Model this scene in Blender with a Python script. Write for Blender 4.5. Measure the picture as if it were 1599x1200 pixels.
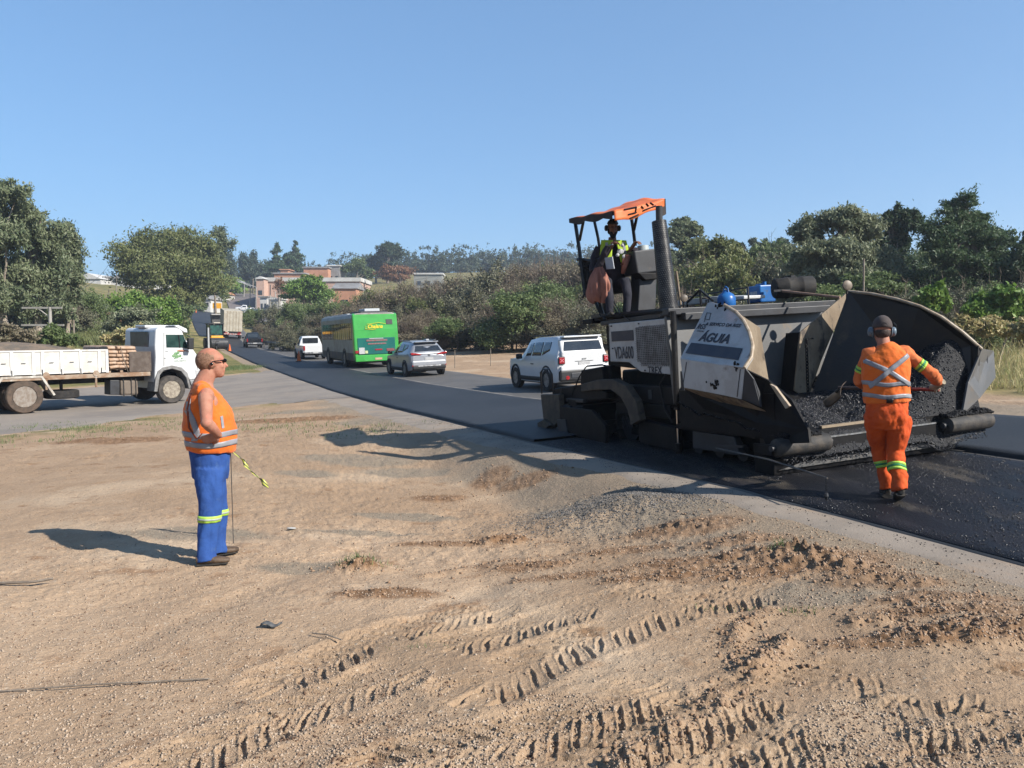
import bpy, math, random
import numpy as np
from mathutils import Vector, Matrix, Euler, noise as mnoise
R = math.radians
scene = bpy.context.scene
for o_ in list(bpy.data.objects): bpy.data.objects.remove(o_)
col = scene.collection

# ---------------------------------------------------------------- camera
F = 1200.; CX0 = 799.5; CY0 = 600.; PITCH = R(3.8); CZ = 1.65
cam_d = bpy.data.cameras.new('camera'); cam = bpy.data.objects.new('camera', cam_d); col.objects.link(cam)
cam.location = (0, 0, CZ); cam.rotation_euler = (R(90) - PITCH, 0, 0)
cam_d.sensor_width = 36; cam_d.lens = 36 * F / 1599.; cam_d.clip_start = .05; cam_d.clip_end = 6000
scene.camera = cam
# ---------------------------------------------------------------- sky and sun
SUN_EL = 35.5; SUN_VEC = Vector((.88 * math.cos(R(SUN_EL)), -.475 * math.cos(R(SUN_EL)), math.sin(R(SUN_EL)))).normalized()
world = bpy.data.worlds.new('World'); scene.world = world; world.use_nodes = True
nt = world.node_tree; bg = nt.nodes['Background']; sky = nt.nodes.new('ShaderNodeTexSky')
sky.sky_type = 'NISHITA'; sky.sun_disc = False; sky.sun_elevation = R(SUN_EL)
sky.sun_rotation = math.atan2(SUN_VEC.x, SUN_VEC.y)
sky.altitude = 100; sky.air_density = 1.0; sky.dust_density = .0; sky.ozone_density = 1.6
gm = nt.nodes.new('ShaderNodeGamma'); gm.inputs[1].default_value = .55; nt.links.new(sky.outputs[0], gm.inputs[0])
mq = nt.nodes.new('ShaderNodeMix'); mq.data_type = 'RGBA'; mq.blend_type = 'MULTIPLY'; mq.inputs[0].default_value = 1; mq.inputs[7].default_value = (.99, 1.57, 2.22, 1)   # clearer, more even blue
nt.links.new(gm.outputs[0], mq.inputs[6]); nt.links.new(mq.outputs[2], bg.inputs[0]); bg.inputs[1].default_value = .07
sun_d = bpy.data.lights.new('sun', 'SUN'); sun_d.energy = 5.0; sun_d.angle = R(.53); sun_d.color = (1, .94, .85)
sun = bpy.data.objects.new('sun', sun_d); col.objects.link(sun)
sun.rotation_euler = SUN_VEC.to_track_quat('Z', 'Y').to_euler(); sun.location = SUN_VEC * 50
vs = scene.view_settings; scene.display_settings.display_device = 'sRGB'
vs.view_transform = 'Standard'; vs.look = 'None'; vs.exposure = 1.14; vs.gamma = 1; vs.use_curve_mapping = False
scene.cycles.max_bounces = 6; scene.cycles.diffuse_bounces = 2; scene.cycles.glossy_bounces = 3
scene.cycles.transmission_bounces = 4; scene.cycles.transparent_max_bounces = 8; scene.cycles.use_denoising = True
scene.render.use_persistent_data = False

# ---------------------------------------------------------------- measuring: a point in the photo at a camera depth
def P(px, py, d):
    a = (px - CX0) / F * d; b = (CY0 - py) / F * d
    return Vector((a, d * math.cos(PITCH) + b * math.sin(PITCH), CZ - d * math.sin(PITCH) + b * math.cos(PITCH)))

# ---------------------------------------------------------------- terrain height
C3 = [(0,0,0),(-3,0,-.1),(3,0,.05),(0,-5,0),(0,3,-.04),(2.5,3,.02),(-2,3,-.14),(-30,10,-1.2),(-40,30,-1),(15,5,.55),(20,15,.7),
 (30,40,1.5),(-60,60,.5),(150,100,5),(-150,100,8),(0,1000,60),(800,600,40),(-800,600,50),(0,-100,0),(-100,-100,-2),(100,-100,2),(-12,8,-.7)]
CP = [(330,876,6.5),(1385,780,7.3),(1599,885,5.35),(850,694,12.5),(1200,778,7.9),(700,658,16.5),(520,613,28),(400,567,57),(350,543,100),
 (1599,705,9.5),(1599,655,12.6),(1599,600,20),(1450,560,35),(1599,520,60),(845,625,22.5),(700,600,30),(600,587,36),(500,568,51),(430,553,75),
 (385,545,95),(760,547,60),(40,647,24.1),(268,631,27.6),(0,682,18),(260,647,22.4),(480,622,26.5),(75,540,60),(150,497,110),(160,442,250),
 (150,470,160),(0,430,250),(385,540,95),(358,527,115),(315,487,190),(295,525,130),(305,505,150),(385,500,180),(400,485,230),(362,462,320),
 (430,465,250),(640,430,350),(800,425,400),(1100,520,60),(1300,500,80),(1300,440,300),(1599,450,300),(1500,520,50),(900,470,200),
 (100,430,300),(0,470,120),(600,545,70),(820,752,10.8),(900,760,10.1),(560,703,14.2),(700,780,9.8),(480,740,11.4),(1000,790,8.3),(700,715,13.6)]
_pts = np.array([tuple(c) for c in C3] + [tuple(P(*c)) for c in CP])
def _q(x, y):
    r = np.hypot(x, y + 6) + 1e-9
    return np.stack([np.arctan2(x, y + 6) * 1.6, np.log(r + 4)], -1), r
def _U(d2): return np.where(d2 > 1e-12, d2 * np.log(d2 + 1e-12), 0)
_Q, _Rr = _q(_pts[:, 0], _pts[:, 1]); _H = _pts[:, 2] / (_Rr + 20); _n = len(_Q)
_A = np.zeros((_n + 3, _n + 3)); _A[:_n, :_n] = _U(((_Q[:, None] - _Q[None]) ** 2).sum(-1)) + np.eye(_n) * 2e-3
_A[:_n, _n] = 1; _A[:_n, _n + 1:] = _Q; _A[_n:, :_n] = _A[:_n, _n:].T
_W = np.linalg.solve(_A, np.r_[_H, 0, 0, 0])
ROAD_A = R(23.8); RO = np.array([3.6, 5.25]); RD = np.array([-math.sin(ROAD_A), math.cos(ROAD_A)]); RN = np.array([math.cos(ROAD_A), math.sin(ROAD_A)])
def sp(x, y):
    dx = x - RO[0]; dy = y - RO[1]
    return dx * RD[0] + dy * RD[1], dx * RN[0] + dy * RN[1]
def xy(s, p): return RO[0] + RD[0] * s + RN[0] * p, RO[1] + RD[1] * s + RN[1] * p
def sstep(a, b, x):
    t = np.clip((x - a) / (b - a), 0, 1); return t * t * (3 - 2 * t)
def G(x, y):
    x = np.asarray(x, float); y = np.asarray(y, float); x, y = np.broadcast_arrays(x, y)
    qq, r = _q(x, y); sh = qq.shape[:-1]; qq = qq.reshape(-1, 2); h = np.empty(len(qq))
    for i in range(0, len(qq), 40000):
        z = qq[i:i + 40000]
        h[i:i + 40000] = _U(((z[:, None] - _Q[None]) ** 2).sum(-1)) @ _W[:_n] + _W[_n] + z @ _W[_n + 1:]
    z = h.reshape(sh) * (r + 20)
    s, p = sp(x, y)
    zr = np.interp(s, [-60, -20, 0, 3, 8, 12, 17, 25, 35, 56, 75, 100], [.9, .3, .03, 0, -.17, -.26, -.4, -.53, -.57, -.57, -.38, -.22])
    zr = zr + np.clip(p, -2, 9) * np.interp(s, [-20, 40, 85], [.045, .04, .0])
    w = sstep(-1.7, -.25, p) * (1 - sstep(8, 11, p)) * (1 - sstep(75, 100, s)) * sstep(-14, -3, s)
    return z * (1 - w) + zr * w
def g(x, y): return float(G(x, y))
def hit(px, py, far=900):
    prev = 2.
    for d in np.exp(np.linspace(math.log(2.2), math.log(far), 900)):
        q = P(px, py, d)
        if q.z < g(q.x, q.y): return q.x, q.y
    return q.x, q.y
def onto(px, d):                    # ground point straight under a photo column at depth d
    q = P(px, 520, d); return Vector((q.x, q.y, g(q.x, q.y)))

# ---------------------------------------------------------------- numpy value noise
_rng = np.random.RandomState(7); _LAT = _rng.rand(256, 256)
def vnoise(x, y, f, seed=0):
    x = np.asarray(x) * f + seed * 17.3; y = np.asarray(y) * f + seed * 9.1
    xi = np.floor(x).astype(int); yi = np.floor(y).astype(int); fx = x - xi; fy = y - yi
    fx = fx * fx * (3 - 2 * fx); fy = fy * fy * (3 - 2 * fy)
    a = _LAT[xi & 255, yi & 255]; b = _LAT[(xi + 1) & 255, yi & 255]; c = _LAT[xi & 255, (yi + 1) & 255]; d = _LAT[(xi + 1) & 255, (yi + 1) & 255]
    return (a * (1 - fx) + b * fx) * (1 - fy) + (c * (1 - fx) + d * fx) * fy
def fbm(x, y, f, n=4, seed=0):
    v = 0; a = .5; t = 0
    for i in range(n): v = v + a * vnoise(x, y, f, seed + i * 3); t += a; a *= .5; f *= 2.03
    return v / t

# ---------------------------------------------------------------- materials
MATS = {}
def M(name, c1, c2=None, sc=4., rough=.6, metal=0., bump=0., bsc=None, lo=.4, hi=.62, c3=None, c3sc=1.5, c3lo=.55, c3hi=.7, coat=0., spec=.28, stretch=None,
      trans=0., det=6., rough2=None, emit=None, coords='Object', sheen=0, alpha=1, subs=0):
    if name in MATS: return MATS[name]
    c1, c2, c3 = [None if q is None else tuple(v*.56 for v in q) for q in (c1, c2, c3)]
    m = bpy.data.materials.new(name); m.use_nodes = True; t = m.node_tree; N = t.nodes; L = t.links
    b = N['Principled BSDF']; b.inputs['Roughness'].default_value = rough; b.inputs['Metallic'].default_value = metal
    b.inputs['Coat Weight'].default_value = coat; b.inputs['Specular IOR Level'].default_value = spec
    b.inputs['Transmission Weight'].default_value = trans; b.inputs['Sheen Weight'].default_value = sheen
    b.inputs['Alpha'].default_value = alpha; b.inputs['Coat Roughness'].default_value = .08
    if subs: b.inputs['Subsurface Weight'].default_value = subs; b.inputs['Subsurface Scale'].default_value = .02; b.inputs['Subsurface Radius'].default_value = (1, .3, .15)
    b.inputs['Base Color'].default_value = (*c1, 1)
    if emit: b.inputs['Emission Color'].default_value = (*emit[0], 1); b.inputs['Emission Strength'].default_value = emit[1]
    tc = N.new('ShaderNodeTexCoord'); src = tc.outputs[coords]
    if stretch:
        mp = N.new('ShaderNodeMapping'); mp.inputs['Scale'].default_value = stretch; L.new(src, mp.inputs[0]); src = mp.outputs[0]
    def ns(scale, d=det):
        n = N.new('ShaderNodeTexNoise'); n.inputs['Scale'].default_value = scale; n.inputs['Detail'].default_value = d; n.inputs['Roughness'].default_value = .62
        L.new(src, n.inputs['Vector']); return n.outputs['Fac']
    def ramp(fac, a, bb):
        r = N.new('ShaderNodeMapRange'); r.interpolation_type = 'SMOOTHSTEP'; r.inputs[1].default_value = a; r.inputs[2].default_value = bb; L.new(fac, r.inputs[0]); return r.outputs[0]
    cur = None
    if c2 is not None:
        mx = N.new('ShaderNodeMix'); mx.data_type = 'RGBA'; mx.inputs[6].default_value = (*c1, 1); mx.inputs[7].default_value = (*c2, 1)
        f = ramp(ns(sc), lo, hi); L.new(f, mx.inputs[0]); cur = mx.outputs[2]
        if rough2 is not None:
            rr = N.new('ShaderNodeMapRange'); rr.inputs[3].default_value = rough; rr.inputs[4].default_value = rough2; L.new(f, rr.inputs[0]); L.new(rr.outputs[0], b.inputs['Roughness'])
    if c3 is not None:
        mx = N.new('ShaderNodeMix'); mx.data_type = 'RGBA'; mx.inputs[7].default_value = (*c3, 1)
        if cur: L.new(cur, mx.inputs[6])
        else: mx.inputs[6].default_value = (*c1, 1)
        L.new(ramp(ns(c3sc), c3lo, c3hi), mx.inputs[0]); cur = mx.outputs[2]
    if cur: L.new(cur, b.inputs['Base Color'])
    if bump:
        bp = N.new('ShaderNodeBump'); bp.inputs['Strength'].default_value = 1; bp.inputs['Distance'].default_value = bump
        L.new(ns(bsc or sc * 4), bp.inputs['Height']); L.new(bp.outputs[0], b.inputs['Normal'])
    MATS[name] = m; return m

# ---------------------------------------------------------------- mesh builder
def frame_of(d):
    d = Vector(d).normalized(); u = Vector((0, 0, 1)) if abs(d.z) < .95 else Vector((1, 0, 0))
    a = d.cross(u).normalized(); return d, a, a.cross(d).normalized()
def TRS(loc=(0,0,0), rot=(0,0,0), sc=(1,1,1)):
    return Matrix.Translation(loc) @ Euler([R(a) for a in rot]).to_matrix().to_4x4() @ Matrix.Diagonal((*sc, 1))
class MB:
    def __init__(s): s.v = []; s.f = []; s.m = []; s.k = 0; s.T = None
    def add(s, vs, fs, m=None):
        o = len(s.v)
        if s.T is not None: vs = [s.T @ Vector(v) for v in vs]
        s.v += [tuple(v) for v in vs]; s.f += [tuple(i + o for i in f) for f in fs]; s.m += [s.k if m is None else m] * len(fs); return s
    def box(s, c, d, rot=(0,0,0), taper=(1,1), T=None):
        X = (T or Matrix()) @ TRS(c, rot); h = [a / 2 for a in d]; vs = []
        for z in (-1, 1):
            tx, ty = (taper if z > 0 else (1, 1))
            for x, y in ((-1,-1),(1,-1),(1,1),(-1,1)): vs.append(X @ Vector((x*h[0]*tx, y*h[1]*ty, z*h[2])))
        return s.add(vs, [(3,2,1,0),(4,5,6,7),(0,1,5,4),(1,2,6,5),(2,3,7,6),(3,0,4,7)])
    def cyl(s, a, b, r0, r1=None, n=16, cap=True):
        r1 = r0 if r1 is None else r1; a = Vector(a); b = Vector(b); d, u, w = frame_of(b - a); vs = []
        for c, r in ((a, r0), (b, r1)):
            for i in range(n):
                t = 2*math.pi*i/n; vs.append(c + (u*math.cos(t) + w*math.sin(t))*r)
        fs = [(i, (i+1)%n, n+(i+1)%n, n+i) for i in range(n)]
        if cap: fs += [tuple(range(n-1,-1,-1)), tuple(range(n, 2*n))]
        return s.add(vs, fs)
    def tube(s, pts, rad, n=8, rad2=None, closed=False, up=None, cap=True):
        pts = [Vector(p) for p in pts]; k = len(pts)
        if not hasattr(rad, '__len__'): rad = [rad]*k
        if rad2 is None: rad2 = rad
        elif not hasattr(rad2, '__len__'): rad2 = [rad2]*k
        vs = []; pu = None
        for i, p in enumerate(pts):
            d = (pts[(i+1)%k if closed else min(i+1,k-1)] - pts[(i-1) if closed else max(i-1,0)])
            if d.length < 1e-9: d = Vector((0,0,1))
            d.normalize()
            if pu is None:
                pu = Vector(up) if up is not None else frame_of(d)[1]
            u = (pu - d*pu.dot(d))
            if u.length < 1e-6: u = frame_of(d)[1]
            u.normalize(); pu = u; w = d.cross(u)
            for j in range(n):
                t = 2*math.pi*j/n; vs.append(p + u*math.cos(t)*rad[i] + w*math.sin(t)*rad2[i])
        fs = []
        for i in range(k if closed else k-1):
            a = i*n; b = ((i+1)%k)*n
            for j in range(n): fs.append((a+j, a+(j+1)%n, b+(j+1)%n, b+j))
        if cap and not closed: fs += [tuple(range(n-1,-1,-1)), tuple(range((k-1)*n, k*n))]
        return s.add(vs, fs)
    def prism(s, poly, y0, y1, ax='y', T=None):       # poly of (a,b); extruded along ax
        n = len(poly)
        def mk(a, b, c): return {'y': (a, c, b), 'x': (c, a, b), 'z': (a, b, c)}[ax]
        vs = [mk(a, b, y0) for a, b in poly] + [mk(a, b, y1) for a, b in poly]
        if T is not None: vs = [T @ Vector(v) for v in vs]
        ar = sum(poly[i][0]*poly[(i+1)%n][1] - poly[(i+1)%n][0]*poly[i][1] for i in range(n))
        fs = [(i, i+n, (i+1)%n+n, (i+1)%n) for i in range(n)] + [tuple(range(n)), tuple(range(2*n-1, n-1, -1))]
        if (ar > 0) == ((y1 > y0) != (ax == 'y')): fs = [f[::-1] for f in fs]
        return s.add(vs, fs)
    def lathe(s, prof, a, axis, n=24):                # prof [(r, t)] along axis from a
        d, u, w = frame_of(axis); a = Vector(a); k = len(prof); vs = []
        for r, t in prof:
            for i in range(n):
                q = 2*math.pi*i/n; vs.append(a + d*t + (u*math.cos(q) + w*math.sin(q))*r)
        fs = [(i*n+j, i*n+(j+1)%n, (i+1)*n+(j+1)%n, (i+1)*n+j) for i in range(k-1) for j in range(n)]
        if prof[0][0] > 1e-5: fs.append(tuple(range(n-1,-1,-1)))
        if prof[-1][0] > 1e-5: fs.append(tuple(range((k-1)*n, k*n)))
        return s.add(vs, fs)
    def ell(s, c, r, rot=(0,0,0), n=14, m=9):
        X = TRS(c, rot); vs = [X @ Vector((0,0,-r[2]))]
        for i in range(1, m):
            f = -math.pi/2 + math.pi*i/m
            for j in range(n):
                t = 2*math.pi*j/n; vs.append(X @ Vector((r[0]*math.cos(f)*math.cos(t), r[1]*math.cos(f)*math.sin(t), r[2]*math.sin(f))))
        vs.append(X @ Vector((0,0,r[2]))); fs = []
        for j in range(n):
            fs.append((0, 1+(j+1)%n, 1+j)); e = 1+(m-2)*n; fs.append((e+j, e+(j+1)%n, len(vs)-1))
            for i in range(m-2): a = 1+i*n; fs.append((a+j, a+(j+1)%n, a+n+(j+1)%n, a+n+j))
        return s.add(vs, fs)
    def grid(s, fn, nu, nv, flip=False):
        vs = [fn(i/nu, j/nv) for j in range(nv+1) for i in range(nu+1)]
        fs = [(j*(nu+1)+i, j*(nu+1)+i+1, (j+1)*(nu+1)+i+1, (j+1)*(nu+1)+i) for j in range(nv) for i in range(nu)]
        if flip: fs = [f[::-1] for f in fs]
        return s.add(vs, fs)
    def build(s, name, mats, parent=None, bevel=0, smooth=False, loc=None, seg=2, solid=0, sub=0, ang=35):
        me = bpy.data.meshes.new(name); me.from_pydata([tuple(v) for v in s.v], [], s.f); me.validate()
        for m in (mats if isinstance(mats, (list, tuple)) else [mats]): me.materials.append(m)
        if len(me.polygons) == len(s.m): me.polygons.foreach_set('material_index', s.m)
        if smooth: me.polygons.foreach_set('use_smooth', [True]*len(me.polygons))
        me.update(); o = bpy.data.objects.new(name, me); col.objects.link(o)
        if parent is not None: o.parent = parent
        if loc is not None: o.location = loc
        if sub: md = o.modifiers.new('sub', 'SUBSURF'); md.levels = sub; md.render_levels = sub
        if solid: md = o.modifiers.new('solid', 'SOLIDIFY'); md.thickness = solid; md.offset = 0
        if bevel: md = o.modifiers.new('bevel', 'BEVEL'); md.width = bevel; md.segments = seg; md.limit_method = 'ANGLE'; md.angle_limit = R(ang); md.harden_normals = False
        if smooth and hasattr(me, 'set_sharp_from_angle') and smooth != 'all': me.set_sharp_from_angle(angle=R(42))
        return o
def raw_mesh(name, V, Fq, mat, parent=None, smooth=False, attr=None):
    V = np.asarray(V, np.float32); Fq = np.asarray(Fq, np.int32); k = Fq.shape[1]
    me = bpy.data.meshes.new(name); me.vertices.add(len(V)); me.vertices.foreach_set('co', V.ravel())
    me.loops.add(Fq.size); me.loops.foreach_set('vertex_index', Fq.ravel()); me.polygons.add(len(Fq))
    me.polygons.foreach_set('loop_start', np.arange(0, Fq.size, k, dtype=np.int32))
    if smooth: me.polygons.foreach_set('use_smooth', np.ones(len(Fq), bool))
    for m in (mat if isinstance(mat, (list, tuple)) else [mat]): me.materials.append(m)
    me.update(); me.validate()
    if attr:
        for an, data in attr.items():
            a = me.color_attributes.new(an, 'FLOAT_COLOR', 'POINT'); a.data.foreach_set('color', np.asarray(data, np.float32).ravel())
    o = bpy.data.objects.new(name, me); col.objects.link(o)
    if parent is not None: o.parent = parent
    return o
def tag(o, label, cat=None, group=None, kind=None):
    if label: o['label'] = label
    if cat: o['category'] = cat
    if group: o['group'] = group
    if kind: o['kind'] = kind
    return o
def empty(name, loc, rz=0, label=None, cat=None, group=None, rot=None):
    o = bpy.data.objects.new(name, None); col.objects.link(o); o.location = loc
    o.rotation_euler = rot if rot is not None else (0, 0, rz); o.empty_display_size = .2
    return tag(o, label, cat, group)
def copy_tree(o, parent=None):
    c = o.copy(); col.objects.link(c)
    if parent is not None: c.parent = parent
    for ch in [q for q in o.children]: copy_tree(ch, c)
    return c
def lettering(txt, size, mat, parent, T, name='lettering', sx=1, ext=.001, shear=0, bold=0, spacing=1):
    cu = bpy.data.curves.new(name, 'FONT'); cu.body = txt; cu.size = size; cu.extrude = ext; cu.align_x = 'CENTER'; cu.align_y = 'CENTER'; cu.shear = shear; cu.offset = bold
    cu.space_character = spacing
    to = bpy.data.objects.new('tmp', cu); col.objects.link(to); dg = bpy.context.evaluated_depsgraph_get()
    me = bpy.data.meshes.new_from_object(to.evaluated_get(dg)); bpy.data.objects.remove(to)
    me.transform(T @ Matrix.Diagonal((sx, 1, 1, 1))); me.materials.clear(); me.materials.append(mat); me.name = name
    o = bpy.data.objects.new(name, me); col.objects.link(o); o.parent = parent; return o
def basis(o, x, y):            # matrix whose local X, Y map to given directions, Z = X x Y
    x = Vector(x).normalized(); z = x.cross(Vector(y)).normalized(); y = z.cross(x)
    m = Matrix.Identity(4)
    for i in range(3): m[i][0] = x[i]; m[i][1] = y[i]; m[i][2] = z[i]; m[i][3] = o[i]
    return m
def bake(o, voxel, smooth_it=4, disp=None, fac=.5):        # one continuous surface out of overlapping closed pieces
    md = o.modifiers.new('rm', 'REMESH'); md.mode = 'VOXEL'; md.voxel_size = voxel; md.use_smooth_shade = True
    if smooth_it: sm = o.modifiers.new('sm', 'SMOOTH'); sm.iterations = smooth_it; sm.factor = fac
    dg = bpy.context.evaluated_depsgraph_get(); me = bpy.data.meshes.new_from_object(o.evaluated_get(dg))
    old = o.data; o.modifiers.clear(); o.data = me; me.name = o.name; bpy.data.meshes.remove(old)
    if disp is not None:
        n = len(me.vertices); co = np.empty(n*3, np.float32); me.vertices.foreach_get('co', co); nn = np.empty(n*3, np.float32); me.vertices.foreach_get('normal', nn)
        co = co.reshape(-1, 3); co += nn.reshape(-1, 3) * disp(co)[:, None]; me.vertices.foreach_set('co', co.ravel())
    me.polygons.foreach_set('use_smooth', [True]*len(me.polygons)); me.update(); return o
# ================================================================ terrain
def line_dist(x, y, pts):            # distance to a polyline, along-length and signed offset
    best = np.full(np.shape(x), 1e9); al = np.zeros(np.shape(x)); sg = np.zeros(np.shape(x)); acc = 0
    for (ax, ay), (bx, by) in zip(pts[:-1], pts[1:]):
        dx, dy = bx-ax, by-ay; L2 = math.hypot(dx, dy); t = np.clip(((x-ax)*dx + (y-ay)*dy)/L2**2, 0, 1)
        d = np.hypot(x-ax-t*dx, y-ay-t*dy); c = ((x-ax)*dy - (y-ay)*dx)/L2; m = d < best
        best = np.where(m, d, best); al = np.where(m, acc + t*L2, al); sg = np.where(m, c, sg); acc += L2
    return best, al, sg
def hp(*a): return [hit(*q) for q in a]
TREADS = [hp((740,1075),(900,1003),(1050,957),(1190,930)), hp((600,1199),(800,1150),(1000,1083)), hp((1060,1199),(1250,1130),(1440,1085),(1640,1062)),
          hp((1290,1199),(1450,1150),(1640,1130)), hp((430,1060),(620,985),(760,950)), hp((880,1199),(1000,1150),(1180,1085),(1400,1040)), hp((700,1010),(880,960),(1010,930)), hp((1480,1199),(1560,1165),(1660,1150)), hp((250,1199),(420,1120),(600,1060)), hp((1150,1199),(1330,1145),(1500,1118))]
RIDGES = [(hp((975,1199),(1090,1120),(1180,1052),(1222,1008)), .05, .07), (hp((1330,975),(1460,968),(1640,985)), .03, .07), (hp((1200,955),(1150,985),(1140,1040)), .03, .05),
          (hp((1420,1010),(1640,1010)), .025, .06), (hp((640,905),(760,880),(900,868)), .02, .08)]
CLODS = [(560,890,.2,.13,.085),(785,845,.26,.2,.06),(835,886,.36,.18,.045),(1270,880,.62,.3,.07),(1070,825,.6,.3,.05),(1150,850,.5,.2,.04),(1380,915,.5,.18,.045),
         (200,690,1.0,.5,.03),(130,690,.7,.4,.03),(420,660,1.4,.5,.03),(500,655,1.2,.5,.03),(1340,900,.3,.15,.04),(690,780,.4,.3,.03),(770,750,.35,.5,.03),(820,755,.5,.3,.025),
         (1480,940,.5,.12,.03),(1050,905,.5,.16,.02),(1180,905,.6,.15,.02),(980,860,.5,.15,.02),(1120,880,.7,.2,.025),(1450,1000,.6,.12,.03),(1560,990,.5,.1,.03),(1530,960,.6,.12,.03),(700,850,.5,.12,.015),(600,930,.4,.12,.015),(900,900,.5,.1,.015)]
GREYS = [(560,722,1.1,.75),(640,742,.8,.6),(480,742,.5,.4),(640,808,.7,.22),(560,832,.9,.12),(300,835,1.0,.3),(480,885,.5,.2),(960,790,.85,.55),(1060,800,.7,.4),(880,800,.5,.35),(520,640,2.2,.8),(620,655,1.6,.6),(1300,930,.5,.3)]
_cl = [(*hit(a, b), c, d, e) for a, b, c, d, e in CLODS]; _gr = [(*hit(a, b), c, d) for a, b, c, d in GREYS]
HEAP = hit(985, 792)
SIDE_NEAR = [(-60,-8),(-30,5),(-20,11.6),(-12.1,18.05),(-11.1,19.9),(-10.1,22.3),(-7.6,25.4),(-6.9,27.2)]
SIDE_FAR = [(-75,10),(-48,17),(-32,24.5),(-24,30),(-20.5,33.5),(-18,37),(-16,40.5),(-14.9,43.6)]
def side_w(x, y):                      # 1 inside the side road
    poly = SIDE_NEAR + [xy(25, .4), xy(43, .4)] + SIDE_FAR[::-1]; ins = np.zeros(np.shape(x), bool); n = len(poly)
    for i in range(n):
        (ax, ay), (bx, by) = poly[i], poly[(i+1) % n]
        if ay == by: continue
        c = ((ay > y) != (by > y)) & (x < (bx-ax)*(y-ay)/(by-ay) + ax); ins ^= c
    d, _, _ = line_dist(x, y, SIDE_NEAR); d2, _, _ = line_dist(x, y, SIDE_FAR)
    return ins, np.minimum(d, d2)
def relief(x, y):
    """small-scale height and the soil zones: grey gravel, grass, dark disturbed soil"""
    s, p = sp(x, y); r = np.hypot(x, y)
    road = sstep(-1.3, -.5, p) * (1 - sstep(7.3, 8.6, p)) * sstep(-16, -12, s) * (1 - sstep(150, 170, s))
    ins, dd = side_w(x, y); sidew = np.where(ins, sstep(0, .5, dd), 0)
    flat = np.clip(1 - road - sidew, 0, 1) * (1 - sstep(60, 140, r)); lod = 1 - sstep(14, 40, r)
    h = (fbm(x, y, .55, 3, 1) - .5) * .10 + (fbm(x, y, 2.3, 3, 2) - .5) * .035
    f = (fbm(x, y, 9, 3, 3) - .5) * .016 + (fbm(x, y, 26, 2, 4) - .5) * .008
    rough_zone = sstep(.47, .62, fbm(x, y, .5, 3, 11)); h = h + f * lod * (.55 + rough_zone * 1.7)
    dark = np.zeros(np.shape(x)); clod = np.abs(fbm(x, y, 7, 3, 5) - .5) * 2; clod2 = fbm(x, y, 19, 2, 6)
    for cx, cy, ra, rb, am in _cl:
        e = ((x-cx)/ra)**2 + ((y-cy)/rb)**2; w = np.exp(-e*1.1) * (.6 + .8*fbm(x, y, 2.5, 2, 8)); h = h + w*am*(.35 + 1.5*(1-clod)*clod2 + .25*clod2); dark = np.maximum(dark, sstep(.15, .55, w))
    for pts, am, wd in RIDGES:
        d, al, sg = line_dist(x, y, pts); w = np.exp(-(d/wd)**2) * sstep(.3, .62, fbm(x, y, 4, 3, 9)); h = h + w*am*(.5 + 1.2*clod2); dark = np.maximum(dark, w*.45)
    for pts in TREADS:
        d, al, sg = line_dist(x, y, pts); hw = .21
        ph = (al + np.abs(sg)*.75)/.115 + (sg > 0)*.5 + (fbm(x, y, 3, 2, 12)-.5)*.8 + (fbm(x, y, 14, 2, 13)-.5)*.22; tri = np.abs((ph % 1) - .5)*2
        lug = sstep(.60, .74, tri) * (1 - sstep(hw-.03, hw+.02, d)) * sstep(.02, .05, np.abs(sg)); fade = sstep(.33, .50, fbm(x, y, 2.0, 4, 14))*(.45+.9*fbm(x, y, 7, 2, 17))
        h = h + lod*fade*(-lug*.013*(.5+.9*fbm(x, y, 6, 2, 19)) + .010*sstep(.3, .6, tri)*(1-lug)*(d < hw) - .004*(1 - sstep(hw-.02, hw+.03, d)) + .012*np.exp(-((d-hw-.04)/.04)**2)*(.5+clod2))
    for k, (a0, b0) in enumerate([((860,1199),(720,800)), ((300,1120),(900,850)), ((100,1050),(700,800))]):   # faint ruts
        d, al, sg = line_dist(x, y, [hitc(a0), hitc(b0)]); h = h - .018*np.exp(-(d/.14)**2)
    e = ((x-HEAP[0])/1.0)**2 + ((y-HEAP[1])/.5)**2; h = h + .15*np.exp(-e*1.2)*(.8+.5*fbm(x, y, 3, 2, 10))
    gv = np.zeros(np.shape(x))
    for cx, cy, ra, rb in _gr:
        e = ((x-cx)/ra)**2 + ((y-cy)/rb)**2; gv = np.maximum(gv, sstep(.3, .62, np.exp(-e) * (.55 + .9*fbm(x, y, 3, 3, 15))))
    gv = np.maximum(gv, sstep(-1.9, -1.2, p + (fbm(x, y, 1.2, 3, 16)-.5)*1.3) * (1 - sstep(0, 1, p)) * .8)
    gv = np.maximum(gv, sstep(7, 7.3, p) * (1 - sstep(9.4, 10.6, p + fbm(x, y, .5, 2, 18))) * (1 - sstep(12, 20, s)) * .9)
    gv = gv * (1 - .7*dark) * .85
    n1 = fbm(x, y, .12, 4, 20)
    right = sstep(9.6, 11.5, p + (n1-.5)*4) * (1 - sstep(9, 17, s)); far_r = sstep(24, 34, p + (n1-.5)*16); farm = sstep(60, 90, s + (n1-.5)*30) * sstep(8.5, 10, p)
    bord = np.where(ins, 0, (1 - sstep(.2, 2.2, dd))) * (y < 27) * sstep(.42, .6, fbm(x, y, 1.1, 3, 21)) * .85 * (p < -2)
    _, dfar, _ = line_dist(x, y, SIDE_FAR); df, _, sgf = line_dist(x, y, SIDE_FAR)
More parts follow.
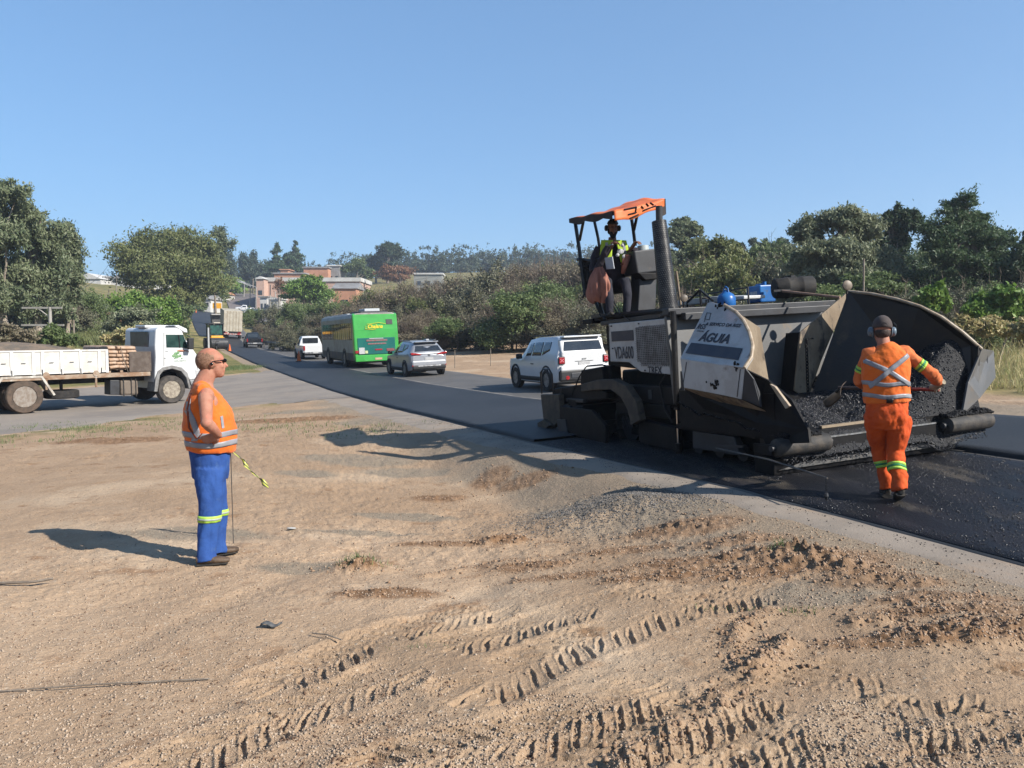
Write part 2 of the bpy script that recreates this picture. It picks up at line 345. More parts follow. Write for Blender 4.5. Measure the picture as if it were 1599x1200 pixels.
    left = np.where((~ins) & (p < -.6) & ((y > 27.5 + 0*x) | (x < -20)) & ((y - 27)*1.0 > (x+12)*.0 - 200*(x > -7)), 1., 0) * np.where(y > 30 + (x+20)*-.7*(x < -12), 1, 0)
    left = np.where((~ins) & (p < -.8) & (line_dist(x, y, SIDE_FAR)[0] < line_dist(x, y, SIDE_NEAR)[0] + 3) & (s > 26), sstep(0, .8, dd), 0.)
    grass = np.clip(np.maximum.reduce([right*.9, far_r, farm, bord, left, sstep(120, 160, r)*np.ones(np.shape(x))]), 0, 1)
    pale = (1 - sstep(-2.8, 1.2, x + (fbm(x, y, .6, 3, 25)-.5)*4)) * (1 - sstep(6.5, 10, y + (n1-.5)*6)); return h * flat, np.stack([gv, grass, dark, pale], -1)
_hc = {}
def hitc(c):
    if c not in _hc: _hc[c] = hit(*c)
    return _hc[c]
def GH(x, y): return G(x, y) + relief(x, y)[0]
def gh(x, y): return float(GH(np.array([x]), np.array([y]))[0])

def build_terrain():
    rr = np.concatenate([np.linspace(.35, 2.1, 8)[:-1], 1/np.linspace(1/2.1, 1/15., 560)[:-1], 1/np.linspace(1/15., 1/70., 170)[:-1], np.exp(np.linspace(math.log(70), math.log(1250), 115))])
    az = np.concatenate([np.linspace(-180, -40, 40)[:-1], np.linspace(-40, 40, 1000), np.linspace(40, 180, 40)[1:-1]])
    A, Rr = np.meshgrid(np.radians(az), rr); X = Rr*np.sin(A); Y = Rr*np.cos(A); Z0 = G(X, Y); h, zone = relief(X, Y)
    s, p = sp(X, Y); ins, dd = side_w(X, Y)
    under = np.maximum(sstep(-.12, .25, p)*(1 - sstep(6.9, 7.25, p))*(s < 204)*(s > -16), np.where(ins, sstep(.1, .7, dd), 0))
    Z = Z0 + h - .06*under; nr, na = X.shape; V = np.stack([X, Y, Z], -1).reshape(-1, 3)
    V = np.vstack([V, [[0, 0, g(0, 0)]]])
    i, j = np.meshgrid(np.arange(nr-1), np.arange(na), indexing='ij'); j2 = (j+1) % na
    Fq = np.stack([i*na+j, i*na+j2, (i+1)*na+j2, (i+1)*na+j], -1).reshape(-1, 4)[:, ::-1]
    zn = np.vstack([zone.reshape(-1, 4), [[0, 0, 0, .5]]])
    m = bpy.data.materials.new('soil'); m.use_nodes = True; t = m.node_tree; N = t.nodes; L = t.links; b = N['Principled BSDF']; b.inputs['Roughness'].default_value = .95; b.inputs['Specular IOR Level'].default_value = .25
    at = N.new('ShaderNodeAttribute'); at.attribute_name = 'zone'; sep = N.new('ShaderNodeSeparateColor'); L.new(at.outputs['Color'], sep.inputs[0])
    ge = N.new('ShaderNodeNewGeometry')
    def ns(sc, det=5, rg=.6):
        n = N.new('ShaderNodeTexNoise'); n.inputs['Scale'].default_value = sc; n.inputs['Detail'].default_value = det; n.inputs['Roughness'].default_value = rg; L.new(ge.outputs['Position'], n.inputs['Vector']); return n.outputs['Fac']
    def rp(f, a, c, o0=0., o1=1.):
        r = N.new('ShaderNodeMapRange'); r.interpolation_type = 'SMOOTHSTEP'; r.inputs[1].default_value = a; r.inputs[2].default_value = c; r.inputs[3].default_value = o0; r.inputs[4].default_value = o1; L.new(f, r.inputs[0]); return r.outputs[0]
    def mix(f, a, c, bt='MIX'):
        x = N.new('ShaderNodeMix'); x.data_type = 'RGBA'; x.blend_type = bt
        if isinstance(f, float): x.inputs[0].default_value = f
        else: L.new(f, x.inputs[0])
        for k, q in ((6, a), (7, c)):
            if isinstance(q, tuple): x.inputs[k].default_value = (*q, 1)
            else: L.new(q, x.inputs[k])
        return x.outputs[2]
    sand = mix(rp(ns(.9), .38, .62), (0.289, 0.200, 0.125), (0.255, 0.173, 0.106))
    sand = mix(rp(ns(.35, 4), .5, .66), sand, (0.344, 0.256, 0.171))
    sand = mix(rp(ns(2.6, 6), .56, .72), sand, (0.200, 0.120, 0.066))
    sand = mix(rp(ns(38, 3), .58, .74), sand, (0.389, 0.309, 0.223))
    sand = mix(rp(ns(30, 3), .6, .75), sand, (0.144, 0.093, 0.057))
    grey = mix(rp(ns(60, 3), .42, .62), (0.139, 0.117, 0.088), (0.222, 0.184, 0.135)); grey = mix(rp(ns(3), .45, .65), grey, (0.200, 0.160, 0.117))
    dark = mix(rp(ns(9, 5), .4, .65), (0.144, 0.080, 0.040), (0.222, 0.138, 0.081))
    gr = mix(rp(ns(.16, 5), .4, .6), (0.111, 0.101, 0.029), (0.200, 0.155, 0.062)); gr = mix(rp(ns(.9, 5), .45, .65), gr, (0.055, 0.070, 0.017)); gr = mix(rp(ns(5, 5), .5, .7), gr, (0.167, 0.133, 0.062))
    pal = N.new('ShaderNodeMix'); pal.data_type = 'RGBA'; pal.blend_type = 'MULTIPLY'; pal.inputs[0].default_value = 1; L.new(sand, pal.inputs[6]); L.new(mix(at.outputs['Alpha'], (.97, .97, .98), (1.18, 1.21, 1.27)), pal.inputs[7]); sand = pal.outputs[2]
    c = mix(sep.outputs[2], sand, dark); c = mix(sep.outputs[0], c, grey); c = mix(sep.outputs[1], c, gr); L.new(c, b.inputs['Base Color'])
    bp = N.new('ShaderNodeBump'); bp.inputs['Distance'].default_value = .02; bp.inputs['Strength'].default_value = .75; L.new(ns(45, 6, .7), bp.inputs['Height'])
    bp2 = N.new('ShaderNodeBump'); bp2.inputs['Distance'].default_value = .05; bp2.inputs['Strength'].default_value = .6; L.new(ns(8, 6, .7), bp2.inputs['Height']); L.new(bp.outputs[0], bp2.inputs['Normal']); L.new(bp2.outputs[0], b.inputs['Normal'])
    o = raw_mesh('ground', V, Fq, m, smooth=True, attr={'zone': zn}); tag(o, kind='structure', label='sandy dirt ground with tyre marks rising to grassy hills'); return o
build_terrain()

# ================================================================ road sheets
def sheet(name, S, P0, P1, npn, off, mat, kind='structure', label=None, edge=.0, seed=0, thick=0.05, curve=None, taper=0):
    S = np.asarray(S, float); n = len(S); p0 = np.interp(S, *P0) if isinstance(P0, tuple) else np.full(n, P0); p1 = np.interp(S, *P1) if isinstance(P1, tuple) else np.full(n, P1)
    e0 = (fbm(S, S*0, 1.5, 4, seed)-.5)*edge; e1 = (fbm(S, S*0+50, 1.5, 4, seed)-.5)*edge
    T = np.linspace(0, 1, npn+1); Pp = (p0+e0)[:, None]*(1-T) + (p1+e1)[:, None]*T; SS = np.repeat(S[:, None], npn+1, 1)
    if curve: X, Y = curve(SS, Pp)
    else: X, Y = xy(SS, Pp)
    Z = G(X, Y) + off
    if taper: Z = Z - .06*(1 - sstep(0, taper, T))[None, :] + relief(X, Y)[0]*.6*(1-T)[None, :]
    V = np.stack([X, Y, Z], -1)
    skl = V[:, :1].copy(); skl[..., 2] -= thick; skr = V[:, -1:].copy(); skr[..., 2] -= thick; V = np.concatenate([skl, V, skr], 1); m = npn+3; V = V.reshape(-1, 3)
    i, j = np.meshgrid(np.arange(n-1), np.arange(m-1), indexing='ij'); Fq = np.stack([i*m+j, i*m+j+1, (i+1)*m+j+1, (i+1)*m+j], -1).reshape(-1, 4)
    o = raw_mesh(name, V, Fq, mat, smooth=False); tag(o, label, kind=kind); return o
m_new = M('new_asphalt', (.030, .034, .040), (.044, .048, .055), sc=.35, rough=.62, bump=.005, bsc=190, c3=(.03, .031, .036), c3sc=120, c3lo=.5, c3hi=.6, spec=.25, stretch=(1, .6, 1))
m_lane = M('older_asphalt', (.125, .12, .115), (.16, .15, .14), sc=.5, rough=.75, bump=.004, bsc=150, c3=(.16, .145, .13), c3sc=.9, c3lo=.55, c3hi=.75)
m_raw = M('loose_asphalt', (.010, .011, .015), (.02, .02, .026), sc=2., rough=.42, rough2=.6, bump=.02, bsc=70, c3=(.10, .085, .068), c3sc=1.8, c3lo=.53, c3hi=.68, spec=.2, stretch=(1.1, .35, 1))
m_side = M('worn_asphalt', (.34, .295, .25), (.27, .235, .205), sc=.35, rough=.9, bump=.004, bsc=110, c3=(.36, .30, .245), c3sc=1.2, c3lo=.5, c3hi=.7)
m_shoulder = M('cement_shoulder', (.38, .32, .26), (.29, .245, .20), sc=1.4, rough=.9, bump=.006, bsc=70, c3=(.40, .30, .215), c3sc=.9, c3lo=.5, c3hi=.7)
S1 = np.concatenate([np.linspace(-14, 20, 240), np.linspace(20.3, 206, 250)])
sheet('road_shoulder', S1[S1 < 27], ([-14, 0, 4, 12, 22, 27], [-.75, -.72, -.85, -1.35, -1.8, -2.4]), ([0, 1], [.1, .1]), 16, .010, m_shoulder, edge=.34, seed=3, thick=.03, taper=.5)
sheet('old_road_base', S1, -.05, 7.25, 26, .014, m_lane, edge=.06, seed=5, thick=.05)
sheet('lane_joint', S1[(S1 > 3) & (S1 < 120)], 3.58, 3.86, 4, .030, M('dusty_joint', (.27, .25, .225), (.16, .15, .14), sc=2, rough=.9), edge=.16, seed=15, thick=.03)
SQ = 8.0                                # where the screed has laid the mat up to
sheet('new_asphalt_mat', S1[S1 > SQ], ([0, 110, 150, 206], [0, 0, -1.6, -2.4]), 3.62, 20, .062, m_new, edge=.07, seed=8, thick=.075)
sheet('tack_coated_lane', S1[S1 <= SQ], .0, 3.5, 20, .022, m_raw, edge=.05, seed=8, thick=.03)
sheet('far_lane', S1[S1 < 13], 3.62, 7.1, 12, .064, m_new, edge=.03, seed=12, thick=.07)
# side road
def side_sheet():
    def res(pts, n):
        pts = np.array(pts); d = np.r_[0, np.cumsum(np.hypot(*np.diff(pts, axis=0).T))]; t = np.linspace(0, d[-1], n); return np.stack([np.interp(t, d, pts[:, 0]), np.interp(t, d, pts[:, 1])], -1)
    n = 220; a = res(SIDE_NEAR + [xy(25, -.3)], n); b = res(SIDE_FAR, n); m = 40
    jit = (fbm(np.arange(n)*.1, np.zeros(n), 2.5, 4, 4)-.5)*.8; a[:, 0] += jit*.6; a[:, 1] -= jit*.6
    T = np.linspace(0, 1, m)[None, :, None]; Q = a[:, None]*(1-T) + b[:, None]*T; X, Y = Q[..., 0], Q[..., 1]; s, p = sp(X, Y)
    Z = G(X, Y) + .012; edge = np.minimum(T[..., 0], 1-T[..., 0])*m; Z = Z - .05*(edge < .5)
    V = np.stack([X, Y, Z], -1).reshape(-1, 3); i, j = np.meshgrid(np.arange(n-1), np.arange(m-1), indexing='ij')
    Fq = np.stack([i*m+j, i*m+j+1, (i+1)*m+j+1, (i+1)*m+j], -1).reshape(-1, 4)[:, ::-1]
    tag(raw_mesh('side_road', V, Fq, m_side, smooth=True), 'worn grey side road joining the highway', kind='structure')
    # apron between side road and the new mat
    SS = np.linspace(22, 44, 60)
    sheet('side_apron', SS, ([22, 25, 30, 36, 41, 44], [-2.6, -4.2, -5.2, -4.2, -1.8, -.6]), ([0, 1], [.1, .1]), 24, .019, m_side, edge=.3, seed=9, thick=.04, taper=.35)
side_sheet()
# ================================================================ asphalt paver
th = R(21.); PX_ = Vector((math.sin(th), -math.cos(th), .05)).normalized(); PY_ = Vector((math.cos(th), math.sin(th), .055)); PZ_ = PX_.cross(PY_).normalized(); PY_ = PZ_.cross(PX_)
PO = Vector((4.4, 9.1, .10)); PM = Matrix.Identity(4)
for i in range(3): PM[i][0] = PX_[i]; PM[i][1] = PY_[i]; PM[i][2] = PZ_[i]; PM[i][3] = PO[i]
PI_ = PM.inverted(); CO_ = PI_ @ Vector((0, 0, CZ))
def PP(px, py, n, c):                # sight line meets the plane n.X=c of the machine
    d = PI_ @ P(px, py, 10) - CO_; n = Vector(n); return CO_ + d*((c - n.dot(CO_))/n.dot(d))
def PY(px, py, y): return PP(px, py, (0, 1, 0), y)
def PXL(px, py, t): return PP(px, py, (1, 0, 0), -t)
m_pw = M('paver_white', (.56, .57, .57), (.46, .46, .45), sc=3, rough=.42, c3=(.16, .11, .07), c3sc=2.6, c3lo=.62, c3hi=.74, coat=.2, bump=.001, bsc=30)
m_blk = M('tarred_steel', (.010, .010, .012), (.018, .017, .017), sc=4, rough=.55, bump=.004, bsc=30, c3=(.045, .036, .028), c3sc=3, c3lo=.62, c3hi=.8, spec=.1)
m_gry = M('machine_grey', (.05, .053, .06), (.035, .036, .04), sc=3, rough=.5, c3=(.10, .08, .065), c3sc=5, c3lo=.6, c3hi=.75, bump=.001, bsc=40)
m_wall = M('worn_hopper_steel', (.15, .15, .15), (.20, .19, .18), sc=1.2, rough=.42, metal=.3, c3=(.30, .20, .11), c3sc=2.2, c3lo=.62, c3hi=.8, bump=.001, bsc=50)
m_tan = M('mix_stained_steel', (.36, .28, .19), (.27, .20, .13), sc=4, rough=.6, c3=(.10, .08, .065), c3sc=6, c3lo=.52, c3hi=.66, bump=.004, bsc=40, stretch=(1, 1, .5))
m_inner = M('tar_coated_inside', (.03, .03, .032), (.05, .042, .035), sc=3, rough=.5, c3=(.13, .09, .06), c3sc=2, c3lo=.6, c3hi=.8, bump=.003, bsc=30)
m_rim = M('scraped_edge', (.55, .45, .33), (.4, .3, .2), sc=12, rough=.5, bump=.002)
m_arm = M('dusty_ochre_paint', (.11, .088, .064), (.065, .052, .042), sc=4, rough=.7, c3=(.03, .028, .026), c3sc=7, bump=.002)
m_dk = M('black_paint', (.012, .012, .014), (.03, .028, .026), sc=8, rough=.4)
m_rub = M('black_rubber', (.02, .02, .021), (.04, .036, .032), sc=8, rough=.8, bump=.002)
m_txt = M('dark_lettering', (.035, .04, .06), (.08, .085, .1), sc=30, rough=.5, lo=.5, hi=.75)
m_navy = M('navy_stripe', (.028, .035, .06), (.045, .05, .07), sc=6, rough=.45)
m_chr = M('bright_rod', (.75, .75, .75), rough=.2, metal=1.)
m_str = M('worn_bright_steel', (.55, .55, .55), (.3, .28, .25), sc=12, rough=.3, metal=.8)
m_org = M('orange_tarpaulin', (.85, .21, .055), (.72, .15, .04), sc=3, rough=.55, bump=.006, bsc=9, c3=(.35, .12, .06), c3sc=4, c3lo=.62, c3hi=.72)
m_glass = M('dark_glass', (.02, .028, .035), rough=.06, spec=.8)
pv = bpy.data.objects.new('asphalt_paver', None); col.objects.link(pv); pv.matrix_world = PM
tag(pv, 'large white and black asphalt paver with an orange canopy laying the road', 'paver')
def outline(pts, y): return [(q.x, q.z) for q in (PY(a, b, y) for a, b in pts)]
# --- chassis, tracks
for s_ in (-1, 1):
    b = MB(); yc = s_*1.08; pr = []
    def trk(u):                      # closed track outline, x-z
        L_ = 3.3; r = .33; x1 = -.55; x0 = x1-L_; per = 2*L_ + 2*math.pi*r; q = (u % 1)*per
        if q < L_: return x0+q, 0.02, (0, -1)
        q -= L_
        if q < math.pi*r: a = -math.pi/2 + q/r; return x1+r*math.cos(a), .02+r+r*math.sin(a), (math.cos(a), math.sin(a))
        q -= math.pi*r
        if q < L_: return x1-q, .02+2*r, (0, 1)
        q -= L_; a = math.pi/2 + q/r; return x0+r*math.cos(a), .02+r+r*math.sin(a), (math.cos(a), math.sin(a))
    tr = MB(); N_ = 54
    for k in range(N_):
        x, z, nn = trk(k/N_); tr.box((x, yc, z), (.13, .34, .045), (0, 90-math.degrees(math.atan2(nn[1], nn[0])), 0))
    track = tr.build('track', m_rub, pv, bevel=.006)
    b.box((-2.2, yc, .36), (3.3, .2, .36)); b.build('track_frame', m_blk, track, bevel=.02)
    for x in (-.55, -3.85):
        w = MB(); w.lathe([(0, -.12), (.12, -.12), (.12, -.09), (.28, -.09), (.28, .09), (.12, .09), (0, .12)], (x, yc, .35), (0, 1, 0)); w.build('track_wheel', m_gry, track, smooth=True)
    for k in range(6):
        w = MB(); w.cyl((-1.0-k*.48, yc-.13, .17), (-1.0-k*.48, yc+.13, .17), .12, n=16); w.build('track_roller', m_gry, track, smooth=True)
b = MB(); b.prism([(-.5, .25), (-4.6, .25), (-4.75, .5), (-4.6, 1.2), (-2.3, 1.22), (-2.15, .9), (-.6, .5)], -.85, .85); b.build('chassis', m_blk, pv, bevel=.03)
b = MB(); b.box((-2.9, -1.24, .86), (2.6, .2, .26)); b.box((-1.6, -1.3, .68), (1.2, .1, .34)); b.box((-3.2, -1.27, .62), (1.6, .14, .2)); b.box((-4.3, -1.2, 1.05), (.25, .2, .5)); b.build('running_board', m_blk, pv, bevel=.015)
b = MB(); b.prism(outline([(1085, 672), (1150, 682), (1160, 712), (1085, 700)], -1.36), -1.40, -1.30); b.build('tool_box', m_gry, pv, bevel=.015)
b = MB(); b.prism(outline([(1003, 655), (1060, 668), (1062, 705), (1003, 690)], -1.36), -1.42, -1.3); b.build('tool_box', m_blk, pv, bevel=.015)
# --- engine housing behind the white panel
b = MB(); b.prism([(-2.5, 1.17), (-4.4, 1.3), (-4.4, 1.96), (-2.45, 1.96)], -1.22, 1.25); hous = b.build('engine_housing', m_blk, pv, bevel=.02)
b = MB(); b.prism([(-2.0, 1.9), (-2.62, 1.97), (-4.5, 1.97), (-4.5, 2.04), (-2.6, 2.05), (-2.0, 2.0)], -1.26, 1.28); b.build('deck', m_gry, pv, bevel=.01)
pan = outline([(952, 506), (1050, 496.5), (1056, 586), (1003, 581), (994, 574), (984, 566), (955, 565)], -1.3)
b = MB(); b.prism(pan, -1.325, -1.25); panel = b.build('side_panel', m_pw, pv, bevel=.012)
A_ = PY(952, 506, -1.328); B_ = PY(1050, 496.5, -1.328); C_ = PY(1056, 586, -1.328)
def on_panel(u, v):                 # u along 0..1, v down 0..1
    D_ = C_ + (A_ - B_); return A_*(1-u)*(1-v) + B_*u*(1-v) + C_*u*v + D_*(1-u)*v
UX = (B_ - A_).normalized(); UZ = (B_ - C_).normalized()
def panel_quad(name, u0, v0, u1, v1, mat, lift=.0):
    q = MB(); y = -1.331-lift; vs_ = [on_panel(u0, v0), on_panel(u1, v0), on_panel(u1, v1), on_panel(u0, v1)]; q.prism([(a.x, a.z) for a in vs_], y-.003, y); return q.build(name, mat, panel)
panel_quad('stripe', .02, .16, .40, .36, m_navy)
lettering('VDA600', .27, m_txt, panel, basis(on_panel(.222, .60) + Vector((0, -.006, 0)), UX, UZ), sx=.62, bold=.002)
lettering('TREX', .15, m_txt, panel, basis(on_panel(.70, .93) + Vector((0, -.006, 0)), UX, UZ), sx=1.05, bold=.003)
q = MB(); g0, g1 = (.44, .12), (.97, .83)
qd = [on_panel(g0[0], g0[1]), on_panel(g1[0], g0[1]), on_panel(g1[0], g1[1]-.04), on_panel(g1[0]-.06, g1[1]), on_panel(g0[0]+.08, g1[1]), on_panel(g0[0], g1[1]-.14)]
q.prism([(a.x, a.z) for a in qd], -1.332, -1.33); grl = q.build('grille', m_dk, panel)
q = MB()
for i in range(20):
    u = g0[0] + (g1[0]-g0[0])*(i+.5)/20
    q.box(on_panel(u, (g0[1]+g1[1])/2 - (.03 if i < 2 else 0)) + Vector((0, -.008, 0)), (.012, .008, (.60 if 1 < i < 18 else .52)))
for j in range(21):
    v = g0[1] + (g1[1]-g0[1])*(j+.5)/21; q.box(on_panel((g0[0]+g1[0])/2, v) + Vector((0, -.012, 0)), (.98 if j < 18 else .82, .006, .009))
q.build('grille_bars', M('grille_grey', (.36, .36, .36), (.22, .21, .2), sc=6, rough=.5), grl)
# --- hopper
m_wing = m_pw; KZ, KT = 1.30, .85    # crease height; lean of the upper plate
nN = (0, 1, -KT); cN = -1.7 - KT*KZ; nF = (0, 1, KT); cF = 1.7 + KT*KZ
arcN = [PP(a, b_, nN, cN) for a, b_ in [(1062, 560), (1105, 473), (1112, 472), (1132, 477), (1150, 488), (1162, 502), (1171, 520), (1176, 540), (1174, 558), (1163, 575)]]
b = MB(); n_ = len(arcN); th_ = Vector(nN).normalized()*.03
b.add(list(arcN) + [v + th_ for v in arcN], [tuple(range(n_)), tuple(range(2*n_-1, n_-1, -1))] + [(i, i+n_, (i+1) % n_+n_, (i+1) % n_) for i in range(n_)])
wing = b.build('hopper_wing', m_wing, pv, bevel=.006); wing['label'] = 'white outer hopper wing with dark lettering'
b = MB(); b.tube([v - th_*.2 for v in arcN[3:]], .022, n=8); b.build('wing_rim', m_rim, wing, smooth=True)
low = [(1062, 560), (1163, 575), (1157, 624), (1130, 618), (1068, 606)]
b = MB(); b.prism(outline(low, -1.7), -1.70, -1.67); b.build('lower_wing', m_wing, wing, bevel=.006)
b = MB(); e0 = [PY(1068, 606, -1.7), PY(1157, 624, -1.7), PY(1194, 641, -1.62), PY(1105, 622, -1.55)]; e1 = [v + Vector((0, .02, -.02)) for v in e0]
b.add(e0+e1, [(0,1,2,3),(7,6,5,4),(0,4,5,1),(1,5,6,2),(2,6,7,3),(3,7,4,0)]); b.build('wing_skirt', m_tan, wing)
b = MB(); e0 = [PY(1163, 575, -1.7), PY(1176, 592, -1.66), PY(1184, 612, -1.6), PY(1188, 636, -1.6), PY(1157, 624, -1.69)]; e1 = [v + Vector((0, .02, 0)) for v in e0]
b.add(e0+e1, [(0,1,2,3,4),(9,8,7,6,5)] + [(i, i+5, (i+1)%5+5, (i+1)%5) for i in range(5)]); b.build('corner_plate', m_gry, wing, bevel=.004)
wn = Vector(nN).normalized(); WX = (arcN[9]-arcN[0]).normalized(); WY = wn.cross(WX); WY = -WY if WY.z < 0 else WY
def wing_at(px, py): return PP(px, py, nN, cN) - wn*.006
def wtext(t, px, py, size, sx=1, bold=0, name='lettering', sh=0): lettering(t, size, m_txt, wing, basis(wing_at(px, py), WX, WY), sx=sx, bold=bold, name=name, shear=sh)
wtext('ÁGUIA', 1117, 529, .185, 1.2, .006, sh=-.12); wtext('A SERVIÇO DA RGS', 1129, 508, .068, 1.35, .001, sh=-.1); wtext('RGS', 1096, 511, .12, .95, .001)
wtext('CONSTR.', 1094, 518, .03, 1.4)
b = MB()
for (x0, y0, x1, y1) in [(1104,489,1111,490),(1110,490,1108,500),(1108,500,1101,499),(1101,499,1102,494),(1104,489,1100,503)]: b.tube([wing_at(x0, y0), wing_at(x1, y1)], .0035, n=5)
b.build('emblem', m_txt, wing)
b = MB(); sq = [wing_at(1080, 536), wing_at(1160, 545), wing_at(1153, 563), wing_at(1071, 552)]; b.add(sq+[v - wn*.004 for v in sq], [(0,1,2,3),(7,6,5,4),(0,4,5,1),(1,5,6,2),(2,6,7,3),(3,7,4,0)]); b.build('stripe', m_navy, wing)
b = MB(); rs = np.random.RandomState(3)
for (cx, cy, k) in [(1128, 480, 16), (1116, 600, 14), (1150, 571, 9)]:
    for i in range(k):
        a, c = cx + rs.randn()*4.5, cy + rs.randn()*3.2; v = wing_at(a, c) if cy < 560 else PY(a, c, -1.705); b.ell(v, (.012+rs.rand()*.014, .003, .012+rs.rand()*.02), n=6, m=4)
b.build('tar_spots', m_blk, wing)['kind'] = 'stuff'
# rear flap near side and far side
def flapmesh(name, pts, t, mat, par, thick=.03):
    q = MB(); v0 = [PXL(a, b_, t) for a, b_ in pts]; q.prism([(v.y, v.z) for v in v0], -t-thick, -t, ax='x'); return q.build(name, mat, par, bevel=.004)
flapmesh('rear_flap', [(1140, 480), (1166, 498), (1187, 512), (1192, 545), (1201, 597), (1225, 640), (1130, 640)], 1.62, m_tan, wing)
arcF = [PP(a, b_, nF, cF) for a, b_ in [(1325, 455), (1362, 459), (1400, 467), (1436, 478), (1470, 495), (1503, 519), (1533, 545)]]
base = [Vector((-.1, 1.7, KZ)), Vector((arcF[0].x, 1.7, KZ))]
b = MB(); V_ = list(arcF) + [Vector((arcF[-1].x, 1.7, KZ)), Vector((arcF[0].x, 1.7, KZ))]; n_ = len(V_); tf = Vector(nF).normalized()*.03
b.add(V_ + [v + tf for v in V_], [tuple(range(n_)), tuple(range(2*n_-1, n_-1, -1))] + [(i, i+n_, (i+1) % n_+n_, (i+1) % n_) for i in range(n_)])
fw = b.build('hopper_wing', m_inner, pv); fw['label'] = 'far tar-blackened hopper wing standing raised'
b = MB(); b.prism([(arcF[0].x, .4), (arcF[0].x, KZ), (arcF[-1].x, KZ), (-.05, .55)], 1.68, 1.72); b.build('lower_wing', m_inner, fw)
b = MB(); b.tube([v - tf*.1 for v in arcF], .02, n=8); b.build('wing_rim', m_rim, fw, smooth=True)
flapmesh('rear_flap', [(1326, 455), (1305, 510), (1282, 565), (1268, 605), (1263, 626), (1241, 610), (1250, 519)], 1.66, m_tan, fw)
q = MB(); v0 = [PXL(a, c, 1.70) for a, c in [(1250, 519), (1241, 612), (1252, 622), (1258, 520)]]; q.prism([(v.y, v.z) for v in v0], -2.0, -1.70, ax='x'); q.build('flap_side', m_blk, fw)
q = MB(); i0 = [arcF[0] + Vector((.02, -.02, 0)), PXL(1264, 626, 1.62), Vector((-.75, 1.32, .5)), Vector((-.02, 1.55, .42)), Vector((-.06, 1.66, KZ)), arcF[3] + Vector((0, -.03, -.03))]; i1 = [v + Vector((0, .02, -.01)) for v in i0]; cc_ = sum(i0, Vector())/6
q.add(i0 + [cc_] + i1, [(i, (i+1) % 6, 6) for i in range(6)] + [(i, i+7, (i+1) % 6+7, (i+1) % 6) for i in range(6)]); q.build('inner_slope', m_inner, fw)
# front corner plate of far wing, lit
q = MB(); e0 = [PP(1534, 545, (1,0,0), .02), PP(1552, 548, (1,0,0), -.2), PP(1555, 590, (1,0,0), -.15), PP(1530, 622, (1,0,0), .06), PP(1503, 648, (1,0,0), .10), PP(1512, 598, (1,0,0), .08)]
e1 = [v + Vector((-.03, 0, 0)) for v in e0]; q.add(e0+e1, [(0,1,2,3,4,5),(11,10,9,8,7,6)] + [(i, i+6, (i+1)%6+6, (i+1)%6) for i in range(6)]); q.build('corner_plate', m_wall, fw, bevel=.004)
q = MB(); [q.tube([PP(a, c, (1,0,0), -.12), PP(d, e, (1,0,0), -.12)], .012, n=6) for a, c, d, e in [(1541,552,1541,585)]]; q.build('corner_hinge', m_gry, fw)
# dark apron along the near side down to the push roller
q = MB(); e0 = [PY(1163, 577, -1.62), PY(1200, 595, -1.45), PY(1236, 625, -1.4), PY(1262, 672, -1.42), PY(1264, 692, -1.45), PY(1196, 694, -1.5), PY(1180, 660, -1.52), PY(1100, 640, -1.5), PY(1070, 608, -1.6)]
k_ = len(e0); e1 = [v + Vector((0, .03, 0)) for v in e0]; q.add(e0+e1, [tuple(range(k_)), tuple(range(2*k_-1, k_-1, -1))] + [(i, i+k_, (i+1)%k_+k_, (i+1)%k_) for i in range(k_)]); q.build('hopper_apron', m_blk, pv)
q = MB(); e0 = [PY(1203, 600, -1.47), PY(1212, 604, -1.46), PY(1237, 634, -1.44), PY(1231, 638, -1.44)]; q.prism([(v.x, v.z) for v in e0], -1.48, -1.45); q.build('apron_edge', m_rim, pv)
# hopper back wall, floor, sides
q = MB(); q.box((-2.16, 0, 1.35), (.06, 2.9, 1.25), (0, -5, 0)); q.build('back_wall', m_wall, pv, bevel=.01)
q = MB(); q.box((-2.17, 0, 2.03), (.16, 2.94, .09)); q.build('wall_cap', m_gry, pv, bevel=.01)
q = MB(); q.box((-1.05, 0, .45), (2.1, 2.9, .06)); q.box((-1.0, -1.45, .7), (1.9, .04, .5)); q.box((-1.0, 1.6, .62), (1.9, .04, .5)); q.build('hopper_floor', m_blk, pv)
# bumper, push rollers
q = MB(); q.box((.02, 0, .33), (.10, 1.7, .16)); q.build('push_bar', m_blk, pv, bevel=.01)
q = MB(); q.box((.068, 0, .405), (.03, 1.68, .018)); q.build('push_bar_edge', m_str, pv)
q = MB(); q.box((-.1, .1, .50), (.04, 1.75, .03)); q.build('apron_lip', m_tan, pv)
q = MB(); q.prism([(-.35, .03), (-.02, .03), (.0, .22), (-.35, .28)], -1.55, 1.25); q.build('truck_hitch', m_blk, pv, bevel=.01)
q = MB(); q.prism([(-1.1, .155), (1.35, .155), (1.2, .10), (-1.5, .09)], .004, .014, ax='x'); q.build('scraper', m_wall, pv)
for y0, y1 in ((-1.62, -.87), (.97, 1.72)):
    q = MB(); q.lathe([(0, 0), (.07, 0), (.10, .02), (.105, .06), (.105, .69), (.10, .73), (.07, .75), (0, .75)], (.10, y0, .36), (0, 1, 0), 28); rl = q.build('push_roller', M('muddy_roller', (.035, .034, .034), (.085, .072, .06), sc=9, rough=.7, bump=.006, bsc=30), pv, smooth=True)
    q = MB(); q.cyl((.1, y0-.05, .36), (.1, y1+.05, .36), .035); q.build('roller_pin', m_gry, rl, smooth=True)
    for yb in (y0-.03, y1+.03): q = MB(); q.box((-.05, yb, .34), (.3, .03, .12)); q.build('bracket', m_blk, rl, bevel=.008)
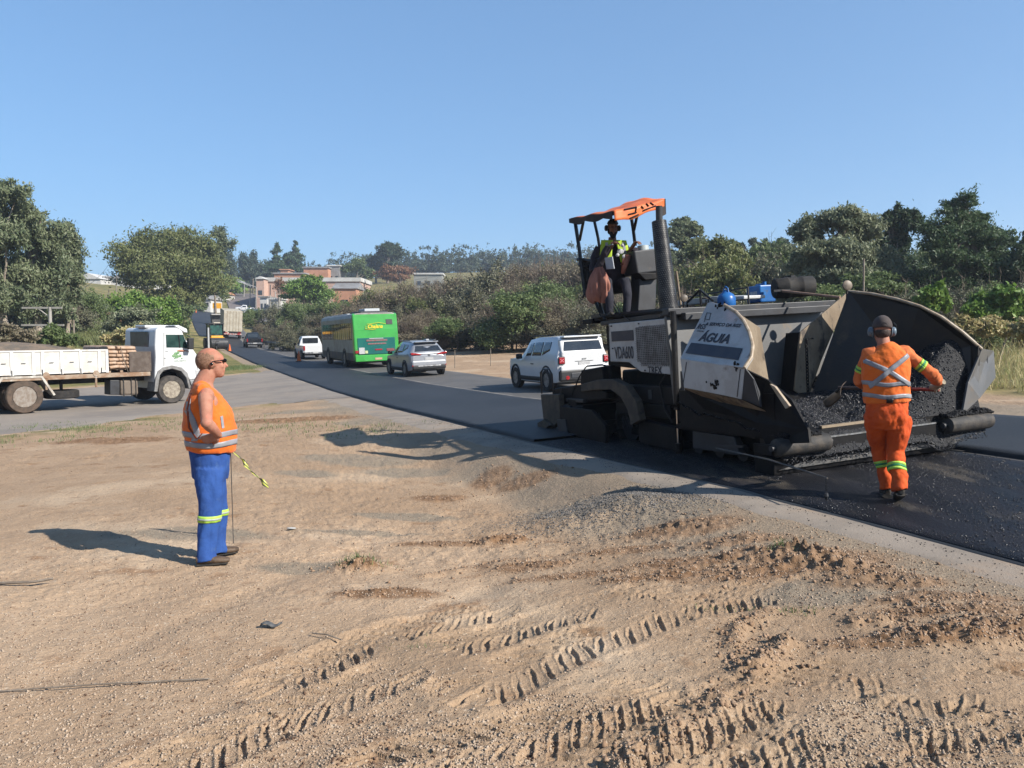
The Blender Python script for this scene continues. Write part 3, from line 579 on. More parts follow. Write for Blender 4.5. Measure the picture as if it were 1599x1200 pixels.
# chain hanging on far flap
q = MB(); c0 = PXL(1259, 533, 1.58); c1 = PXL(1262, 618, 1.5)
for k in range(17):
    a = c0.lerp(c1, k/17.); s2 = .026; ring = []
    for j in range(10):
        w = 2*math.pi*j/10; ring.append(a + (Vector((0, math.cos(w)*.02, math.sin(w)*.034)) if k % 2 else Vector((math.cos(w)*.02, 0, math.sin(w)*.034))))
    q.tube(ring, .0075, n=5, closed=True)
c2 = PXL(1270, 529, 1.55); q.tube([c0, (c0+c2)/2+Vector((0, 0, .02)), c2], .012, n=6); q.build('chain', m_blk, fw, smooth=True)
# --- deck top gear
q = MB(); [q.tube([PY(*a, -.6), PY(*b_, -.6)], .018, n=8) for a, b_ in [((1074,472),(1093,453)),((1093,453),(1113,470)),((1093,453),(1095,478))]]; q.build('handrail', m_dk, pv, smooth=True)
for (a, c, yy, r) in [(1068, 466, -.9, .055), (1323, 446, 1.0, .07), (1103, 466, -.3, .07)]:
    q = MB(); v = PY(a, c, yy); q.lathe([(0, -.01), (r, -.01), (r, .012), (r*.85, .018), (0, .018)], v, (1, -.25, .1) if a != 1103 else (.1, 0, 1), 20); mi = q.build('mirror' if a != 1103 else 'filter_cap', M('dusty_tan_plastic', (.22, .17, .125), (.12, .10, .08), sc=9, rough=.5), pv, smooth=True)
    q = MB(); q.cyl(v + Vector((-.01, 0, -.02)), v + Vector((-.03, 0, -.28)), .011, n=8); q.build('stem', m_dk, mi)
q = MB(); q.prism(outline([(1064, 478), (1170, 467), (1170, 462), (1118, 463), (1064, 470)], .3), .2, .6); q.build('white_cowl', M('plain_white', (.72, .73, .73), (.6, .6, .58), sc=5, rough=.5), pv, bevel=.01)
# --- exhaust stack with perforated guard
m_perf = M('perforated_guard', (.018, .018, .02), (.055, .055, .055), sc=6, rough=.4, metal=.4)
e0 = PY(1046, 494, -1.15); e1 = PY(1029, 346, -1.15); e2 = PY(1029, 322, -1.15)
q = MB(); d_ = (e1-e0).normalized(); q.cyl(e0, e1, .135, .105, 28); ex = q.build('exhaust_stack', m_perf, pv, smooth=True)
q = MB(); dd, uu, ww = frame_of(d_); L_ = (e1-e0).length
for i in range(46):
    for j in range(26):
        t = 2*math.pi*(j + .5*(i % 2))/26; rr = .1375 - .03*i/46; c = e0 + d_*(L_*(i+.5)/46) + (uu*math.cos(t)+ww*math.sin(t))*rr; n3 = (uu*math.cos(t)+ww*math.sin(t)); s3 = n3.cross(d_)*.009; u3 = d_*.009
        q.add([c+s3, c+u3, c-s3, c-u3], [(0,1,2,3)])
q.build('guard_perforation', M('worn_guard_metal', (.2, .19, .18), (.09, .09, .09), sc=14, rough=.4, metal=.5), ex)
q = MB(); q.cyl(e1-d_*.05, e2, .05, .05, 16); q.build('pipe', m_gry, ex, smooth=True)
# wooden post and bars right of the stack
q = MB(); q.tube([PY(1064, 485, -.7), PY(1056, 424, -.7)], .022, n=6); q.build('wooden_stake', M('grey_wood', (.3, .24, .18), (.2, .15, .1), sc=9, rough=.8), pv)
# --- platform and operator station
q = MB(); q.box((-4.1, -.1, 2.09), (2.1, 2.2, .05)); q.box((-5.0, -.1, 2.07), (.35, 2.3, .08)); q.build('platform', m_blk, pv, bevel=.008)
def xbox(name, pts, t0, t1, mat, par, bev=.015): v_ = [PXL(a_, c_, t0) for a_, c_ in pts]; q = MB(); q.prism([(k.y, k.z) for k in v_], -t1, -t0, ax='x'); return q.build(name, mat, par, bevel=bev)
con = xbox('control_console', [(990, 392), (1028, 388), (1030, 424), (996, 428)], 3.75, 4.25, m_gry, pv, .02)
xbox('console_pedestal', [(1000, 424), (1026, 424), (1024, 484), (996, 486)], 3.8, 4.1, m_gry, pv); xbox('console_shelf', [(996, 426), (1030, 426), (1028, 436), (1008, 438)], 3.7, 3.95, m_blk, con)
q = MB(); v = PXL(1004, 388, 4.0); q.cyl(v+Vector((0,0,-.05)), v+Vector((0,0,.04)), .1, .09, 20); q.build('work_lamp', M('pale_plastic', (.5, .55, .55), rough=.3), con, smooth=True)
q = MB(); sx_, sz_ = -4.55, 2.55
q.box((sx_, -1.1, sz_), (.5, .5, .12)); q.box((sx_-.26, -1.1, sz_+.3), (.12, .48, .56), (0, -10, 0)); seat = q.build('seat', m_rub, pv, bevel=.035)
q = MB(); q.cyl((sx_, -1.1, 2.1), (sx_, -1.1, 2.5), .07); q.box((sx_, -1.1, 2.14), (.4, .4, .06)); q.build('seat_post', m_dk, seat)
# black frame around the operator, drawn as real square tubes
def bar(name, pts, y, w=.028, par=pv, mat=m_dk):
    q = MB(); vv = [PY(a, c, y if not hasattr(y, '__len__') else y[i]) for i, (a, c) in enumerate(pts)]; q.tube(vv, w, n=4); return q.build(name, mat, par)
post = bar('canopy_post', [(898, 346), (905, 392), (911, 440), (914, 462)], -1.38, .036); bar('brace', [(911, 346), (905, 376)], -1.38, .028, post)
bar('foot', [(914, 455), (910, 466)], -1.38, .02, post)
post = bar('canopy_post', [(985, 334), (989, 360), (992, 384)], -.4, .034); bar('brace', [(996, 332), (990, 360)], -.4, .03, post)
bar('canopy_post', [(928, 345), (934, 372), (938, 400)], -.9, .03)
bar('side_frame', [(914, 462), (934, 468), (945, 500)], -1.3, .03); bar('side_frame', [(920, 440), (943, 452), (957, 494)], -1.2, .026)
bar('side_frame', [(930, 472), (940, 494), (1052, 484)], -1.28, .034)
bar('step_rail', [(953, 462), (970, 492), (983, 500)], -1.3, .012); bar('step_rail', [(948, 458), (964, 490)], -1.25, .012)
bar('arm_rest', [(902, 405), (925, 408), (940, 404)], -1.35, .03); bar('arm_rest', [(905, 413), (920, 417)], -1.3, .045)
bar('control_lever', [(941, 412), (941, 395), (946, 385), (957, 382)], -1.3, .011, mat=m_str)
q = MB(); q.prism(outline([(945, 403), (957, 401), (960, 420), (948, 421)], -1.33), -1.345, -1.33); q.build('control_box', M('pale_grey_box', (.42, .44, .48), rough=.5), pv, bevel=.004)
# --- canopy: sagging tarp on a frame
cA, cB, cC = PY(890, 342, -1.5), PY(957, 331, -1.5), PY(1036, 312, -.42); cD = cA + (cC - cB)
def tarp(u, v):                       # u rear to front, v near to far
    p = cA*(1-u)*(1-v) + cB*u*(1-v) + cC*u*v + cD*(1-u)*v
    return p + Vector((.03*math.sin(v*7)*(1-u), .02*math.sin(u*9)*(1-v), .07*math.sin(math.pi*u)*v - .05*math.sin(math.pi*v)*(1-u) + .010*math.sin(u*15+v*5) + .01*math.sin(v*13)))
def valance(u, v): return tarp(1, u) + Vector((.025 + .02*math.sin(u*11)*v, 0, -(.15+.02*math.sin(u*6))*v))
m_tb = M('shaded_tarp', (.035, .03, .03), (.06, .045, .04), sc=4, rough=.8)  # shade on the unlit side of the tarp, painted in as near-black
q = MB(); q.grid(tarp, 30, 16); q.grid(valance, 24, 4, flip=True); can = q.build('canopy', m_org, pv, solid=.01, smooth=True)
q = MB(); q.grid(lambda u, v: tarp(u*.985+.008, v*.98+.01) - Vector((0, 0, .02)), 30, 16); q.grid(lambda u, v: tarp(u, 0) + Vector((0, -.02, -.07*v - .05*v*abs(math.sin(u*8)))), 24, 3); q.build('canopy_shade_sheet', m_tb, can, smooth=True)  # added dark sheet and skirt, painting the canopy's unlit underside and near edge
q = MB()
for v in (.03, .97): q.tube([tarp(u/10, v) - Vector((0, 0, .05)) for u in range(11)], .02, n=6)
for u in (.04, .5, .97): q.tube([tarp(u, v/6) - Vector((0, 0, .05)) for v in range(7)], .02, n=6)
q.build('canopy_frame', m_dk, can)
q = MB()
for (a, b_, c, d) in [(.18,.1,.42,.0),(.42,.0,.40,.5),(.25,.55,.42,.5),(.52,.1,.56,.45),(.62,.0,.66,.4),(.70,.0,.76,.35),(.55,.65,.80,.5),(.28,.9,.46,.8)]:
    q.tube([valance(a, b_)+Vector((.018,0,0)), valance(c, d)+Vector((.018,0,0))], .012, n=4)
q.build('canopy_marks', m_dk, can)
q = MB(); q.grid(lambda u, v: tarp(.86+.14*u, 1) + Vector((.03*v*math.sin(6*u), .03+.03*math.sin(3*u), -.24*v)), 8, 5); q.grid(lambda u, v: tarp(1, .88+.12*u) + Vector((.03, 0, -.12-.14*v)), 5, 4); q.build('canopy_end_flap', m_tb, can, solid=.01)
# --- mast (tow point cylinder)
q = MB(); a0 = PY(1051, 486, -1.42); a1 = PY(1057, 640, -1.42); a2 = PY(1060, 715, -1.42); q.tube([a0, a1], .042, n=12); ms = q.build('lift_cylinder', m_dk, pv, smooth=True)
q = MB(); q.cyl(a1, a1.lerp(a2, .72), .016); q.build('piston_rod', m_chr, ms, smooth=True)
q = MB(); q.cyl(a1.lerp(a2, .7), a2, .04); q.build('cylinder_foot', m_blk, ms, smooth=True)
bar('guide_post', [(1065, 580), (1068, 640)], -1.4, .03, mat=m_gry)
# --- tow arm
q = MB(); ar = outline([(912, 600), (938, 593), (962, 592), (982, 602), (998, 626), (1004, 656), (990, 664), (985, 640), (974, 620), (958, 608), (925, 610), (912, 612)], -1.5)
q.prism(ar, -1.56, -1.44); q.build('tow_arm', m_arm, pv, bevel=.012)
# --- screed
q = MB(); s0 = outline([(868, 640), (985, 652), (985, 722), (905, 712), (868, 690)], -1.4)
q.box((-5.05, .1, .38), (.55, 3.3, .52)); q.box((-5.2, .1, .68), (.35, 3.3, .14)); scr = q.build('screed', m_blk, pv, bevel=.02)
q = MB(); q.prism([(-5.45, .0), (-3.8, .0), (-3.75, .38), (-4.2, .60), (-5.45, .62)], -1.68, -1.62); q.build('end_gate', m_blk, scr, bevel=.01)
q = MB(); q.box((-5.45, .1, .60), (.5, 3.4, .05)); q.box((-5.1, -1.1, .72), (.7, .9, .06)); q.build('walkway', m_gry, scr, bevel=.008)
q = MB(); q.cyl((-4.45, -1.5, .34), (-4.45, 1.5, .34), .05)
for k in range(90):
    t = k/90.*2*math.pi*9; t2 = (k+1)/90.*2*math.pi*9; y = -1.5+3*k/90.; y2 = -1.5+3*(k+1)/90.
    q.add([(-4.45+.05*math.cos(t), y, .34+.05*math.sin(t)), (-4.45+.2*math.cos(t), y, .34+.2*math.sin(t)), (-4.45+.2*math.cos(t2), y2, .34+.2*math.sin(t2)), (-4.45+.05*math.cos(t2), y2, .34+.05*math.sin(t2))], [(0,1,2,3)])
q.build('auger', m_blk, pv)
q = MB(); q.prism(outline([(847, 616), (876, 616), (878, 655), (862, 672), (870, 680), (858, 684), (850, 676), (852, 660)], -1.62), -1.66, -1.56); q.prism(outline([(842, 660), (852, 655), (862, 664), (852, 672), (842, 668)], -1.7), -1.74, -1.66); q.build('screed_post', m_arm, scr, bevel=.01)
q = MB(); q.prism(outline([(872, 655), (886, 655), (892, 700), (905, 712), (896, 716), (880, 702)], -1.66), -1.70, -1.64); q.build('end_gate_edge', m_gry, scr, bevel=.006)
bar('grab_hoop', [(846, 615), (844, 582), (848, 577), (858, 577), (862, 584), (864, 616)], -1.6, .016, scr); bar('grab_hoop', [(893, 618), (905, 588), (916, 572), (940, 570), (950, 572)], -1.5, .014, scr)
q = MB(); q.prism(outline([(915, 578), (948, 572), (952, 600), (930, 604), (914, 600)], -1.3), -1.4, -1.1); q.prism(outline([(876, 606), (930, 598), (960, 612), (960, 622), (876, 632)], -1.35), -1.5, -1.0); q.build('screed_control_box', m_blk, scr, bevel=.02)
bar('lever', [(878, 640), (876, 606)], -1.55, .016, scr)
# --- reference rod in front with a chain
q = MB(); q.tube([PY(1118, 700, -1.75), PY(1200, 718, -1.9), PY(1292, 747, -2.1)], .009, n=6); rod = q.build('guide_rod', M('dull_rod', (.14, .125, .11), (.08, .07, .06), sc=12, rough=.5), pv)
q = MB(); q.box(PY(1140, 697, -1.7), (.5, .03, .025), (0, -4, 0)); q.build('rod_bracket', m_gry, rod)
q = MB(); v = PY(1290, 747, -2.1); v2 = PY(1290, 772, -2.1)
for k in range(9):
    a = v.lerp(v2, k/9.); q.tube([a + (Vector((0, .01*math.cos(w*.785), .018*math.sin(w*.785))) if k % 2 else Vector((.01*math.cos(w*.785), 0, .018*math.sin(w*.785)))) for w in range(8)], .003, n=4, closed=True)
q.lathe([(0, 0), (.018, .01), (.022, .04), (0, .09)], v2+Vector((0,0,.02)), (0,0,-1), 10); q.build('plumb_chain', m_gry, rod)
q = MB()
for i in range(6): q = MB(); q.tube([PY(962+i*4, 590, -1.2), PY(966+i*5, 640, -1.25+.02*i), PY(975+i*7, 668, -1.3)], .012, n=5); q.build('hydraulic_hose', m_rub, pv, smooth=True)
q = MB(); q.tube([PY(1040, 585, -1.34), PY(1030, 600, -1.36), PY(1038, 640, -1.36), PY(1050, 660, -1.36)], .014, n=6); q.build('hydraulic_hose', m_rub, pv, smooth=True)

# things resting on the paver
def rest(name, fn, label, cat):
    e = bpy.data.objects.new(name, None); col.objects.link(e); e.matrix_world = PM @ Matrix.Translation(fn); return tag(e, label, cat)
m_blue = M('blue_plastic', (.02, .13, .42), (.03, .18, .5), sc=4, rough=.35, c3=(.1, .12, .14), c3sc=9, c3lo=.6, c3hi=.75)
c = PY(1188, 459, .9); j = rest('jerrycan', c, 'square blue plastic jerrycan standing on the paver deck', 'jerrycan'); w_ = .34
q = MB(); q.box((0, 0, -.01), (.34, .30, .27)); q.box((0, 0, .14), (.22, .05, .04)); q.build('can_body', m_blue, j, bevel=.035)
q = MB(); q.box((.02, -.153, -.03), (.16, .006, .13)); q.build('paper_label', M('pale_label', (.5, .6, .7), (.3, .4, .55), sc=20, rough=.5), j)
q = MB(); q.cyl((.1, 0, .12), (.1, 0, .18), .03); q.build('cap', m_blue, j)
c = PY(1239, 449, 1.0); j = rest('drum', c, 'black ribbed plastic drum lying on the paver deck', 'drum')
q = MB(); q.lathe([(0, -.3), (.14, -.3), (.155, -.28), (.155, -.14), (.165, -.12), (.165, -.1), (.155, -.08), (.155, .08), (.165, .1), (.165, .12), (.155, .14), (.155, .28), (.14, .3), (0, .3)], (0, 0, 0), (.35, 1, 0), 30); q.build('drum_body', m_rub, j, smooth=True)
q = MB(); q.box((-.1, 0, .17), (.22, .08, .03)); q.build('drum_strap', m_dk, j)
c = PY(1134, 466, -.2); j = rest('water_jug', c, 'rounded blue water jug standing behind the white wing', 'jug')
q = MB(); q.lathe([(0, -.13), (.12, -.13), (.135, -.1), (.135, .0), (.11, .05), (.05, .09), (.04, .12), (0, .125)], (0, 0, 0), (0, 0, 1), 24); q.build('jug_body', m_blue, j, smooth=True)
q = MB(); q.tube([(-.05, 0, .06), (-.045, 0, .14), (.0, 0, .17), (.05, 0, .14), (.06, 0, .06)], .012, n=6); q.build('jug_handle', m_blue, j, smooth=True)
v0, v1 = PY(1222, 458, .6), PY(1312, 467, .75); j = rest('rake', v0, 'wooden handled tool lying along the top of the paver', 'hand tool')
q = MB(); q.tube([(0, 0, .03), v1-v0+Vector((0, 0, .02))], .018, n=8); q.build('handle', M('pinkish_wood', (.42, .27, .19), (.3, .19, .13), sc=9, rough=.6), j, smooth=True)
q = MB(); q.box((-.03, 0, .04), (.05, .3, .03)); q.build('rake_head', m_dk, j)
# brown jacket hanging off the platform frame
c = PY(935, 418, -1.42); j = tag(MB().add([], []).build('tmp', m_dk), None); bpy.data.objects.remove(j)
def cloth(u, v):
    a = u*2*math.pi; r = (.09 + .17*math.sin(min(1, v*1.25)*math.pi*.62)) * (1 + .17*math.sin(a*5+v*3+math.sin(v*6)) + .11*math.sin(a*9-3*v) + .06*math.sin(a*15+8*v)); z = -.56*v + .02*math.sin(a*3)*v
    if v > .85: r *= 1 - (v-.85)*2.2
    return Vector((r*math.cos(a)*1.05 - .05*v, r*math.sin(a)*.5, z))
q = MB(); q.grid(cloth, 48, 24); cl = q.build('hanging_jacket', M('faded_brown_cloth', (.40, .175, .125), (.30, .12, .09), sc=5, rough=.9, bump=.004, bsc=20), None, smooth='all'); cl.matrix_world = PM @ Matrix.Translation(c)
tag(cl, 'faded brown jacket hanging from the paver armrest beside the operator', 'jacket')

# --- asphalt mix in the hopper
def mix_h(x, y):                      # paver coordinates
    f = sstep(-.1, 1.6, -x); k = sstep(-1.3, 1.5, y); z = .46 + f*.26 + sstep(.35, 1.6, y)*sstep(-.10, .22, -x)*(.95 - .55*sstep(1.0, 1.9, -x)) ; z = z + (fbm(x+5, y+5, 2.2, 3, 31)-.5)*.22*sstep(-.1, .4, -x) + (fbm(x+5, y+5, 12, 3, 32)-.5)*.06
    z = z - .30*sstep(-.02, .15, x + .0) - .12*np.exp(-((y-.9)/.18)**2)*sstep(-.8, 0, x)
    return z
nx, ny = 130, 220; X, Y = np.meshgrid(np.linspace(-2.12, .10, nx), np.linspace(-1.5, 1.66, ny)); Z = mix_h(X, Y)
Z = np.where(Y < -1.2, Z, Z); V = np.stack([X, Y, Z], -1).reshape(-1, 3); i, j = np.meshgrid(np.arange(ny-1), np.arange(nx-1), indexing='ij')
Fq = np.stack([i*nx+j, i*nx+j+1, (i+1)*nx+j+1, (i+1)*nx+j], -1).reshape(-1, 4)
def grains(n, fn, size, rs):         # many small angular stones as one mesh
    base = np.array([(1,0,-.3),(-.5,.87,-.4),(-.5,-.87,-.3),(.1,.1,1.),(.0,0,-.9)]); tri = np.array([(0,1,3),(1,2,3),(2,0,3),(1,0,4),(2,1,4),(0,2,4)])
    C = fn(n); n = len(C); s = size*(.45 + rs.rand(n)**2.2*1.2); a = rs.rand(n)*6.28; b_ = rs.rand(n)*6.28; B = base[None]*(.7+.6*rs.rand(n, 5, 1))
    ca, sa, cb, sb = np.cos(a), np.sin(a), np.cos(b_), np.sin(b_)
    x = B[..., 0]*ca[:, None] - B[..., 1]*sa[:, None]; y = B[..., 0]*sa[:, None] + B[..., 1]*ca[:, None]; z = B[..., 2]; y2 = y*cb[:, None] - z*sb[:, None]; z2 = y*sb[:, None] + z*cb[:, None]
    V = np.stack([x, y2, z2], -1)*s[:, None, None] + C[:, None]; return V.reshape(-1, 3), (tri[None] + (np.arange(n)*5)[:, None, None]).reshape(-1, 3)
m_mix = M('fresh_asphalt_mix', (.008, .009, .012), (.018, .019, .024), sc=60, rough=.6, spec=.22, bump=.012, bsc=70)
rs = np.random.RandomState(5)
def fnm(n):
    x = -2.05 + 2.2*rs.rand(n); y = -1.48+3.12*rs.rand(n); return np.stack([x, y, mix_h(x, y)+.002], -1)
mo = raw_mesh('asphalt_mix', V, Fq, m_mix, smooth=True); mo.matrix_world = PM; tag(mo, 'black steaming asphalt mix heaped in the paver hopper', kind='stuff')
m_mixg = M('shiny_mix_stones', (.010, .011, .015), (.03, .032, .042), sc=90, rough=.28, spec=.5)
V, T_ = grains(42000, fnm, .0095, rs); mo = raw_mesh('asphalt_mix_grains', V, T_, m_mixg); mo.matrix_world = PM; tag(mo, 'loose black stones on the asphalt mix in the hopper', kind='stuff')
def spill(n):                        # spilled over both push rollers
    y = np.where(rs.rand(n) < .5, .95+.8*rs.rand(n), -1.0-.5*rs.rand(n)); x = .03 + .12*rs.rand(n); return np.stack([x, y, .46 + .06*rs.rand(n)*np.abs(np.sin(y*9))], -1)
V, T_ = grains(9000, spill, .013, rs); mo = raw_mesh('asphalt_spill', V, T_, m_mix); mo.matrix_world = PM; tag(mo, 'black asphalt crumbs spilled on the push rollers', kind='stuff')

# bolts, hinges and seams
q = MB()
for u, v in [(.03,.05),(.5,.05),(.97,.05),(.03,.5),(.97,.5),(.97,.93),(.55,.93)]: c = on_panel(u, v); q.cyl(c + Vector((0, 0, 0)), c + Vector((0, -.014, 0)), .013, n=6)
q.build('panel_bolts', m_gry, panel)
for a, b_ in (((1066, 604), (1072, 566)), ((1151, 620), (1156, 577))): q = MB(); q.tube([PY(*a, -1.703), PY(*b_, -1.703)], .006, n=4); q.build('weld_seam', m_gry, wing)
for px in (): q = MB(); v = PY(px, 564 + (px-1080)*.14, -1.71); q.cyl(v + Vector((-.09, 0, 0)), v + Vector((.09, 0, 0)), .022, n=10); q.build('hinge', m_gry, wing)
for k, x in enumerate((-2.2, -2.9, -3.6)): q = MB(); q.box((x, -1.345, .86), (.10, .02, .14)); q.build('cover_latch', m_gry, pv)
q = MB(); q.cyl((-1.9, -1.42, .62), (-.9, -1.42, .48), .05, n=14); rm = q.build('wing_cylinder', m_gry, pv, smooth=True); q = MB(); q.cyl((-.9, -1.42, .48), (-.5, -1.42, .425), .024, n=10); q.build('piston_rod', m_chr, rm, smooth=True)
for z in (2.02,): q = MB(); q.lathe([(.140, -.02), (.152, -.02), (.152, .02), (.140, .02)], e0.lerp(e1, (z-2.0)/1.4), e1-e0, 28); q.build('guard_clamp', m_gry, ex, smooth=True)
for i, x in enumerate((-2.5, -3.1, -3.7)): q = MB(); q.tube([(x, .2, 2.06), (x, .2, 2.35), (x-.4, .2, 2.35), (x-.4, .2, 2.06)], .016, n=6); q.build('deck_rail', m_dk, pv)
# ================================================================ people
from mathutils.bvhtree import BVHTree
m_skin = M('skin', (.52, .25, .17), (.44, .19, .125), sc=9, rough=.68, c3=(.60, .22, .15), c3sc=14, bump=.0015, bsc=90, subs=.08, spec=.2)
m_hvo = M('hi_vis_orange', (.95, .20, .02), (.90, .17, .015), sc=5, rough=.8, bump=.006, bsc=14, sheen=.1)
m_hvo2 = M('orange_workwear', (.80, .115, .014), (.66, .085, .012), sc=4, rough=.85, bump=.008, bsc=12, c3=(.42, .07, .02), c3sc=7, c3lo=.6, c3hi=.75)
m_sil = M('silver_reflective_tape', (.36, .37, .40), (.30, .30, .33), sc=9, rough=.4, bump=.002)
m_lime = M('lime_tape', (.55, .85, .10), (.45, .75, .12), sc=20, rough=.6)
m_grn = M('green_tape', (.04, .30, .12), rough=.6)
m_blu = M('blue_work_trousers', (.030, .10, .36), (.022, .075, .29), sc=4, rough=.85, bump=.009, bsc=11, c3=(.05, .12, .34), c3sc=12, c3lo=.55, c3hi=.7)
m_hair = M('short_hair', (.20, .105, .06), (.36, .20, .13), sc=60, rough=.7, bump=.004, bsc=160)
m_boot = M('brown_leather', (.085, .055, .035), (.15, .10, .065), sc=12, rough=.6, bump=.003)
m_bootk = M('black_boot', (.02, .02, .02), (.06, .05, .04), sc=12, rough=.6, bump=.003)
m_lens = M('black_lens', (.01, .01, .012), rough=.1)
def bvh(o): return BVHTree.FromPolygons([v.co.copy() for v in o.data.vertices], [tuple(p.vertices) for p in o.data.polygons])
def ring(name, body, a, b, t0, t1, mat, par, R0=.14, off=.003, n=44, rows=3, arc=None, wob=0):
    T = bvh(body); a = Vector(a); b = Vector(b); d, u, w = frame_of(b-a); L = (b-a).length; vs = []; ok = []
    a0, a1 = arc or (0, 2*math.pi)
    for r in range(rows+1):
        for i in range(n+1):
            q = a0+(a1-a0)*i/n; c = a + d*(L*(t0+(t1-t0)*r/rows) + wob*math.sin(q*3+1)); e = u*math.cos(q)+w*math.sin(q)
            h = T.ray_cast(c+e*R0, -e, R0)
            if h[0] is None: vs.append(c); ok.append(False)
            else: vs.append(h[0]+(h[1] if h[1].dot(e) > 0 else e)*off); ok.append(True)
    fs = [(r*(n+1)+i, r*(n+1)+i+1, (r+1)*(n+1)+i+1, (r+1)*(n+1)+i) for r in range(rows) for i in range(n)]
    fs = [f for f in fs if all(ok[k] for k in f) and max((vs[f[0]]-vs[k]).length for k in f) < .09]
    q = MB(); q.add(vs, fs); return q.build(name, mat, par, smooth='all', solid=.003)
def strap(name, body, pts, cast, wdir, width, mat, par, off=.004, n=40, reach=1.):
    T = bvh(body); pts = [Vector(p) for p in pts]; cast = Vector(cast).normalized(); wdir = Vector(wdir).normalized(); vs = []; ok = []
    ln = [0]
    for k in range(len(pts)-1): ln.append(ln[-1]+(pts[k+1]-pts[k]).length)
    for i in range(n+1):
        t = ln[-1]*i/n; k = max(j for j in range(len(pts)-1) if ln[j] <= t + 1e-9); p = pts[k].lerp(pts[k+1], (t-ln[k])/(ln[k+1]-ln[k]))
        for s_ in (-1, -.33, .33, 1):
            h = T.ray_cast(p + wdir*(width/2*s_) - cast*reach, cast, reach*2)
            if h[0] is None: vs.append(p); ok.append(False)
            else: vs.append(h[0]-cast*off); ok.append(True)
    fs = [(i*4+j, i*4+j+1, i*4+j+5, i*4+j+4) for i in range(n) for j in range(3)]
    fs = [f for f in fs if all(ok[k] for k in f) and max((vs[f[0]]-vs[k]).length for k in f) < .09]
    q = MB(); q.add(vs, fs); return q.build(name, mat, par, smooth='all', solid=.003)
def hand(b, w, fdir, palm, curl=.25, size=1., thumb=1, spread=.10):
    """wrist w, finger direction, palm normal; five separate bent fingers"""
    w = Vector(w); f = Vector(fdir).normalized(); n = Vector(palm).normalized(); n = (n - f*n.dot(f)).normalized(); s = f.cross(n); S = size
    b.tube([w - f*.02*S, w + f*.02*S, w + f*.055*S, w + f*.088*S], [.026*S, .034*S, .042*S, .038*S], n=12, rad2=[.02*S, .018*S, .017*S, .013*S], up=s)
    for k, (o, L) in enumerate([(-.031, .072), (-.011, .082), (.011, .076), (.030, .060)]):
        p = w + f*.082*S + s*o*S; pts = [p - f*.02*S, p]; a = curl*.5; dirv = (f + s*o*spread*30*.1)
        for seg in range(3):
            a += curl; dd = (dirv*math.cos(a) + n*math.sin(a)).normalized(); p = p + dd*L*S*(.42, .32, .26)[seg]; pts.append(p)
        b.tube(pts, [.0095*S, .0098*S, .009*S, .0083*S, .0065*S], n=8)
    p = w + f*.02*S - s*.03*S*thumb; d0 = (f*.75 - s*.7*thumb + n*.25).normalized(); d1 = (f*.95 - s*.15*thumb + n*(.3+curl*.5)).normalized()
    b.tube([p, p+d0*.035*S, p+d0*.035*S+d1*.03*S, p+d0*.035*S+d1*.055*S], [.015*S, .013*S, .011*S, .008*S], n=8)
def head(b, c, r=1., yaw=0, pitch=0, nose=True):
    """face along +X rotated by yaw/pitch; c = centre between the ears at half head height"""
    X = TRS(c, (0, pitch, yaw), (r, r, r)); old = b.T; b.T = X if old is None else old @ X
    b.ell((-.012, 0, .028), (.100, .078, .096), n=20, m=14); b.ell((.035, 0, -.03), (.062, .062, .085), n=16, m=10); b.ell((.062, 0, -.085), (.034, .034, .030), n=12, m=8)
    b.ell((.05, 0, .04), (.048, .062, .042)); b.ell((.066, .032, -.02), (.028, .026, .03)); b.ell((.066, -.032, -.02), (.028, .026, .03))
    if nose: b.tube([(.085, 0, .02), (.100, 0, .0), (.118, 0, -.028), (.098, 0, -.036)], [.010, .011, .014, .009], n=8)
    b.ell((.092, 0, -.055), (.012, .024, .006)); b.ell((.090, 0, -.067), (.012, .021, .007))
    for s_ in (-1, 1): b.ell((-.002, s_*.079, -.002), (.018, .009, .032), (0, 12, s_*18)); b.ell((.084, s_*.03, .03), (.016, .022, .008))
    b.T = old; return X
def foot(b, heel, toe, h=.075, w=.05):
    heel = Vector(heel); toe = Vector(toe); d = toe-heel
    b.tube([heel+Vector((0,0,h*.55)), heel+d*.12+Vector((0,0,h*.6)), heel+d*.35+Vector((0,0,h*.58)), heel+d*.6+Vector((0,0,h*.42)), heel+d*.85+Vector((0,0,h*.36)), toe+Vector((0,0,h*.33))],
           [w*.55, w*.8, w*.78, w*.92, w*.9, w*.5], n=14, rad2=[h*.45, h*.6, h*.55, h*.42, h*.35, h*.24], up=Vector((0,0,1)).cross(d))
def folds(fx, fz, am, seed=0):
    def f(co): return (fbm(co[:, 0]*fx+co[:, 1]*fx*.8, co[:, 2]*fz+co[:, 1]*fz*.3, 1, 4, seed)-.5)*am + (fbm(co[:, 0]*fx*.5-co[:, 2]*fz*.9, co[:, 1]*fx+co[:, 2]*fz*.5, 1.3, 3, seed+5)-.5)*am*.8
    return f
def tlims(b, rows, cap=True):          # stacked ellipses (z, x0, x1, ry, cy)
    b.tube([((r[1]+r[2])/2, r[4] if len(r) > 4 else 0, r[0]) for r in rows], [(r[2]-r[1])/2 for r in rows], n=28, rad2=[r[3] for r in rows], up=(1, 0, 0))

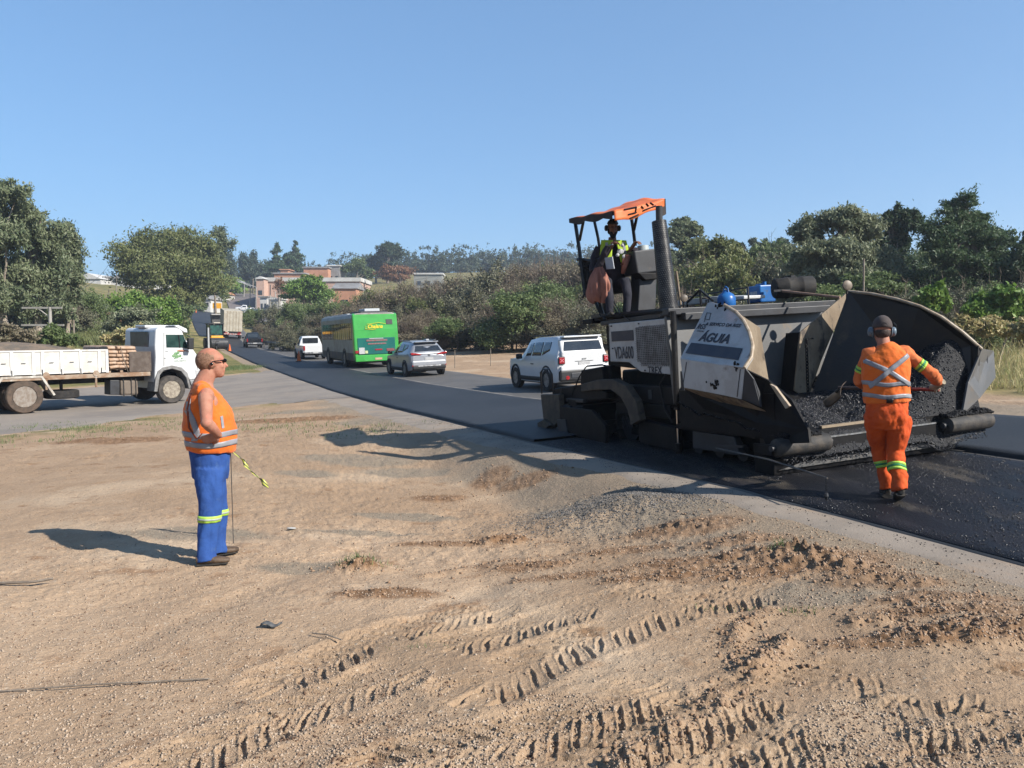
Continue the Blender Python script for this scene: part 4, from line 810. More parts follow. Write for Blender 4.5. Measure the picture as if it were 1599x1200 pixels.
# ---------------- supervisor seen from the side
def supervisor():
    q = P(330, 876, 6.5); e = empty('person', (q.x, q.y, gh(q.x, q.y)+.0), R(27), 'bald man in orange sleeveless vest and blue trousers standing hand on hip', 'person')
    b = MB(); head(b, (.038, 0, 1.665), 1.06, yaw=0, pitch=-2)
    b.tube([(-.035, 0, 1.44), (-.02, 0, 1.52), (.012, 0, 1.585), (.02, 0, 1.62)], [.10, .075, .068, .062], n=18)
    b.tube([(0, 0, .95), (.01, 0, 1.1), (0, 0, 1.25), (-.02, 0, 1.4), (-.025, 0, 1.46)], [.13, .15, .14, .085, .06], n=18, rad2=[.15, .17, .16, .13, .08])
    b.ell((-.02, -.17, 1.405), (.064, .06, .075)); b.ell((-.02, .17, 1.405), (.064, .06, .075)); b.tube([(-.035, -.2, 1.43), (-.03, 0, 1.465), (-.035, .2, 1.43)], [.03, .05, .03], n=12)
    sh, el, wr = Vector((-.03, -.205, 1.41)), Vector((-.045, -.40, 1.215)), Vector((.055, -.285, 1.10))
    b.tube([sh, sh.lerp(el, .35), sh.lerp(el, .7), el], [.059, .055, .049, .042], n=14); b.tube([el, el.lerp(wr, .3), el.lerp(wr, .7), wr], [.045, .047, .036, .028], n=14); b.ell(el, (.048, .047, .046))
    hand(b, wr, (-.80, .42, -.35), (.1, .8, .1), curl=.12, thumb=-1)
    sh2, el2, wr2 = Vector((-.02, .205, 1.41)), Vector((-.06, .38, 1.2)), Vector((.09, .27, 1.08)); b.tube([sh2, sh2.lerp(el2, .5), el2], [.062, .056, .045], n=12); b.tube([el2, el2.lerp(wr2, .4), wr2], [.045, .043, .028], n=12)
    hand(b, wr2, (-.6, -.6, -.4), (0, -1, 0), curl=.15)
    body = b.build('body', m_skin, e); bake(body, .0065, 5)
    b = MB(); tlims(b, [(.93, -.17, .21, .185), (.955, -.178, .222, .198), (1.0, -.182, .232, .205), (1.1, -.198, .228, .21), (1.2, -.198, .205, .205), (1.28, -.192, .172, .20), (1.36, -.178, .125, .195), (1.42, -.145, .085, .18), (1.47, -.115, .05, .14), (1.505, -.098, .035, .10)])
    b.tube([(-.045, -.175, 1.455), (-.04, 0, 1.475), (-.045, .175, 1.455)], [.045, .06, .045], n=12)
    v = b.build('vest', m_hvo, e); bake(v, .008, 6, folds(7, 9, .028, 3)); v['label'] = 'orange sleeveless high visibility vest'
    for z0, z1 in ((.985, 1.03), (1.065, 1.11)): ring('reflective_band', v, (.02, 0, z0), (.02, 0, z1), 0, 1, m_sil, v, R0=.4, n=90, wob=.006)
    strap('reflective_strap', v, [(-.155, 0, 1.41), (-.165, 0, 1.30), (-.13, 0, 1.22), (-.10, 0, 1.12), (-.12, 0, 1.04)], (0, 1, 0), (1, 0, .1), .045, m_sil, v)
    strap('reflective_strap', v, [(.10, 0, 1.14), (.09, 0, 1.24)], (0, 1, 0), (1, 0, .3), .022, m_sil, v)
    strap('vest_piping', v, [(-.13, 0, 1.44), (-.16, 0, 1.3), (-.155, 0, 1.15), (-.10, 0, 1.06), (-.06, 0, 1.11)], (0, 1, 0), (1, 0, .2), .012, M('dark_seam', (.25, .05, .02), rough=.8), v, off=.006)
    # armhole skin patch: chest side seen through the vest opening
    b = MB(); b.ell((.035, -.145, 1.335), (.038, .045, .075)); ch = b.build('bare_side', m_skin, body, smooth='all')
    b = MB()
    tlims(b, [(.70, -.135, .15, .15), (.78, -.14, .17, .165), (.86, -.148, .18, .175), (.93, -.155, .19, .172), (.965, -.15, .185, .165)])
    for s_, dx in ((-1, -.035), (1, .06)):
        b.tube([(.01+dx*.2, s_*.085, .80), (.008+dx*.5, s_*.095, .66), (.018+dx*.7, s_*.10, .54), (.015+dx*.8, s_*.105, .42), (-.002+dx, s_*.105, .25), (-.012+dx, s_*.11, .12), (-.01+dx, s_*.115, .035)],
               [.130, .116, .098, .086, .078, .074, .080], n=20, rad2=[.098, .096, .086, .078, .071, .068, .074], up=(1, 0, 0))
    t = b.build('trousers', m_blu, e); bake(t, .009, 6, folds(11, 3.5, .034, 9)); t['label'] = 'blue work trousers with lime knee bands'
    for s_, dx in ((-1, -.035), (1, .06)):
        a = (.0+dx*.85, s_*.105, .36); c = (.003+dx*.85, s_*.105, .415); ring('knee_band', t, a, c, 0, 1, m_lime, t, R0=.16); ring('knee_stripe', t, a, c, .36, .64, M('grey_tape', (.45, .5, .45), rough=.4), t, R0=.16, off=.007)
    for s_, dx in ((-1, -.035), (1, .075)):
        b = MB(); foot(b, (-.095+dx, s_*.115, .008), (.165+dx, s_*.15, .005)); b.tube([(-.035+dx, s_*.115, .05), (-.03+dx, s_*.115, .1)], [.05, .046], n=12); sh_ = b.build('shoe', m_boot, e); bake(sh_, .007, 3)
        b = MB(); b.tube([(-.09+dx, s_*.116, .01), (.0+dx, s_*.13, .01), (.15+dx, s_*.15, .01)], [.045, .048, .04], n=12, rad2=[.012, .012, .01], up=(0, 1, 0)); b.build('sole', m_bootk, sh_, smooth=True)
    b = MB(); X = TRS((.038, 0, 1.665), (0, -2, 0), (1.06, 1.06, 1.06)); b.T = X; b.ell((-.014, 0, .026), (.1016, .0797, .0962), n=40, m=26)
    keep = []
    for f in b.f:
        c = sum((Vector(b.v[i]) for i in f), Vector())/len(f); l = X.inverted() @ c
        nz = .012*math.sin(l.x*160)+.008*math.sin(l.y*210)
        if l.x < .022 + nz*.5 - max(0, l.z-.05)*.6 and -.055 < l.z < .085 + nz*.4 - max(0, .03+l.x)*.4: keep.append(f)
    h = MB(); h.add(b.v, keep); h.build('hair', m_hair, e, smooth='all')
    b = MB(); b.T = X
    for s_ in (-1, 1): b.tube([(.0, s_*.084, .018), (.05, s_*.084, .022), (.09, s_*.066, .024)], .0045, n=6); b.ell((.096, s_*.034, .02), (.014, .032, .017), (0, 0, -s_*22))
    b.tube([(.103, -.02, .024), (.108, 0, .026), (.103, .02, .024)], .004, n=6); b.ell((-.004, -.086, .0), (.012, .007, .014)); b.build('sunglasses', m_lens, e, smooth='all')
supervisor()

# ---------------- worker seen from behind with the shovel
def worker():
    q = P(1388, 779, 7.3); rz = R(-18); e = empty('person', (q.x, q.y, g(q.x, q.y)+.022), rz, 'worker in orange overalls and grey cap seen from behind with shovel at paver', 'person')
    e.scale = (.93, 1, 1); W = Matrix.Translation(e.location) @ Matrix.Rotation(rz, 4, 'Z') @ Matrix.Diagonal((.93, 1, 1, 1)); WI = W.inverted()
    h0 = WI @ P(1466, 609, 7.52); h1 = WI @ P(1312, 606, 8.35)     # shovel handle
    b = MB(); hx = head(b, (-.105, .065, 1.60), 1.05, yaw=90, pitch=8)
    b.tube([(-.085, .0, 1.42), (-.09, .02, 1.48), (-.10, .045, 1.545)], [.075, .062, .06], n=16); b.tube([(-.07, 0, 1.0), (-.07, 0, 1.4)], [.1, .1], n=14)
    rg = h0.lerp(h1, .035); lg = h0.lerp(h1, .70); sR = Vector((.10, 0, 1.395)); eR = Vector((.350, .01, 1.21)); wR = rg + Vector((.035, -.06, .06))
    sL = Vector((-.235, 0, 1.39)); eL = Vector((-.315, .08, 1.13)); wL = lg + Vector((.0, -.09, .02))
    b.tube([sR, eR, wR], [.04, .035, .025], n=10); b.tube([sL, eL, wL], [.04, .035, .025], n=10); b.tube([(-.07, 0, 1.38), sR], [.04, .04], n=8); b.tube([(-.07, 0, 1.38), sL], [.04, .04], n=8)
    body = b.build('body', m_skin, e); bake(body, .008, 4)
    m_gl = M('pale_work_glove', (.44, .38, .28), (.30, .25, .18), sc=14, rough=.9, bump=.003)
    for wv, gp, sd in ((wR, rg, 1), (wL, lg, -1)):
        g_ = MB(); f = (h1-h0).normalized(); out = (wv-gp); out = (out - f*out.dot(f)).normalized(); s2 = f.cross(out)
        g_.tube([wv + (wv-gp)*.5, wv, gp + out*.035], [.036, .035, .032], n=12)
        g_.tube([gp + out*.028 - f*.045, gp + out*.03, gp + out*.028 + f*.045], [.026, .032, .028], n=12)
        for k in range(4):
            c = gp + f*(-.036+.024*k); pts = []
            for a in (-20, 30, 80, 130, 175): pts.append(c + (out*math.cos(R(a)) + s2*math.sin(R(a)))*.027)
            g_.tube(pts, [.0125, .012, .0115, .011, .009], n=8)
        pts = [gp + (out*math.cos(R(a)) - s2*math.sin(R(a)))*.029 - f*(.04-.012*i) for i, a in enumerate((0, 40, 85, 125))]; g_.tube(pts, [.015, .014, .012, .010], n=8)
        gg = g_.build('glove', m_gl, e); bake(gg, .005, 2)
    b = MB()
    tlims(b, [(.93, -.262, .178, .145, .0), (.98, -.27, .18, .15, .0), (1.08, -.275, .17, .145, -.005), (1.2, -.29, .168, .14, -.01), (1.32, -.295, .158, .135, -.01), (1.39, -.27, .135, .12, 0), (1.44, -.20, .04, .10, .005), (1.475, -.16, -.01, .075, .015)])
    v = b.build('vest', m_hvo, e); bake(v, .008, 6, folds(8, 6, .032, 13)); v['label'] = 'orange vest with silver cross on the back'
    for z0, z1 in ((.975, 1.015), (1.09, 1.13)): ring('reflective_band', v, (-.05, 0, z0), (-.05, 0, z1), 0, 1, m_sil, v, R0=.4, n=90, wob=.008)
    strap('reflective_cross', v, [(-.285, -.2, 1.325), (-.06, -.2, 1.23), (.15, -.2, 1.10)], (0, 1, 0), (.2, 0, 1), .046, m_sil, v, off=.005)
    strap('reflective_cross', v, [(.15, -.2, 1.40), (-.03, -.2, 1.26), (-.23, -.2, 1.08)], (0, 1, 0), (-.5, 0, 1), .046, m_sil, v, off=.007)
    strap('vest_badge', v, [(-.075, -.2, .955), (-.015, -.2, .955)], (0, 1, 0), (0, 0, 1), .04, m_dk, v, off=.006, n=4)
    b = MB()
    b.tube([sR+Vector((-.06, 0, 0)), sR, sR.lerp(eR, .5), eR, eR.lerp(wR, .5), eR.lerp(wR, .9)], [.078, .074, .060, .054, .050, .043], n=18)
    b.tube([sL+Vector((.06, 0, 0)), sL, sL.lerp(eL, .5), eL, eL.lerp(wL, .5), eL.lerp(wL, .9)], [.074, .071, .057, .052, .050, .043], n=18)
    b.tube([(-.24, 0, 1.385), (-.07, .0, 1.38), (.10, 0, 1.385)], [.065, .06, .065], n=14)
    s = b.build('shirt', M('orange_shirt', (.83, .22, .07), (.70, .17, .05), sc=5, rough=.9, bump=.007, bsc=12), e); bake(s, .008, 5, folds(9, 10, .034, 21))
    for a, c in ((sR, eR), (sL, eL)):
        for t0, t1, mm in ((.50, .57, m_lime), (.57, .64, m_grn), (.64, .71, m_lime)): ring('sleeve_band', s, a, c, t0, t1, mm, s, R0=.12, rows=1, off=.004)
    b = MB()
    tlims(b, [(.70, -.215, .135, .12, .0), (.78, -.228, .148, .135, -.012), (.86, -.232, .154, .138, -.015), (.93, -.235, .155, .13, -.005), (.97, -.24, .155, .125, 0)])
    b.ell((-.13, -.06, .80), (.088, .085, .10)); b.ell((.055, -.06, .80), (.088, .085, .10))
    L_ = [(-.135, .0, .80), (-.122, .07, .66), (-.098, .13, .54), (-.075, .16, .46), (-.045, .14, .32), (-.02, .11, .20), (-.005, .10, .09)]
    R_ = [(.06, -.01, .80), (.068, -.005, .66), (.060, .01, .54), (.052, .02, .46), (.058, -.06, .32), (.068, -.13, .20), (.075, -.16, .13)]
    for l in (L_, R_): b.tube(l, [.114, .100, .086, .080, .074, .070, .073], n=20, rad2=[.118, .108, .092, .084, .078, .073, .076])
    t = b.build('trousers', m_hvo2, e); bake(t, .008, 5, folds(9, 6, .044, 27)); t['label'] = 'bright orange trousers with lime and green knee bands'
    for l, R0 in ((L_, .105), (R_, .13)):
        a, c = Vector(l[3]), Vector(l[5])
        for t0, t1, mm in ((.42, .50, m_lime), (.50, .57, m_grn), (.57, .65, m_lime)): ring('knee_band', t, a, c, t0, t1, mm, t, R0=R0, rows=1, off=.004)
    for heel, toe, up in (((-.005, .06, .01), (-.01, .33, .005), 0), ((.077, -.19, .085), (.08, .03, .0), 1)):
        b = MB(); foot(b, heel, toe, h=.085, w=.052); b.tube([Vector(heel)+Vector((0, .06, .05)), Vector(heel)+Vector((0, .05 - .02*up, .13))], [.055, .052], n=12); bo = b.build('boot', m_bootk, e); bake(bo, .007, 3)
        b = MB(); hh, tt = Vector(heel), Vector(toe)
        b.tube([hh+Vector((0, .0, .012)), hh.lerp(tt, .5)+Vector((0, 0, .008)), tt+Vector((0, 0, .008))], [.05, .052, .04], n=12, rad2=[.018, .013, .011], up=(1, 0, 0)); b.build('sole', M('worn_sole', (.10, .085, .07), (.03, .03, .03), sc=12, rough=.8), bo, smooth=True)
    # cap and ear muffs
    m_cap = M('grey_brown_cap', (.105, .085, .08), (.075, .06, .058), sc=9, rough=.9, bump=.003)
    b = MB(); b.T = hx; b.ell((-.014, 0, .035), (.112, .088, .105), n=28, m=18); kp = [f for f in b.f if (hx.inverted() @ (sum((Vector(b.v[i]) for i in f), Vector())/len(f))).z > .018]
    h = MB(); h.add(b.v, kp); cp = h.build('cap', m_cap, e, smooth='all', solid=.004)
    b = MB(); b.T = hx; b.add([(.07, -.075, .04), (.07, .075, .04), (.17, .055, .025), (.17, -.055, .025), (.07, -.075, .035), (.07, .075, .035), (.17, .055, .02), (.17, -.055, .02)], [(0,1,2,3),(7,6,5,4),(0,4,5,1),(1,5,6,2),(2,6,7,3),(3,7,4,0)]); b.build('cap_brim', m_cap, cp)
    b = MB(); b.T = hx; b.tube([(-.118, -.032, .035), (-.124, -.018, .052), (-.126, 0, .060), (-.124, .018, .052), (-.118, .032, .035)], .003, n=5); b.tube([(-.119, -.02, .035), (-.126, 0, .045), (-.119, .02, .035)], .003, n=5); b.build('cap_emblem', m_dk, cp)
    b = MB(); b.T = hx; b.ell((-.045, 0, -.02), (.066, .072, .055), n=16, m=10); b.build('hair', M('dark_hair', (.05, .035, .03), (.09, .06, .05), sc=60, rough=.8, bump=.003, bsc=120), e, smooth='all')
    m_muf = M('grey_blue_muff', (.17, .23, .29), (.12, .16, .2), sc=9, rough=.35)
    for s_ in (-1, 1):
        b = MB(); b.T = hx; b.lathe([(0, 0), (.036, .0), (.042, .012), (.042, .03), (.034, .043), (.018, .048), (0, .049)], (-.002, s_*.078, -.005), (0, s_, 0), 22); b.ell((-.002, s_*.084, -.005), (.046, .012, .05)); mf = b.build('ear_muff', m_muf, e, smooth=True)
        b = MB(); b.T = hx; b.tube([(0, s_*.118, .0), (-.01, s_*.122, .05), (-.012, s_*.10, .075)], .005, n=6); b.build('muff_arm', m_dk, mf)
    # shovel
    sh = empty('shovel', W @ h0, 0, 'long handled shovel with a steel blade held across by the orange worker', 'shovel'); a = W @ h0; bb = W @ h1; d = bb - a
    q = MB(); q.tube([(0, 0, 0), d*.28], .0165, n=10); q.build('grip', M('red_brown_wood', (.38, .06, .035), (.2, .04, .03), sc=20, rough=.5), sh, smooth=True)
    q = MB(); q.tube([d*.28, d*.75, d*1.02], [.0165, .0175, .02], n=10); q.build('handle', M('tarred_wood', (.05, .035, .03), (.09, .06, .05), sc=20, rough=.6), sh, smooth=True)
    tip = P(1272, 636, 8.75) - a; t2 = P(1312, 607, 8.33) - a; ax = (tip-t2).normalized(); sd = Vector((.25, .93, .30)); sd = (sd - ax*sd.dot(ax)).normalized(); nn = ax.cross(sd)
    def bl(u, v):
        w = .115*(1 - .0*u)*(1 if u < .6 else math.sqrt(max(0, 1-((u-.6)/.42)**2))); s_ = (v-.5)*2; return t2 + ax*(u*.34-.02) + sd*s_*w + nn*(.03*s_*s_ + .02*math.sin(u*3))
    q = MB(); q.grid(bl, 14, 10); q.build('blade', M('worn_blade', (.16, .11, .075), (.06, .05, .045), sc=8, rough=.4, metal=.5), sh, smooth='all', solid=.004)
    q = MB(); q.tube([d*.96, t2+ax*.08], [.022, .018], n=8); q.build('socket', m_dk, sh, smooth=True)
worker()

# ---------------- operator on the paver
def operator():
    c = PY(955, 470, -1.12); e = bpy.data.objects.new('person', None); col.objects.link(e)
    fw_ = Vector((.06, -.99, 0)).normalized(); e.location = PM @ c; e.rotation_euler = (R(0), R(-3), math.atan2(fw_.y, fw_.x))
    tag(e, 'bearded operator in dark jacket and yellow vest seated on the paver under the canopy', 'person')
    k = 12.8/1200.                       # metres per photo pixel here;  local X faces the camera, Y to his left (picture right), Z up
    def L(px, py, x=0): return Vector((x, (px-955)*k, (470-py)*k))
    m_dj = M('dark_plum_jacket', (.022, .018, .026), (.035, .028, .04), sc=6, rough=.8, bump=.006, bsc=14); m_yv = M('yellow_hi_vis', (.52, .72, .04), (.42, .62, .05), sc=6, rough=.7, bump=.004, bsc=16)
    m_sk2 = M('tanned_skin', (.24, .12, .08), (.19, .09, .06), sc=9, rough=.55)
    b = MB(); hc = L(956, 358, .05); hx = head(b, hc, 1.08, pitch=10); b.tube([L(956, 392), L(956, 372, .02)], [.08, .065], n=14)
    hp_ = L(955, 387, .42); b.tube([L(930, 420, .1), L(940, 408, .25), hp_+Vector((-.06, -.05, -.02))], [.04, .035, .03], n=10); hand(b, hp_+Vector((-.05, -.06, .0)), (.3, 1, .05), (.2, .0, -1), curl=.45, thumb=1, size=1.05)
    hr = L(985, 385, .36); b.tube([L(978, 400, .1), hr], [.04, .03], n=10); hand(b, hr, (.9, .35, -.1), (0, 0, -1), curl=.3, size=1.0, thumb=-1)
    body = b.build('body', m_sk2, e); bake(body, .007, 4)
    b = MB(); T_ = [(L(955, 452), .15, .22), (L(955, 430), .15, .23), (L(955, 410), .15, .25), (L(955, 394), .13, .27), (L(956, 385), .10, .20), (L(956, 379), .08, .12)]
    b.tube([t[0] for t in T_], [t[1] for t in T_], n=24, rad2=[t[2] for t in T_], up=(1, 0, 0))
    b.tube([L(937, 389), L(929, 404, .0), L(926, 425, .06), L(930, 424, .16), L(940, 400, .30), L(944, 391, .34)], [.085, .08, .075, .07, .055, .05], n=16)
    b.tube([L(975, 389), L(983, 398, .02), L(988, 408, .12), L(986, 394, .28)], [.085, .075, .065, .05], n=16)
    j = b.build('jacket', m_dj, e); bake(j, .009, 5, folds(8, 8, .02, 33))
    b = MB()
    for s_, (x0, x1) in ((-1, (934, 952)), (1, (960, 977))):
        def vf(u, v, s_=s_, x0=x0, x1=x1):
            px = x0 + (x1-x0)*u + (6*v if s_ > 0 else -1*v) + (1-v)*(2 if s_ < 0 else -2); py = 379 + v*(34 if s_ > 0 else 34); p = L(px, py); rx = .165 - .03*max(0, .3-v); p.x = rx*math.sqrt(max(.05, 1-(p.y/.36)**2)) + .030 + .006*math.sin(v*14+u*5); return p
        b.grid(vf, 10, 22)
    v = b.build('vest', m_yv, e, smooth='all', solid=.012)
    b = MB()
    for x0 in (942, 968):
        def vf2(u, v, x0=x0):
            px = x0 + 4*u + (5*v if x0 > 950 else -1*v); p = L(px, 383 + v*26); p.x = .165*math.sqrt(max(.05, 1-(p.y/.36)**2)) + .046; return p
        b.grid(vf2, 2, 20)
    b.build('reflective_strap', m_sil, v, smooth='all')
    b = MB()
    for s_ in (-1, 1): b.tube([L(955+s_*8, 450), L(955+s_*12, 446, .22), L(955+s_*14, 444, .40), L(957+s_*14, 470, .46), L(957+s_*12, 492, .46)], [.1, .095, .085, .07, .055], n=16)
    t = b.build('trousers', M('dark_navy_cloth', (.018, .02, .032), (.03, .03, .045), sc=5, rough=.85), e); bake(t, .010, 4, folds(6, 8, .02, 37))
    for s_ in (-1, 1):
        b = MB(); h_ = L(957+s_*12, 497, .42); foot(b, h_+Vector((-.05, 0, 0)), h_+Vector((.2, 0, 0))); bo = b.build('boot', m_bootk, e); bake(bo, .009, 2)
    b = MB(); b.T = hx; b.ell((.038, 0, -.075), (.058, .062, .062), n=16, m=10); b.ell((.05, 0, -.115), (.045, .05, .05)); b.ell((.0, .05, -.05), (.04, .03, .05)); b.ell((.0, -.05, -.05), (.04, .03, .05)); bd = b.build('beard', M('black_beard', (.008, .007, .007), (.02, .016, .015), sc=60, rough=.8, bump=.004, bsc=90), e); bake(bd, .008, 3)
    b = MB(); b.T = hx; b.ell((-.014, 0, .035), (.110, .087, .103), n=28, m=18); kp = [f for f in b.f if (hx.inverted() @ (sum((Vector(b.v[i]) for i in f), Vector())/len(f))).z > .045]; h = MB(); h.add(b.v, kp); cp = h.build('cap', m_dk, e, smooth='all', solid=.004)
    for s_ in (-1, 1):
        b = MB(); b.T = hx; b.lathe([(0, 0), (.04, .0), (.046, .012), (.046, .03), (.03, .045), (0, .049)], (-.002, s_*.078, -.005), (0, s_, 0), 22); b.build('ear_muff', m_dk, e, smooth=True)
        b = MB(); b.T = hx; b.ell((.090, s_*.03, .012), (.008, .013, .006)); b.build('eye', m_lens, e, smooth='all')
    b = MB()
    for i, (x, y, w, h_) in enumerate([(962, 399, 9, 7), (968, 407, 8, 6), (957, 405, 5, 5), (964, 391, 5, 4)]): b.ell(L(x, y, .36+.02*i), (.03, w*k*.6, h_*k*.6), (0, 20*i, 30*i), n=8, m=6)
    b.build('crumpled_papers', M('white_paper', (.7, .7, .7), (.4, .4, .42), sc=25, rough=.7), j)
    b = MB(); b.tube([L(967, 420, .33), L(972, 405, .36), L(966, 432, .34)], [.05, .07, .03], n=10); b.build('rag', MATS['faded_brown_cloth'], j, smooth='all')
operator()
# ================================================================ vehicles   (local: +X forward, +Y left, z up, origin on the road under the middle)
m_tyre = M('tyre_rubber', (.025, .024, .024), (.045, .04, .036), sc=9, rough=.85, bump=.003, bsc=40)
m_tyred = M('dusty_tyre', (.14, .10, .075), (.09, .07, .055), sc=6, rough=.95, bump=.003, bsc=40)
m_rim = MATS['scraped_edge']
m_alloy = M('alloy_rim', (.45, .46, .48), (.2, .2, .21), sc=9, rough=.35, metal=.7)
m_red = M('red_lamp', (.45, .012, .02), (.3, .01, .015), sc=20, rough=.15, coat=.6)
m_plastic = M('dark_trim', (.02, .021, .023), (.03, .03, .032), sc=9, rough=.6)
m_plate = M('pale_plate', (.62, .62, .62), (.45, .45, .45), sc=40, rough=.4)
m_wht = M('white_car_paint', (.80, .81, .82), (.76, .77, .78), sc=2, rough=.25, coat=.7)
m_slv = M('silver_car_paint', (.44, .46, .50), (.40, .42, .46), sc=2, rough=.28, metal=.3, coat=.7)
m_bkc = M('black_car_paint', (.012, .014, .018), rough=.2, coat=.8)
m_glz = M('tinted_window', (.018, .022, .028), (.03, .035, .04), sc=2, rough=.05, spec=.9)
def wheel(name, par, c, r=.34, w=.22, side=1, rim=None, truck=False, tyre=None):
    n = (0, side, 0); c = Vector(c); tyre = tyre or m_tyre; rim = rim or m_alloy; k = r
    q = MB(); h = w/2; q.lathe([(k*.62, -h), (k*.93, -h), (k, -h*.7), (k, h*.7), (k*.93, h), (k*.66, h), (k*.62, h*.6)], c, n, 36); ty = q.build(name, tyre, par, smooth=True)
    q = MB()
    if truck: q.lathe([(0, h*.2), (k*.12, h*.3), (k*.2, h*.25), (k*.22, -h*.2), (k*.5, -h*.15), (k*.54, h*.6), (k*.6, h*.95), (k*.63, h*.9)], c, n, 30)
    else: q.lathe([(0, h*.45), (k*.1, h*.5), (k*.14, h*.3), (k*.56, h*.1), (k*.60, h*.8), (k*.64, h*.85)], c, n, 30)
    rm = q.build('rim', rim, ty, smooth=True); q = MB(); d, u, v = frame_of(n)
    if truck:
        for i in range(10): a = 2*math.pi*i/10; p = c + (u*math.cos(a)+v*math.sin(a))*k*.36; q.cyl(p - d*h*.25, p + d*h*.02, .022, n=8)
        q.cyl(c, c + d*h*.75, k*.2, k*.15, 16)
        q.build('hub', m_dk, rm)
        q = MB()
        for i in range(8): a = 2*math.pi*(i+.5)/8; p = c + (u*math.cos(a)+v*math.sin(a))*k*.47; q.cyl(p - d*h*.10, p + d*h*.06, .05, n=10)
        q.build('vent_hole', m_dk, rm)
    else:
        for i in range(5): a = 2*math.pi*i/5; t = u*math.cos(a)+v*math.sin(a); s = d.cross(t); q.add([c+d*h*.62+s*.03, c+d*h*.62-s*.03, c+d*h*.75+t*k*.56-s*.022, c+d*h*.75+t*k*.56+s*.022], [(0,1,2,3)]); q.add([c+d*h*.5+s*.05, c+d*h*.5-s*.05, c+d*h*.62-s*.03, c+d*h*.62+s*.03], [(0,1,2,3)])
        q.build('spoke', rim, rm, solid=.015)
    return ty
class Shell:
    """lofted car body. stations: (x, zbottom, half width low, z belt, half width belt, z roof, half width roof)"""
    def __init__(s, st, mat, par, name='body', n=8):
        s.st = []
        for a, b in zip(st[:-1], st[1:]):
            for k in range(n): t = k/n; s.st.append(tuple(p*(1-t)+q*t for p, q in zip(a, b)))
        s.st.append(st[-1]); q = MB(); V = []; m = 21
        for S in s.st: V += [s.pt(S, u/(m-1)) for u in range(m)]
        F_ = []
        for i in range(len(s.st)-1):
            for j in range(m-1): F_.append((i*m+j, i*m+j+1, (i+1)*m+j+1, (i+1)*m+j))
            F_.append((i*m+m-1, i*m, (i+1)*m, (i+1)*m+m-1))
        F_ += [tuple(range(m)), tuple(range((len(s.st))*m-1, (len(s.st)-1)*m-1, -1))]
        F_ = [f[::-1] for f in F_]
        q.add(V, F_); s.o = q.build(name, mat, par, smooth=True)
    def pt(s, S, u):
        x, zb, wl, zt, wb, zr, wr = S
        prof = [(0.0, -wl*.96, zb), (.06, -wl, zb+.08), (.17, -wb-.005, zb+(zt-zb)*.5), (.27, -wb, zt-.04), (.30, -wb+.02, zt), (.42, -wr-.02, zr-.07), (.45, -wr+.05, zr-.012), (.5, 0, zr+.012)]
        sg = 1
        if u > .5: u = 1-u; sg = -1
        for a, b in zip(prof[:-1], prof[1:]):
            if u <= b[0] + 1e-9: t = (u-a[0])/(b[0]-a[0]); return Vector((x, sg*(a[1]*(1-t)+b[1]*t), a[2]*(1-t)+b[2]*t))
    def at(s, x, u):
        for a, b in zip(s.st[:-1], s.st[1:]):
            if a[0] <= x <= b[0] or b[0] <= x <= a[0]:
                t = 0 if a[0] == b[0] else (x-a[0])/(b[0]-a[0]); return s.pt(tuple(p*(1-t)+q*t for p, q in zip(a, b)), u)
        return s.pt(s.st[0] if abs(x-s.st[0][0]) < abs(x-s.st[-1][0]) else s.st[-1], u)
    def patch(s, name, quad, mat, par=None, off=.006, nu=10, nv=4):      # quad: 4 (x,u) corners
        def f(a, b):
            x = quad[0][0]*(1-a)*(1-b)+quad[1][0]*a*(1-b)+quad[2][0]*a*b+quad[3][0]*(1-a)*b; u = quad[0][1]*(1-a)*(1-b)+quad[1][1]*a*(1-b)+quad[2][1]*a*b+quad[3][1]*(1-a)*b
            p = s.at(x, u); e = .01; n = (s.at(x+e, u)-s.at(x-e, u)).cross(s.at(x, min(1, u+.005))-s.at(x, max(0, u-.005)))
            c = Vector((p.x*.9, 0, .7)); n = n if n.length > 0 else Vector((0, 0, 1)); n.normalize(); n = n if n.dot(p-c) > 0 else -n; return p + n*off
        q = MB(); q.grid(f, nu, nv); return q.build(name, mat, par or s.o, smooth='all', solid=.004)
def arches(sh, xs, r, hw, mat, par):
    for x in xs:
        for s_ in (-1, 1):
            q = MB(); q.lathe([(r*.85, -.12), (r, -.1), (r, .014), (r*.87, .02), (r*.85, -.12)], (x, s_*hw, r*.93), (0, s_, 0), 36); q.build('wheel_arch', mat, par, smooth=True)
def slab(name, par, c, d, mat, bevel=.01, rot=(0,0,0), T=(1,1)): q = MB(); q.box(c, d, rot, taper=T); return q.build(name, mat, par, bevel=bevel)
def place(e, x, y, rz, pitch=0, roll=0): e.location = (x, y, e.location.z); e.rotation_euler = (roll, pitch, rz)
HD = math.atan2(RD[1], RD[0])          # heading away along the highway
def on_road(s, p, dz): x, y = xy(s, p); return Vector((x, y, g(x, y)+dz))
def slope(x, y, rz, L=2.):
    a = g(x+math.cos(rz)*L, y+math.sin(rz)*L) - g(x-math.cos(rz)*L, y-math.sin(rz)*L); b = g(x-math.sin(rz), y+math.cos(rz)) - g(x+math.sin(rz), y-math.cos(rz)); return (math.atan2(b, 2), -math.atan2(a, 2*L), rz)

